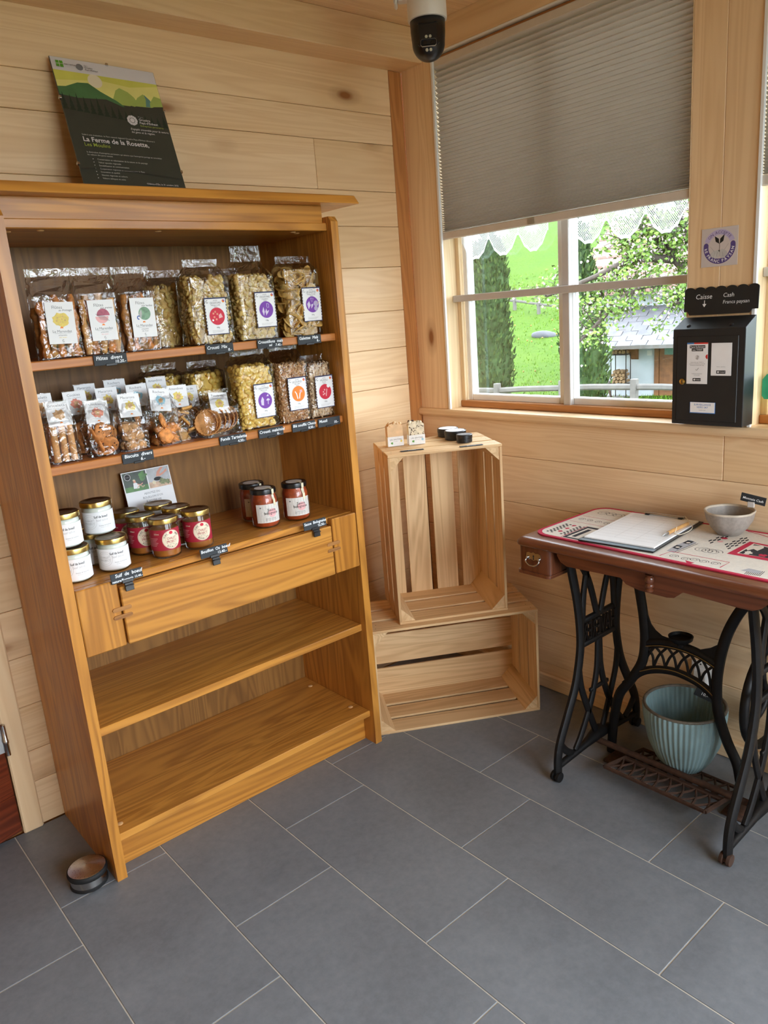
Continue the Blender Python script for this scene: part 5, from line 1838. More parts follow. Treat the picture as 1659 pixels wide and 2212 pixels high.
# ================================================================== CRATES AND WHAT STANDS ON THEM
def hit(u, v, ax, val):
    """point where a pixel's ray meets the plane axis = val"""
    r = CM @ Vector(((u - 829.5) / 1658.25, -(v - 1106.0) / 1658.25, -1.0))
    o = Vector(cam.location)
    return o + r * ((val - o[ax]) / r[ax])
CA = R(-30.9)
ex, ey = Vector((math.cos(CA), math.sin(CA), 0)), Vector((-math.sin(CA), math.cos(CA), 0))
def crate(label, fr, w, h, d, nback, backaxis, zb, seed):
    """fr: front right bottom corner; opening faces -y"""
    o = Vector((fr[0], fr[1], zb)) - ex * (w / 2) + ey * (d / 2)
    t = thing('wooden_crate', label, 'crate', tuple(o), (0, 0, CA), 'slatted pine crates')
    rr = random.Random(seed)
    th, g = 0.009, 0.016
    sw = (d - th - 2 * g) / 3
    for k in range(3):
        y0 = -d / 2 + k * (sw + g)
        for z0 in (0.0, h - th):
            e = rr.uniform(-.001, .001)
            MB().cbox(-w / 2 + e, y0, z0, w / 2 + e, y0 + sw, z0 + th, 0.0012, 'crate_x').build('slat', t)
        for x0 in (-w / 2, w / 2 - th):
            MB().cbox(x0, y0, th + .0004, x0 + th, y0 + sw, h - th - .0004, 0.0012, 'crate_z').build('slat', t)
    gb = 0.020
    if backaxis == 'x':
        sb = (h - (nback - 1) * gb) / nback
        for k in range(nback):
            z0 = k * (sb + gb)
            MB().cbox(-w / 2, d / 2 - th, z0, w / 2, d / 2, z0 + sb, 0.0012, 'crate_x').build('back_slat', t)
    else:
        sb = (w - (nback - 1) * gb) / nback
        for k in range(nback):
            x0 = -w / 2 + k * (sb + gb)
            MB().cbox(x0, d / 2 - th, 0, x0 + sb, d / 2, h, 0.0012, 'crate_z').build('back_slat', t)
    q = 0.048
    for sx in (-1, 1):
        for sz in (0, 1):
            x0 = sx * (w / 2 - th)
            z0 = th if sz == 0 else h - th
            dz = q if sz == 0 else -q
            pts = [(x0, z0), (x0 - sx * q, z0), (x0, z0 + dz)]
            MB().prism(pts, -d / 2 + 0.004, d / 2 - th, 'y', 'crate_y').build('corner_block', t)
    nl = MB()
    for sx in (-1, 1):
        for k in range(3):
            for j in range(2):
                nl.lathe([(0.0018, h + 0.0002), (0.0, h + 0.0004)], 8, (sx * (w / 2 - 0.018 - 0.006 * j), -d / 2 + k * (sw + g) + sw * (0.3 + 0.4 * j), 0), 'iron_rust', cap0=False, cap1=False)
    nl.build('nail_heads', t)['kind'] = 'stuff'
    return t
crate('wide slatted pine crate lying on its side on the floor tiles', (-0.161, -0.707), 0.60, 0.398, 0.29, 3, 'x', 0.0, 1)
crate('upright slatted pine crate stacked on top of the wide crate', (-0.233, -0.631), 0.394, 0.602, 0.29, 4, 'z', 0.3985, 2)
ZT = 1.0015

# ---- two wrapped soap bars
mat('soap_tan', S(214, 176, 128), 0.5, var=0.12, vscale=50, sss=0.1)
mat('soap_cream', S(216, 202, 172), 0.5, var=0.2, vscale=70)
mat('soap_fleck', S(80, 58, 44), 0.6, var=0.4, vscale=90)
mat('soap_band', S(226, 226, 224), 0.7, var=0.06, vscale=120)
def soap(x, y, rz, label, m1, seed, flecks, dot):
    t = thing('soap_bar', label, 'soap', (x, y, ZT), (0, 0, rz), 'handmade soaps on the crate')
    rr = random.Random(seed)
    w, d, h = 0.058, 0.028, 0.080
    mb = MB()
    n = 14
    pts = [(-w / 2 + .002, 0.001), (w / 2 - .002, 0.001), (w / 2 - .001, 0.006)]
    top = []
    for k in range(n + 1):
        q = k / n
        top.append((w / 2 - .001 - q * (w - .002), h - 0.010 + 0.010 * math.sin(q * PI) + rr.uniform(-.004, .004)))
    pts = pts + top + [(-w / 2 + .001, 0.006)]
    mb.prism(pts, -d / 2 + .001, d / 2 - .001, 'y', m1)
    for k in range(12):
        mb.ball((rr.uniform(-w / 2 + .006, w / 2 - .006), rr.uniform(-d / 2 + .004, d / 2 - .004), h - 0.004 + rr.uniform(-.004, .003)), rr.uniform(.004, .0075), m1, 2, 0.25, rng=rr)
    for k in range(flecks):
        mb.ball((rr.uniform(-w / 2 + .004, w / 2 - .004), -d / 2 + .0012, rr.uniform(0.035, h - .012)), rr.uniform(.0012, .0026), 'soap_fleck', 1, 0.4, rng=rr)
    if flecks:
        for k in range(7):
            mb.ball((rr.uniform(-w / 2 + .004, .004), rr.uniform(-d / 2, d / 2) * .7, h + rr.uniform(-.001, .004)), rr.uniform(.003, .0055), 'soap_fleck', 1, 0.4, rng=rr)
    mb.build('bar', t, 50)
    b = MB().cbox(-w / 2 - .0004, -d / 2 - .0004, 0, w / 2 + .0004, d / 2 + .0004, 0.034, 0.001, 'soap_band').build('paper_band', t)
    pr = MB().frame(ID, -d / 2 - .0004)
    pr.text('LES SAVONS', 0, 0.0215, 0.0078, 'ink', 'c')
    pr.text('de la ferme', 0, 0.016, 0.0035, 'ink_grey', 'c')
    pr.disc(0.020, 0.017, 0.0042, dot, 14)
    blob(pr, -0.014, 0.012, 0.004, 'pb_logo', seed, j=0.4)
    pr.build('print', b)
soap(-0.432, -0.312, CA + R(6), 'tan soap bar in a white paper band with green dot', 'soap_tan', 3, 0, 'yellow_print')
soap(-0.372, -0.358, CA + R(2), 'speckled cream soap bar with dark crust and blue dot', 'soap_cream', 5, 26, 'blue_print')
# ---- balm tins
def tin(x, y, r_, h, label):
    t = thing('balm_tin', label, 'tin', (x, y, ZT), (0, 0, CA), 'black balm tins on the crate')
    MB().lathe([(r_ - .003, 0), (r_ - .001, .001), (r_ - .001, h * .52), (0, h * .52)], 40, (0, 0, 0), 'plastic_black', cap1=False).build('base', t, 40)
    l = MB().lathe([(r_ - .001, h * .50), (r_, h * .53), (r_, h * .93), (r_ - .002, h), (r_ - .004, h * .985), (0, h * .985)], 40, (0, 0, 0), 'plastic_black', cap0=False, cap1=False).build('lid', t, 40)
    MB().lathe([(r_ - .005, h * .99), (0, h * .99)], 40, (0, 0, 0), 'paper' if r_ > 0.03 else 'ink_grey', cap0=False, cap1=False).build('sticker', l)
    if r_ <= 0.03:
        pr = MB().frame(Matrix.Rotation(R(-90), 4, 'X'), -h * .9905)
        pr.text('BAUME', 0, -0.002, 0.006, 'chalk', 'c')
        pr.build('print', l)
tin(-0.200, -0.345, 0.0385, 0.030, 'rearmost large black tin with white top on the crate')
tin(-0.236, -0.418, 0.0390, 0.032, 'middle large black tin with white top on the crate')
tin(-0.268, -0.492, 0.0285, 0.028, 'small black tin nearest the crate front edge')
for px, lab in (((890, 973), 'flat black name strip on the crate in front of the soaps'), ((1018, 963), 'flat black name strip on the crate in front of the tins')):
    p = hit(*px, 2, ZT)
    t = thing('name_strip', lab, 'label', (p.x, p.y, ZT), (0, 0, CA), 'name strips on the crate')
    b = MB().cbox(-0.040, -0.008, 0, 0.040, 0.008, 0.0015, 0.0005, 'slate_black').build('strip', t)
    pr = MB().frame(Matrix.Rotation(R(-90), 4, 'X'), -0.0015)
    pr.text('Savons' if px[0] < 950 else 'Baumes', 0, -0.003, 0.010, 'chalk', 'c', shear=.15)
    pr.build('lettering', b)

# ================================================================== SEWING TABLE
TX0, TX1, TY0, TY1, TZ = -0.457, -0.030, -1.775, -0.862, 0.770
tb = thing('sewing_table', 'antique treadle sewing table with brown wooden top and black cast-iron legs', 'table', (-0.245, -1.285, 0))
top = MB()
def edge_prof():
    return [(0.006, 0.0), (0.002, 0.003), (0.0, 0.009), (0.002, 0.016), (0.007, 0.022), (0.014, 0.026), (0.022, 0.027)]
ep = edge_prof()
loops = []
for off, dz in [(0.012, -0.002)] + ep:
    z = TZ - 0.027 + dz
    c = 0.020
    x0, x1, y0, y1 = TX0 + off, TX1 - off, TY0 + off, TY1 - off
    L = []
    for cx_, cy_, a0 in ((x1 - c, y1 - c, 0), (x0 + c, y1 - c, 90), (x0 + c, y0 + c, 180), (x1 - c, y0 + c, 270)):
        for k in range(6):
            a = R(a0 + 90 * k / 5)
            L.append((cx_ + c * math.cos(a), cy_ + c * math.sin(a), z))
    loops.append(L)
n = len(loops[0])
vs = [p for L in loops for p in L]
fs = []
for i in range(len(loops) - 1):
    for k in range(n):
        fs.append((i * n + k, i * n + (k + 1) % n, (i + 1) * n + (k + 1) % n, (i + 1) * n + k))
fs += [tuple(range(n))[::-1], tuple(range((len(loops) - 1) * n, len(loops) * n))]
top.add(vs, fs, 'mahogany_y')
wb(top, 'table_top', tb, 35)
# apron with a scalloped lower edge
AX = -0.432
out = [hit(u, v, 0, AX) for u, v in ((1203, 1200), (1210, 1214), (1224, 1224), (1262, 1232), (1340, 1248), (1352, 1262), (1380, 1275), (1440, 1291), (1456, 1292), (1475, 1280), (1590, 1312), (1625, 1320), (1645, 1316), (1657, 1308))]
pts = [(p.y, p.z) for p in out]
pts = [(pts[0][0], TZ - 0.026)] + pts + [(pts[-1][0], TZ - 0.026)]
wb(MB().prism(pts, AX, AX + 0.016, 'x', 'mahogany_y'), 'apron', tb)
sp = hit(1405, 1246, 0, AX)
sz0, sz1 = hit(1405, 1277, 0, AX).z, hit(1405, 1240, 0, AX).z
hh = sz1 - sz0
wb(MB().lathe([(0.004, 0), (0.010, .03 * hh), (0.011, .12 * hh), (0.008, .2 * hh), (0.012, .3 * hh), (0.012, .42 * hh), (0.0085, .5 * hh), (0.0125, .62 * hh), (0.0125, .85 * hh), (0.009, .92 * hh), (0.012, hh)], 16, (AX - 0.004, sp.y, sz0), 'mahogany_z'), 'spindle', tb, 50)
for y0, y1 in ((-0.868, -0.985), (-1.765, -1.648)):
    ym = (y0 + y1) / 2
    hw_ = abs(y1 - y0) / 2
    dr = MB()
    pr_ = []
    for cx_, cy_, a0 in ((-0.10, hw_ - .012, 0), (-0.445 + .012, hw_ - .012, 90), (-0.445 + .012, -hw_ + .012, 180), (-0.10, -hw_ + .012, 270)):
        for k in range(5):
            a = R(a0 + 90 * k / 4)
            pr_.append((cx_ + .012 * math.cos(a), ym + cy_ + .012 * math.sin(a)))
    dr.prism(pr_, 0.664, TZ - 0.029, 'z', 'mahogany_z')
    do = wb(dr, 'drawer', tb, 40)
    bp = MB().prism([(AXx - (0.006 if AXx < -0.3 else -0.0), ym + (yy_ - ym) * 1.06) for AXx, yy_ in pr_], 0.655, 0.665, 'z', 'mahogany_x')
    bp.build('base_moulding', do)
    pl = MB()
    X_ = -0.4455
    sh = [(-.028, .0), (-.026, .012), (-.018, .015), (-.008, .013), (0, .017), (.008, .013), (.018, .015), (.026, .012), (.028, .0), (.020, -.008), (.010, -.006), (0, -.010), (-.010, -.006), (-.020, -.008)]
    pl.prism([(ym + a, 0.712 + b) for a, b in sh], X_ - 0.0018, X_, 'x', 'steel')
    pl.tube(bez([(X_ - .004, ym + .022, .710), (X_ - .010, ym + .024, .700), (X_ - .011, ym + .012, .690), (X_ - .011, ym, .688), (X_ - .011, ym - .012, .690), (X_ - .010, ym - .024, .700), (X_ - .004, ym - .022, .710)], 5), 0.0024, 8, 'steel')
    for s in (-1, 1):
        pl.ball((X_ - .003, ym + s * .022, .710), .005, 'steel', 2)
    pl.prism([(ym - .0022, .705), (ym + .0022, .705), (ym + .0012, .712), (ym + .003, .716), (ym, .720), (ym - .003, .716), (ym - .0012, .712)], X_ - 0.0021, X_ - 0.001, 'x', 'ink')
    pl.build('drawer_pull', do, 50)

# cast iron side frames
XC = -0.245
def side_frame(y, letters):
    mb = MB()
    fl = (0.62, 1.0)
    def arc(pts, r_=0.0120):
        P = bez([(XC + a, y, b) for a, b in pts], 8)
        mb.tube(P, r_, 8, 'iron_black', flat=(1.0, 0.72), up=(0, 1, 0))
    for s in (-1, 1):
        arc([(s * .152, .738), (s * .136, .667), (s * .112, .57), (s * .098, .47), (s * .100, .39), (s * .125, .29), (s * .170, .20), (s * .206, .13), (s * .220, .08), (s * .222, .02)], 0.0165)
        arc([(s * .140, .715), (s * .085, .67), (s * .045, .60), (s * .008, .49)])
        arc([(s * .050, .742), (s * .060, .66), (s * .078, .58), (s * .086, .49)])
        arc([(s * .004, .41), (s * .012, .30), (s * .045, .20), (s * .095, .11), (s * .130, .065)])
        arc([(s * .108, .36), (s * .095, .27), (s * .060, .18), (s * .030, .11), (s * .010, .07)])
        arc([(s * .212, .125), (s * .180, .085), (s * .150, .062)])
    for z in (0.492, 0.412):
        mb.cbox(XC - .100, y - .007, z - .009, XC + .100, y + .007, z + .009, 0.003, 'iron_black')
    mb.cbox(XC - .012, y - .006, 0.30, XC + .012, y + .006, 0.41, 0.003, 'iron_black')
    mb.cbox(XC - .05, y - .005, 0.235, XC + .05, y + .005, 0.248, 0.002, 'iron_black')
    mb.tube([(XC - .215, y, .048), (XC - .08, y, .060), (XC, y, .075), (XC + .08, y, .060), (XC + .215, y, .048)], [.011, .013, .024, .013, .011], 8, 'iron_black')
    mb.cbox(XC - .165, y - .012, .730, XC + .165, y + .012, TZ - .0275, 0.003, 'iron_black')
    f = wb(mb, 'side_frame', tb, 50)
    if letters:
        tx = MB()
        vs_, fs_, lo_, hi_ = text_geo('HAVERER', 0, 0.0)
        k_ = 0.168 / (hi_ - lo_)
        def mk(yy_):
            return [(XC - (p[0] - (lo_ + hi_) / 2) * k_, yy_, 0.4215 + p[1] * 0.086) for p in vs_]
        tx.add(mk(y - .005), fs_, 'iron_black')
        tx.add(mk(y + .005), [g[::-1] for g in fs_], 'iron_black')
        bm_edges = {}
        for g in fs_:
            for a, b in zip(g, g[1:] + g[:1]):
                if (b, a) in bm_edges:
                    del bm_edges[(b, a)]
                else:
                    bm_edges[(a, b)] = 1
        nv = len(vs_)
        tx.add(mk(y - .005) + mk(y + .005), [(a, b, nv + b, nv + a) for a, b in bm_edges], 'iron_black')
        tx.build('cast_lettering', f)
    for s in (-1, 1):
        c = MB()
        cx_ = XC + s * .222
        c.cbox(cx_ - .010, y - .010, .012, cx_ + .010, y + .010, .05, .003, 'iron_black')
        M = Matrix.Translation((cx_ - .006, y, .017)) @ Matrix.Rotation(R(90), 4, 'X')
        c.lathe([(.006, -.016), (.016, -.014), (.017, -.006), (.011, -.004), (.011, .004), (.017, .006), (.016, .014), (.006, .016)], 20, (0, 0, 0), 'iron_black' if y > -1.2 else 'iron_rust', M)
        wb(c, 'caster', tb, 40)
side_frame(-1.016, True)
side_frame(-1.555, False)

# arched cast brace
BX = -0.22
def bp_(L):
    return [tuple(hit(u, v, 0, BX)) for u, v in L]
br = MB()
def strand(L, r_=0.012, n=8):
    br.tube(bez(bp_(L), n), r_, 8, 'iron_black', flat=(1.0, 0.8), up=(1, 0, 0))
strand([(1376, 1245), (1384, 1290), (1391, 1340), (1393, 1390), (1386, 1432), (1360, 1472), (1338, 1500), (1327, 1550), (1322, 1600), (1320, 1632)], 0.0155)
strand([(1618, 1300), (1596, 1325), (1572, 1368), (1556, 1420), (1548, 1480), (1552, 1540), (1570, 1600), (1592, 1650), (1600, 1690)], 0.0155)
up_ = [(1392, 1388), (1430, 1387), (1470, 1395), (1510, 1411), (1552, 1437)]
lw_ = [(1350, 1478), (1385, 1452), (1420, 1446), (1460, 1452), (1500, 1470), (1530, 1492), (1552, 1516)]
strand(up_, 0.0125)
strand(lw_, 0.0125)
strand([(1396, 1400), (1430, 1397), (1470, 1405), (1510, 1421), (1550, 1447)], 0.004)
# corner gussets
for L in ([(1392, 1306), (1400, 1330), (1406, 1348), (1416, 1362), (1430, 1374), (1452, 1382), (1454, 1394), (1393, 1392)],
          [(1580, 1348), (1568, 1376), (1552, 1392), (1534, 1400), (1508, 1404), (1510, 1416), (1552, 1440), (1562, 1410)]):
    q = bp_(L)
    br.prism([(p[1], p[2]) for p in q], BX - .003, BX + .003, 'x', 'iron_black')
# lattice of crossing arcs
lat_t = [(1400, 1400), (1415, 1396), (1442, 1398), (1467, 1404), (1492, 1413), (1517, 1424), (1540, 1440)]
lat_b = [(1390, 1446), (1412, 1440), (1437, 1441), (1462, 1448), (1488, 1458), (1513, 1472), (1536, 1490)]
for k in range(6):
    a, b = lat_t[k], lat_b[k + 1]
    strand([a, ((a[0] + b[0]) / 2 + 4, (a[1] + b[1]) / 2 - 3), b], 0.0042, 5)
    a, b = lat_t[k + 1], lat_b[k]
    strand([a, ((a[0] + b[0]) / 2 - 4, (a[1] + b[1]) / 2 - 3), b], 0.0042, 5)
bo = wb(br, 'brace', tb, 50)
gl = MB()
for L, o_ in ((up_, 6), (lw_[1:], -4)):
    P = [(p[0] - .009, p[1], p[2]) for p in [tuple(hit(u, v + o_, 0, BX)) for u, v in L]]
    gl.tube(bez(P, 6), 0.0012, 5, 'gold_line')
gl.build('gold_stripe', bo)
cp = hit(1474, 1392, 0, BX)
cu = MB().lathe([(.008, -.016), (.010, -.004), (.024, .0), (.033, .008), (.035, .018), (.031, .019), (.029, .010), (.0, .006)], 28, (BX - .01, cp.y, cp.z + 0.012), 'iron_black', cap1=False)
wb(cu, 'oil_cup', tb, 50)
# fly wheel and treadle
fw = MB()
WCX, WCY, WCZ, WR = -0.145, -1.505, 0.345, 0.150
ring_ = [(WCX + WR * math.cos(R(a)), WCY, WCZ + WR * math.sin(R(a))) for a in range(0, 361, 10)]
fw.tube(ring_, 0.013, 10, 'iron_black', caps=False, up=(0, 1, 0))
for k in range(4):
    a = R(k * 90 + 20)
    fw.tube(bez([(WCX, WCY, WCZ), (WCX + .07 * math.cos(a + .3), WCY, WCZ + .07 * math.sin(a + .3)), (WCX + WR * math.cos(a), WCY, WCZ + WR * math.sin(a))], 6), 0.009, 8, 'iron_black', up=(0, 1, 0))
fw.tube([(WCX, WCY - .02, WCZ), (WCX, WCY + .05, WCZ)], 0.018, 12, 'iron_black', up=(0, 0, 1))
wb(fw, 'fly_wheel', tb, 50)
td = MB()
px0, px1, py0, py1, pz = -0.385, -0.165, -1.450, -1.130, 0.0
for a, b in (((px0, py0), (px1, py0)), ((px1, py0), (px1, py1)), ((px1, py1), (px0, py1)), ((px0, py1), (px0, py0))):
    td.tube([(a[0], a[1], pz), (b[0], b[1], pz)], 0.007, 6, 'iron_rust')
for xm in (px0 + .105, px0 + .118):
    td.tube([(xm, py0, pz), (xm, py1, pz)], 0.006, 6, 'iron_rust')
ncell = 8
for (xa_, xb_) in ((px0, px0 + .105), (px0 + .118, px1)):
    for k in range(ncell):
        ya_, yb_ = py1 + (py0 - py1) * k / ncell, py1 + (py0 - py1) * (k + 1) / ncell
        xm = (xa_ + xb_) / 2
        td.tube(bez([(xa_, ya_, pz), (xm, ya_ * .35 + yb_ * .65, pz), (xb_, yb_, pz)], 5), 0.0038, 6, 'iron_rust')
        td.tube(bez([(xb_, ya_, pz), (xm, ya_ * .35 + yb_ * .65, pz), (xa_, yb_, pz)], 5), 0.0038, 6, 'iron_rust')
td.v = [(p[0], p[1], p[2] + 0.058 - (p[0] - px0) * 0.19) for p in td.v]
wb(td, 'treadle', tb, 50)
ax_ = MB().tube([(XC - .02, -1.016, .055), (XC - .02, -1.555, .055)], 0.010, 8, 'iron_rust')
ax_.cbox(-0.29, -1.13, .0, -0.20, -1.06, .012, .003, 'iron_rust')
ax_.cbox(-0.29, -1.52, .0, -0.20, -1.45, .012, .003, 'iron_rust')
wb(ax_, 'treadle_axle', tb, 50)
wb(MB().tube([(XC + .03, -1.475, .06), (WCX + .02, -1.478, WCZ - .03)], 0.006, 8, 'iron_black'), 'pitman_rod', tb, 50)

# ---- printed table runner
mat('cloth_cream', S(222, 214, 202), 0.9, var=0.06, vscale=160, bmp=0.15, bscale=900)
mat('cloth_red', S(190, 30, 66), 0.85, var=0.08, vscale=200)
mat('cloth_black', S(38, 34, 40), 0.85, var=0.1, vscale=200)
mat('cloth_grey', S(172, 170, 174), 0.9, var=0.08, vscale=200)
RX0, RX1, RY0, RY1 = -0.405, -0.036, -1.750, -0.885
rn = thing('table_runner', 'cream and red printed cloth runner spread over the sewing table', 'table runner', ((RX0 + RX1) / 2, (RY0 + RY1) / 2, TZ))
def rrect(x0, x1, y0, y1, c, n=7):
    L = []
    for cx_, cy_, a0 in ((x1 - c, y1 - c, 0), (x0 + c, y1 - c, 90), (x0 + c, y0 + c, 180), (x1 - c, y0 + c, 270)):
        for k in range(n):
            a = R(a0 + 90 * k / (n - 1))
            L.append((cx_ + c * math.cos(a), cy_ + c * math.sin(a)))
    return L
wb(MB().prism(rrect(RX0, RX1, RY0, RY1, 0.05), TZ + .0003, TZ + .0040, 'z', 'cloth_red'), 'red_border', rn, 40)
cl = wb(MB().prism(rrect(RX0 + .011, RX1 - .013, RY0 + .011, RY1 - .011, 0.045), TZ + .0006, TZ + .0043, 'z', 'cloth_cream'), 'cloth', rn, 40)
# flat print: local x = along the table (towards -y), z = towards the wall
pm = MB().frame(Matrix(((0, 0, 1, 0), (-1, 0, 0, 0), (0, -1, 0, 0), (0, 0, 0, 1))), -(TZ + .0043))
pm.step = 0.000002
# frame maps (px, -h, pz) -> x = pz, y = -px, z = h
def Lx(y):
    return -y
def checks(y0, x0, ny, nx, s, m1):
    for i in range(ny):
        for j in range(nx):
            if (i + j) % 2 == 0:
                pm.rect(Lx(y0) + i * s, x0 + j * s, Lx(y0) + (i + 1) * s, x0 + (j + 1) * s, m1)
checks(-0.915, -0.37, 3, 13, 0.0078, 'cloth_black')
checks(-0.965, -0.37, 3, 13, 0.0078, 'cloth_black')
for q in range(3):
    blob(pm, 0.950, -0.345 + q * 0.035, 0.007, 'cloth_red', q, j=0.3)
pm.rect(0.990, -0.390, 1.050, -0.260, 'cloth_black')
pm.rect(1.000, -0.38, 1.04, -0.275, 'cloth_cream')
pm.rect(1.008, -0.37, 1.022, -0.285, 'cloth_black')
for k in range(18):
    pm.rect(0.984, -0.39 + k * 0.0075, 0.989, -0.386 + k * 0.0075, 'cloth_red')
pm.line([(0.905, -0.235), (1.08, -0.235)], 0.002, 'cloth_red')
pm.line([(0.905, -0.165), (1.08, -0.165)], 0.002, 'cloth_red')
def scroll(cx_, cz_, r_, m1='cloth_black', turns=1.6, flip=1):
    P = []
    for k in range(26):
        a = k / 25 * turns * 2 * PI
        q = r_ * (1 - 0.72 * k / 25)
        P.append((cx_ + flip * q * math.cos(a), cz_ + q * math.sin(a)))
    pm.line(P, 0.0016, m1)
for k in range(5):
    scroll(0.925 + 0.03 * k, -0.20, 0.012, 'cloth_black', flip=(-1) ** k)
for k in range(3):
    scroll(0.94 + 0.028 * k, -0.105, 0.022, 'cloth_black', flip=(-1) ** k)
pm.rect(1.02, -0.145, 1.10, -0.06, 'cloth_red')
pm.rect(1.028, -0.137, 1.10, -0.068, 'cloth_black')
# right of the clipboard
def Pm(u, v):
    p = hit(u, v, 2, TZ + .0043)
    return (-p.y, p.x)
for a, b in ((1420, 1187), (1480, 1180)):
    pass
c0 = Pm(1418, 1192)
c1 = Pm(1492, 1172)
pm.flat([Pm(1440, 1190), Pm(1455, 1180), Pm(1490, 1166), Pm(1504, 1172), Pm(1480, 1183), Pm(1455, 1194)], 'cloth_grey')
pm.flat([Pm(1452, 1183), Pm(1462, 1177), Pm(1475, 1180), Pm(1464, 1187)], 'cloth_black')
pm.flat([Pm(1474, 1173), Pm(1486, 1167), Pm(1500, 1170), Pm(1488, 1176)], 'cloth_black')
pm.disc(*Pm(1464, 1182), 0.006, 'cloth_cream', 12)
pm.line([Pm(1456, 1193), Pm(1504, 1173)], 0.002, 'cloth_black')
pm.line([Pm(1461, 1194), Pm(1508, 1174.5)], 0.002, 'cloth_black')
pm.disc(*Pm(1487, 1172.5), 0.006, 'cloth_cream', 12)
pm.line([Pm(1425, 1200), Pm(1450, 1191), Pm(1576, 1215), Pm(1555, 1226)], 0.003, 'cloth_red')
for u, v in ((1455, 1201), (1480, 1207), (1500, 1209), (1520, 1213), (1545, 1217)):
    scroll(*Pm(u, v), 0.013, 'cloth_black')
pm.flat([Pm(1480, 1210), Pm(1500, 1216), Pm(1485, 1219)], 'cloth_red')
for u, v in ((1515, 1187), (1530, 1190), (1543, 1192)):
    scroll(*Pm(u, v), 0.022, 'cloth_black')
for u0, v0, nu, nv in ((1530, 1168, 5, 3), (1565, 1176, 6, 5)):
    for i in range(nu):
        for j in range(nv):
            if (i + j) % 2 == 0:
                uu, vv = u0 + i * 8 + j * 1.5, v0 - i * 3.0 + j * 2.2
                pm.flat([Pm(uu, vv), Pm(uu + 7, vv - 2.6), Pm(uu + 8.5, vv - .6), Pm(uu + 1.5, vv + 2)], 'cloth_black')
pm.disc(*Pm(1565, 1163), 0.009, 'cloth_red', 7)
pm.disc(*Pm(1556, 1170), 0.008, 'pink_print', 10)
pm.flat([Pm(1570, 1196), Pm(1620, 1170), Pm(1672, 1180), Pm(1672, 1214)], 'cloth_red')
pm.flat([Pm(1592, 1195), Pm(1628, 1174), Pm(1672, 1184), Pm(1672, 1208)], 'cloth_cream')
pm.flat([Pm(1596, 1195), Pm(1630, 1176), Pm(1672, 1186), Pm(1660, 1206)], 'cloth_black')
pm.flat([Pm(1612, 1186), Pm(1622, 1178), Pm(1650, 1180), Pm(1650, 1184), Pm(1636, 1190), Pm(1628, 1186), Pm(1615, 1189)], 'cloth_cream')
blob(pm, *Pm(1617, 1194), 0.012, 'cloth_cream', 4, j=0.4)
blob(pm, *Pm(1647, 1200), 0.010, 'cloth_red', 5, j=0.3)
for k in range(9):
    a = Pm(1608 + k * 4, 1240 + k * .6)
    b = Pm(1620 + k * 4, 1230 + k * .6)
    pm.line([a, b], 0.0016, 'cloth_black')
pm.flat([Pm(1600, 1232), Pm(1618, 1228), Pm(1645, 1234), Pm(1640, 1240)], 'cloth_grey')
pm.line([Pm(1615, 1148), Pm(1640, 1154), Pm(1668, 1163)], 0.004, 'cloth_red')
pm.build('print', cl, loc=(0, 0, 0))['kind'] = 'stuff'

# ---- clipboard with paper, clip and pen
CZ = TZ + 0.0055
cb = thing('clipboard', 'black clipboard with ruled white sheets lying on the runner', 'clipboard', (-0.218, -1.150, CZ), (0, 0, R(-84.5)))
# local: x = across (towards the right end of the table), y = towards the wall
MB().cbox(-0.114, -0.172, 0, 0.114, 0.165, 0.004, 0.001, 'plastic_black').build('board', cb)
mat('board_edge', S(120, 140, 152), 0.3)
MB().cbox(-0.113, -0.171, 0.0041, 0.113, -0.152, 0.0046, 0.0002, 'board_edge').build('front_strip', cb)
ps = MB().cbox(-0.106, -0.150, 0.0047, 0.106, 0.150, 0.0090, 0.0006, 'paper').build('paper_stack', cb)
pr = MB().frame(Matrix.Rotation(R(-90), 4, 'X'), -0.0090)
for k in range(9):
    pr.line([(-0.095, 0.085 - k * 0.025), (0.095, 0.085 - k * 0.025)], 0.0007, 'ink_pale')
for x in (-0.095, -0.03, 0.03, 0.095):
    pr.line([(x, 0.085), (x, -0.115)], 0.0006, 'ink_pale')
for k in range(5):
    pr.line([(-0.09, 0.135 - k * 0.008), (0.05 - 0.02 * (k % 3), 0.135 - k * 0.008)], 0.0008, 'ink_grey')
pr.build('print', ps)
ck = MB().tube([(-0.062, 0.150, 0.012), (0.062, 0.150, 0.012)], 0.005, 10, 'steel')
ck.cbox(-0.060, 0.138, 0.0092, -0.045, 0.160, 0.014, 0.002, 'plastic_black')
ck.cbox(0.045, 0.138, 0.0092, 0.060, 0.160, 0.014, 0.002, 'plastic_black')
ck.build('clip', cb, 40)
mat('bamboo', S(206, 156, 96), 0.45, var=0.15, vscale=60)
mat('string', S(228, 216, 190), 0.9)
a, b = hit(1431, 1157, 2, CZ + .0145), hit(1486, 1131, 2, CZ + .0145)
pen = thing('ballpoint_pen', 'bamboo ballpoint pen with silver tip lying on the ruled paper', 'pen', tuple(a))
dv = (b - a)
MB().tube([dv * .20, dv * .6, dv], [.0052, .0055, .0050], 12, 'bamboo').build('barrel', pen, 50)
MB().tube([Vector((0, 0, -.002)), dv * .05 + Vector((0, 0, -.001)), dv * .2], [.0008, .0022, .0050], 12, 'steel').build('tip', pen, 50)
st_ = [Vector((0, 0, 0)) + dv * .55 + Vector((0, 0, .0062)), dv * .52 + Vector((-.012, -.006, .001)), dv * .45 + Vector((-.02, -.014, -.0045)), dv * .2 + Vector((.03, -.03, -.0045)), dv * 0.5 + Vector((.06, -.02, -.004)), dv * .9 + Vector((.07, .04, .004))]
MB().tube(bez([tuple(x) for x in st_], 6), 0.0011, 6, 'string').build('cord', pen, True)

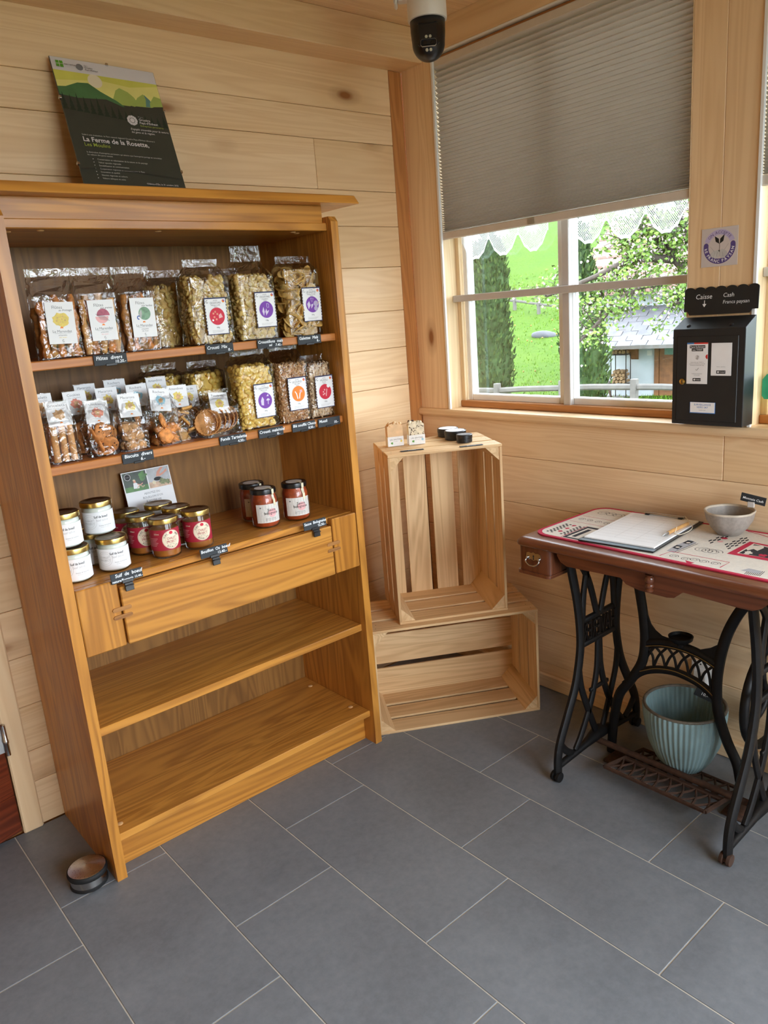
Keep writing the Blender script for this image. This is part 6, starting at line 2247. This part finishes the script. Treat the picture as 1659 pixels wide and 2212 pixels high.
# ---- ceramic bowl with change tag
mat('stoneware', S(150, 142, 134), 0.55, var=0.1, vscale=120, bmp=0.08, bscale=500)
mat('stone_rim', S(190, 178, 160), 0.5, var=0.1, vscale=60)
bw = thing('ceramic_bowl', 'grey lobed stoneware bowl standing on the runner against the wall', 'bowl', (-0.100, -1.352, TZ + .0044))
def lobes(a, z):
    return 1 - 0.035 * abs(math.cos(2.5 * a + 0.6)) ** 8
MB().lathe([(.028, 0), (.032, .001), (.048, .018), (.062, .042), (.067, .066)], 60, (0, 0, 0), 'stoneware', flute=lobes, cap1=False).lathe(
    [(.0625, .066), (.058, .044), (.044, .020), (.02, .006), (.001, .005)], 60, (0, 0, 0), 'stoneware', flute=lobes, cap0=False, cap1=False).build('body', bw, True)
MB().lathe([(.067, .0655), (.0685, .069), (.0665, .0715), (.063, .070), (.0622, .0655)], 60, (0, 0, 0), 'stone_rim', flute=lobes, cap0=False, cap1=False).build('rim', bw, True)
p = hit(1626, 1078, 0, -0.055)
tg = thing('change_tag', 'small slate tag clipped to the rim of the grey bowl', 'tag', (p.x, p.y, p.z - .012), (0, R(0), R(-84)))
b = MB().cbox(-.034, -.002, 0, .034, 0, .024, .0008, 'slate_black', Matrix.Rotation(R(9), 4, 'Y')).build('board', tg)
pr = MB().frame(Matrix.Rotation(R(9), 4, 'Y'), -.002)
pr.text('Monnaie Cash', 0, .008, .0098, 'chalk', 'c', shear=.15, bold=.012)
pr.build('lettering', b)
MB().cbox(-.012, -.006, -.012, .006, .002, .004, .001, 'grey_paint').build('clip', tg)

# ---- ribbed flower pot on the treadle
mat('glaze_teal', S(138, 164, 166), 0.28, var=0.12, vscale=14, coat=0.3)
mat('glaze_rim', S(104, 96, 84), 0.45, var=0.3, vscale=60)
def ribs(a, z):
    return 1 + 0.016 * math.cos(48 * a)
pot = thing('flower_pot', 'ribbed teal ceramic pot standing on the treadle under the table', 'pot', (-0.183, -1.277, 0.0365))
MB().lathe([(.055, 0), (.060, .003), (.082, .035), (.103, .085), (.115, .140), (.120, .185), (.1205, .205)], 288, (0, 0, 0), 'glaze_teal', flute=ribs, cap1=False).build('body', pot, True)
MB().lathe([(.1135, .205), (.112, .185), (.106, .140), (.094, .085), (.07, .03), (.001, .012)], 288, (0, 0, 0), 'glaze_teal', flute=ribs, cap0=False, cap1=False).build('inside', pot, True)
MB().lathe([(.1185, .203), (.1215, .206), (.1205, .2105), (.1165, .212), (.1125, .2095), (.1115, .205)], 96, (0, 0, 0), 'glaze_rim', cap0=False, cap1=False).build('rim', pot, True)
p = hit(1521, 1497, 0, -0.125)
pg = thing('pot_price_tag', 'dark price tag sticking up from the teal pot rim', 'price tag', (p.x, p.y, p.z - .020), (0, 0, R(-70)))
b = MB().cbox(-.032, -.002, 0, .032, 0, .030, .0008, 'slate_black', Matrix.Rotation(R(20), 4, 'Y')).build('board', pg)
pr = MB().frame(Matrix.Rotation(R(20), 4, 'Y'), -.002)
pr.text('10.-', -.012, .010, .014, 'chalk', 'l', bold=.01)
pr.build('lettering', b)
# ---- wall socket with charger
sk = thing('wall_socket', 'white wall socket behind the sewing table brace', 'socket', (-0.0008, -1.245, 0.262), (0, 0, R(-90)))
MB().cbox(-.042, -.010, -.042, .042, .0008, .042, .004, 'white_paint').build('plate', sk)
MB().cbox(-.024, -.034, -.030, .024, -.0102, .026, .006, 'white_paint').build('plug', sk)
for x in (-.009, .009):
    MB().lathe([(.003, 0), (.0, .0006)], 10, (0, 0, 0), 'ink', Matrix.Translation((x, -.0101, .034)) @ Matrix.Rotation(R(90), 4, 'X'), cap0=False, cap1=False).build('pin_hole', sk)
# ================================================================== THINGS AT THE WINDOW WALL
# ---- pleated blinds
thin_cloth('blind_fabric', S(224, 218, 210), 0.20)
mat('rail_grey', S(206, 196, 182), 0.45, var=0.04)
def blind(y1, y0, label, cx_=0.016):
    t = thing('pleated_blind', label, 'blind', (cx_, (y0 + y1) / 2, 1.705), group='pleated window blinds')
    hw_ = (y1 - y0) / 2 - 0.0055
    zt, zb = 2.290 - 1.705, 0.030
    zs = [zt]
    z = zt
    n = 0
    while z > zb:
        f = (zt - z) / (zt - zb)
        pitch = 0.0185 * (1 - f) + 0.0068 * f
        zs.append(z - pitch / 2)
        z -= pitch / 2
    vs, fs = [], []
    for k, z in enumerate(zs):
        a = (0.0075 if k % 2 else -0.0075)
        vs += [(a, -hw_, z), (a, hw_, z)]
    # rounded crease: a midpoint pushed out
    for k in range(len(zs) - 1):
        fs.append((2 * k, 2 * k + 1, 2 * k + 3, 2 * k + 2))
    f = MB().add(vs, fs, 'blind_fabric').build('pleated_fabric', t)
    so = f.modifiers.new('solid', 'SOLIDIFY')
    so.thickness = 0.0006
    MB().cbox(-.011, -hw_ - .003, zt, .011, hw_ + .003, zt + .026, .002, 'rail_grey').build('head_rail', t)
    br_ = MB().cbox(-.011, -hw_ - .003, 0.0, .011, hw_ + .003, .026, .003, 'rail_grey').build('bottom_rail', t)
    MB().cbox(-.0125, .055, .002, -.0111, .085, .024, .0005, 'glass').build('pull_tab', br_)
    return t
blind(WY[0][0], WY[0][1], 'large grey pleated blind half lowered over the left window')
blind(WY[1][0], WY[1][1], 'grey pleated blind at the right edge, over the second window')

# ---- lace curtains
thin_cloth('lace', S(244, 246, 248), 0.45)
def lace(ya, yb, zbase, nsc, label, seed, xw=0.086):
    t = thing('lace_curtain', label, 'curtain', (xw, (ya + yb) / 2, zbase), group='lace cafe curtains')
    ztop = 1.80
    Lw = ya - yb
    sw_ = Lw / nsc
    def bottom(q):
        """q along the curtain 0..Lw (towards -y)"""
        k = q / sw_
        f = (k - math.floor(k)) * 2 - 1
        base = 1.698 - 0.072 * (1 - abs(f) ** 2.2)
        return base + 0.004 * abs(math.sin(q / sw_ * PI * 5))
    mb = MB()
    ym = (ya + yb) / 2
    def P(q, z, dx=0.0):
        return (dx + 0.002 * math.sin(q * 26), ya - q - ym, z - zbase)
    # netting: two families of diagonal threads
    pit, wd = 0.0070, 0.0020
    for fam in (1, -1):
        c0 = -0.4
        while c0 < Lw + 0.4:
            z = 1.615
            run = []
            while z <= ztop:
                q = c0 + fam * (z - 1.615) * 0.8
                ok = 0.001 < q < Lw - .001 and z > bottom(q)
                if ok:
                    run.append((q, z))
                if (not ok or z + .006 > ztop) and len(run) > 1:
                    vs, fs = [], []
                    for (qq, zz) in run:
                        vs += [P(qq - wd / 2, zz), P(qq + wd / 2, zz)]
                    for k in range(len(run) - 1):
                        fs.append((2 * k, 2 * k + 1, 2 * k + 3, 2 * k + 2))
                    mb.add(vs, fs, 'lace')
                    run = []
                elif not ok:
                    run = []
                z += .006
            c0 += pit
    nt_ = mb.build('netting', t)
    # dense scalloped hem and leaf motifs
    hm = MB()
    N = 120
    vs, fs = [], []
    for k in range(N + 1):
        q = Lw * k / N
        zb = bottom(q)
        vs += [P(q, zb - .003, -.0006), P(q, zb + .0075, -.0006)]
    for k in range(N):
        fs.append((2 * k, 2 * k + 1, 2 * k + 3, 2 * k + 2))
    hm.add(vs, fs, 'lace')
    for k in range(nsc + 1):
        q = min(max(k * sw_, .002), Lw - .002)
        hm.add([P(q - .0025, 1.688, -.0006), P(q + .0025, 1.688, -.0006), P(q + .0025, ztop, -.0006), P(q - .0025, ztop, -.0006)], [(0, 1, 2, 3)], 'lace')
    hm.build('scalloped_hem', t)
    for k in range(nsc):
        qc = (k + 0.5) * sw_
        lf_ = MB()
        for a_ in (-130, -100, -70, -155, -40):
            a = R(a_)
            L_, W_ = 0.046, 0.0085
            c = (qc, 1.718)
            tip = (c[0] + L_ * math.cos(a), c[1] + L_ * math.sin(a) * 0.85)
            md = ((c[0] + tip[0]) / 2, (c[1] + tip[1]) / 2)
            nx, nz = -math.sin(a) * W_, math.cos(a) * W_
            pp = [c, (md[0] + nx, md[1] + nz), tip, (md[0] - nx, md[1] - nz)]
            lf_.add([P(p_[0], p_[1], -.0009) for p_ in pp], [(0, 1, 2, 3)], 'lace')
        lf_.build('leaf_motif', t)
lace(-0.190, -0.600, 1.63, 3, 'white lace curtain with three scallops in the left casement', 1)
lace(-0.690, -1.105, 1.63, 3, 'white lace curtain with three scallops in the right casement', 2)

# ---- round sticker on the pillar
mat('sticker_grey', S(206, 196, 192), 0.6, var=0.02)
MW = Matrix.Rotation(R(-90), 4, 'Z')          # card facing -x: local x -> -y
sg = thing('pillar_sticker', 'square white notice with purple ring and seedling on the pillar', 'notice', (-0.0012, -1.2475, 1.512), (0, 0, R(-90)))
s_ = 0.104
sh_ = MB().cbox(-s_ / 2, 0, 0, s_ / 2, 0.0008, s_ * 0.985, .0002, 'sticker_grey').build('sheet', sg)
pr = MB().frame(ID, 0.0)
c = s_ / 2
pr.ring(0, c, 0.0315, 0.0455, 'lilac', 20, 160)
pr.ring(0, c, 0.0315, 0.0455, 'violet_dark', 172, 368)
pr.disc(0.0385 * math.cos(R(8)), c + 0.0385 * math.sin(R(8)), .007, 'violet_dark', 14)
pr.disc(0.0385 * math.cos(R(172)), c + 0.0385 * math.sin(R(172)), .007, 'violet_dark', 14)
pr.arctext('ON ACCEPTE', 0, c, 0.0385, 0.0112, 'violet_dark', mid=90)
pr.arctext('LE FRANC PAYSAN', 0, c, 0.0385, 0.0112, 'paper', mid=270, inward=True, bold=.012, spacing=1.4)
for a in (188, 352):
    pr.disc(0.0385 * math.cos(R(a)), c + 0.0385 * math.sin(R(a)), .0013, 'paper', 8)
for sx, L in ((-1, .021), (1, .024)):
    bx_, bz_ = sx * .001, c + .008
    tx_, tz_ = sx * .014, c + .008 + L
    pr.flat([(bx_, bz_), (bx_ + sx * .010, bz_ + .006), (tx_, tz_), (bx_ + sx * .001, bz_ + .013)], 'ink')
pr.line([(0, c - .012), (.0006, c), (0, c + .010)], .0011, 'ink')
pr.flat([(-.008, c - .014), (-.003, c - .009), (.003, c - .009), (.008, c - .014)], 'ink')
blob(pr, -.011, c - .019, .011, 'ink_pale', 3, j=.2, sx=1.2)
blob(pr, .011, c - .019, .011, 'ink_pale', 4, j=.2, sx=1.2)
for k in range(4):
    pr.line([(-.016 + k * .009, c - .026), (-.012 + k * .007, c - .014)], .0006, 'ink_grey')
pr.line([(-.026, c + .002), (-.014, c - .012)], .0005, 'ink_grey')
pr.line([(.026, c + .006), (.014, c - .010)], .0005, 'ink_grey')
pr.build('print', sh_)

# ---- black cash box with open chalk lid
BXF, BY0, BY1, BZ0, BZ1 = -0.064, -1.150, -1.360, 1.0745, 1.346
cbx = thing('cash_box', 'black metal honesty cash box mounted on the window pillar', 'cash box', (0.0, (BY0 + BY1) / 2, BZ0), (0, 0, R(-90)))
W_ = (BY0 - BY1) / 2
D_ = -BXF
H_ = BZ1 - BZ0
HB = 0.030
bd = MB()
# side profile: front at y=-D_, back at y=-0.001
pf_ = [(-D_, 0), (-0.0012, 0), (-0.0012, H_ + HB), (-0.004, H_ + HB), (-D_, H_)]
bd.prism(pf_, -W_, W_, 'x', 'powder_black')
bo_ = bd.build('body', cbx)
bv = bo_.modifiers.new('bevel', 'BEVEL')
bv.width = 0.0018
bv.segments = 2
dd = MB().cbox(-W_ + .014, -D_ - .0016, .012, W_ - .018, -D_ + .001, H_ - .020, .0010, 'powder_black').build('door', cbx)
rim = MB()
for a in ((-W_ + .0120, .010, -W_ + .0135, H_ - .018), (W_ - .0175, .010, W_ - .0160, H_ - .018), (-W_ + .012, .010, W_ - .016, .0115), (-W_ + .012, H_ - .0195, W_ - .016, H_ - .018)):
    rim.box(a[0], -D_ - .0004, a[1], a[2], -D_ + .001, a[3], 'ink')
rim.build('door_gap', cbx)
# coin slot on the sloped top, hinge knobs
sl = math.atan2(HB, D_ - 0.004)
Mt = Matrix.Translation((0, -D_ * 0.5, H_ + HB * 0.49)) @ Matrix.Rotation(sl, 4, 'X')
MB().cbox(-.066, -.006, -.001, .070, .004, .0008, .0006, 'ink', Mt).build('coin_slot', cbx)
for x in (-.066, .058):
    MB().lathe([(.006, 0), (.006, .003), (.003, .005), (0, .0055)], 14, (x, -.018, .0005), 'plastic_black', Mt).build('knob', cbx, 40)
# raised lid used as a sign
ldm = MB()
lp = [(-.107, .010), (-.107, .068)]
for k in range(7):
    x0 = -.107 + k * .0305
    for q in range(1, 9):
        a = PI - PI * q / 9
        lp.append((x0 + .01525 + .01525 * math.cos(a), .068 + .009 * math.sin(a)))
    lp.append((x0 + .0305, .068))
lp += [(.107, .010), (.090, .010), (.084, 0), (-.090, 0), (-.096, .010)]
lid_ = ldm.prism(lp, -.0010, .0010, 'y', 'powder_black', Matrix.Translation((0.004, -.010, H_ + HB + .006)) @ Matrix.Rotation(R(-4), 4, 'X')).build('lid', cbx)
pr = MB().frame(Matrix.Translation((0.004, -.010, H_ + HB + .006)) @ Matrix.Rotation(R(-4), 4, 'X'), -.0011)
pr.text('Caisse', -.072, .044, .019, 'chalk', shear=.12)
pr.text('Cash', .008, .046, .016, 'chalk', shear=.12)
pr.text('Francs paysan', .008, .028, .0135, 'chalk', shear=.12)
pr.line([(-.046, .040), (-.046, .028)], .0022, 'chalk')
pr.flat([(-.052, .030), (-.040, .030), (-.046, .021)], 'chalk')
pr.build('lettering', lid_)
# notices on its door
mat('twint_red', S(206, 50, 44), 0.5)
mat('twint_blue', S(60, 120, 190), 0.5)
YF_ = -D_ - .0018
def notice(x0, z0, w, h, draw, lab):
    n_ = MB().cbox(x0, YF_ - .0006, z0, x0 + w, YF_, z0 + h, .0002, 'paper').build('notice', cbx)
    n_['label'] = lab
    p_ = MB().frame(Matrix.Translation((x0 + w / 2, 0, z0)), YF_ - .0006)
    draw(p_, w, h)
    p_.build('print', n_)
def d1(p_, w, h):
    p_.rect(-w / 2, h - .004, -w / 6, h, 'twint_blue')
    p_.rect(-w / 6, h - .004, w / 2, h, 'twint_red')
    p_.rect(-.023, h - .0155, .023, h - .0075, 'ink')
    p_.rect(-.017, h - .0240, .017, h - .0160, 'ink')
    p_.text('Payez facilement', 0, h - .0138, .0066, 'paper', 'c', bold=.01, width=.042)
    p_.text('avec TWINT', 0, h - .0222, .0066, 'paper', 'c', bold=.01, width=.029)
    p_.flat([(-.004, h - .046), (.002, h - .048), (.005, h - .037), (-.001, h - .035)], 'ink_pale')
    p_.ring(.0, h - .041, .005, .0055, 'ink_grey')
    for k, t_ in enumerate(("Lancez votre app TWINT et", "scannez ou numérisez le code QR", "Saisissez le montant dans l'app")):
        p_.text(t_, 0, h - .056 - k * .0042, .0034, 'ink_grey', 'c')
    p_.line([(-.004, h - .075), (-.001, h - .078), (.005, h - .071)], .0012, 'ink_grey')
    p_.text('Confirmez le paiement', 0, h - .088, .0034, 'ink_grey', 'c')
    p_.text("et c'est payé", 0, h - .092, .0034, 'ink_grey', 'c')
    p_.rect(-.012, .008, .012, .0165, 'ink')
    p_.disc(-.007, .0122, .0028, 'paper', 6)
    p_.text('TWINT', .0035, .0102, .0050, 'paper', 'c')
    p_.disc(w / 2, h * .66, .0065, 'twint_red', 12, a0=90, a1=270)
def d2(p_, w, h):
    p_.text('Ferme - paiement', 0, .0235, .0034, 'ink_grey', 'c')
    p_.rect(-.013, .0055, .013, .0145, 'ink')
    p_.disc(-.008, .010, .0029, 'paper', 6)
    p_.text('TWINT', .0035, .0080, .0052, 'paper', 'c')
def d3(p_, w, h):
    p_.text('SURVEILLANCE', 0, .0205, .0072, 'twint_blue', 'c', bold=.01, width=.050)
    p_.text('VIDÉO 24/7', 0, .0130, .0072, 'twint_blue', 'c', bold=.01, width=.034)
    p_.text('reolink.com', 0, .0062, .0042, 'ink_grey', 'c')
notice(-.060, .118, .062, .116, d1, 'tall white payment instructions')
notice(.012, .142, .058, .090, d2, 'short white payment card')
fr3 = MB().cbox(-.048, YF_ - .0004, .034, .028, YF_, .066, .0002, 'twint_blue').build('notice_border', cbx)
n3 = MB().cbox(-.0465, YF_ - .0008, .0362, .0265, YF_ - .0004, .0655, .0002, 'paper').build('notice', cbx)
pr = MB().frame(Matrix.Translation((-.010, 0, .036)), YF_ - .0008)
d3(pr, .073, .03)
pr.build('print', n3)
MB().lathe([(.0085, 0), (.0085, .003), (.007, .004), (0, .004)], 24, (0, 0, 0), 'brass', Matrix.Translation((-.072, YF_ + .0002, .124)) @ Matrix.Rotation(R(90), 4, 'X')).build('lock', cbx, 40)
MB().box(-.0728, YF_ - .0046, .120, -.0712, YF_ - .0041, .128, 'ink').build('key_slot', cbx)

# ---- green plaque on the sill of the second window
mat('sign_green', S(40, 150, 110), 0.5)
gs_ = thing('window_plaque', 'small green plaque standing on the sill at the right picture edge', 'plaque', (0.045, -1.415, SILL), (0, 0, R(-90)))
oc = [(-.045, .075), (-.052, .085), (-.052, .130), (-.040, .145), (.040, .145), (.052, .130), (.052, .085), (.045, .075)]
MB().prism(oc, -.002, .002, 'y', 'sign_green').build('plate', gs_)
MB().cbox(-.03, -.004, 0, .03, .004, .078, .001, 'yellow_print').build('stand', gs_)

# ---- security camera under the ceiling
mat('cam_white', S(226, 220, 212), 0.35, var=0.02)
mat('cam_black', S(16, 15, 15), 0.3)
mat('lens_glass', S(10, 12, 16), 0.08)
mat('led', S(190, 184, 160), 0.3)
sp_ = Vector(cam.location)
fx, fy_ = -0.417, -0.571
ca_ = math.degrees(math.atan2(sp_.y - fy_, sp_.x - fx)) + 90
sc_ = thing('security_camera', 'white and black dome security camera hanging in the ceiling corner', 'camera', (fx, fy_, 2.150), (0, 0, R(ca_)))
MB().lathe([(.050, .105), (.0555, .106), (.0565, .112), (.0545, .20), (.0535, .245), (.045, .252), (0, .253)], 48, (0, 0, 0), 'cam_white', cap0=False, cap1=False).build('housing', sc_, 40)
sh2 = [(0.001, 0.0)]
for k in range(1, 13):
    a = R(90 * k / 12)
    sh2.append((.047 * math.sin(a), .047 - .047 * math.cos(a)))
sh2 += [(.0495, .075), (.0505, .108), (0.0, .109)]
MB().lathe(sh2, 48, (0, 0, 0), 'cam_black', cap0=False, cap1=False).build('dome', sc_, True)
fc_ = MB()
fc_.cbox(-.031, -.0505, .030, .031, -.030, .090, .006, 'cam_black')
fc_.build('face_plate', sc_)
MB().cbox(-.0225, -.0525, .026, .0225, -.0500, .0445, .004, 'rail_grey').build('lens_frame', sc_)
MB().cbox(-.0215, -.0531, .0270, .0215, -.0522, .0435, .0035, 'cam_black').build('lens_window', sc_)
for x in (-.010, .010):
    MB().lathe([(.0055, 0), (.0055, .0008), (.0, .0009)], 18, (0, 0, 0), 'lens_glass', Matrix.Translation((x, -.0530, .0352)) @ Matrix.Rotation(R(90), 4, 'X')).build('lens', sc_)
for z in (.0185, .0515):
    for x in (-.0055, .0055):
        MB().lathe([(.0040, -.004), (.0040, .0012), (.0, .0014)], 14, (0, 0, 0), 'led', Matrix.Translation((x, -.0480 if z < .03 else -.0500, z)) @ Matrix.Rotation(R(90), 4, 'X')).build('led', sc_)
arm = MB().cbox(-.085, -.020, .160, -.040, .020, .200, .006, 'cam_white')
arm.cbox(-.093, -.026, .150, -.083, .026, .2795, .004, 'cam_white')
arm.build('bracket', sc_)
pr = MB().frame(ID, 0)
pr.text('Reolink', .020, .180, .010, 'ink_grey', 'c')
bend(pr, .0553, -90)
pr.build('lettering', bpy.data.objects['housing'])

# ---- steel door stopper on the floor
ds = thing('door_stop', 'round brushed steel door stop with black rubber ring on the floor', 'door stop', (-1.711, -0.368, 0))
ds.scale = (0.93, 0.93, 0.93)
MB().lathe([(.052, 0), (.054, .002), (.054, .010), (.052, .012)], 48, (0, 0, 0), 'rubber', cap1=False).build('base_ring', ds, 40)
MB().lathe([(.052, .010), (.052, .036)], 48, (0, 0, 0), 'steel', cap0=False, cap1=False).build('drum', ds, 40)
MB().lathe([(.052, .034), (.0565, .036), (.0575, .043), (.0565, .050), (.053, .052)], 48, (0, 0, 0), 'rubber', cap0=False, cap1=False).build('bumper_ring', ds, True)
m, nt, bs = newmat('spun_steel')
bs.inputs['Base Color'].default_value = S(214, 212, 210)
bs.inputs['Metallic'].default_value = 1.0
bs.inputs['Anisotropic'].default_value = 0.75
v = coords(nt, (1, 1, 1), False)
link(nt, ramp(nt, noise_tex(nt, v, 400, 2), [(0.3, (.26, .26, .26)), (0.7, (.34, .34, .34))]), bs.inputs['Roughness'])
tn = nt.nodes.new('ShaderNodeTangent')
tn.direction_type = 'RADIAL'
tn.axis = 'Z'
link(nt, tn.outputs[0], bs.inputs['Tangent'])
MB().lathe([(.0535, .0515), (.051, .0535), (.001, .062)], 64, (0, 0, 0), 'spun_steel', cap0=False, cap1=False).build('cap', ds, True)
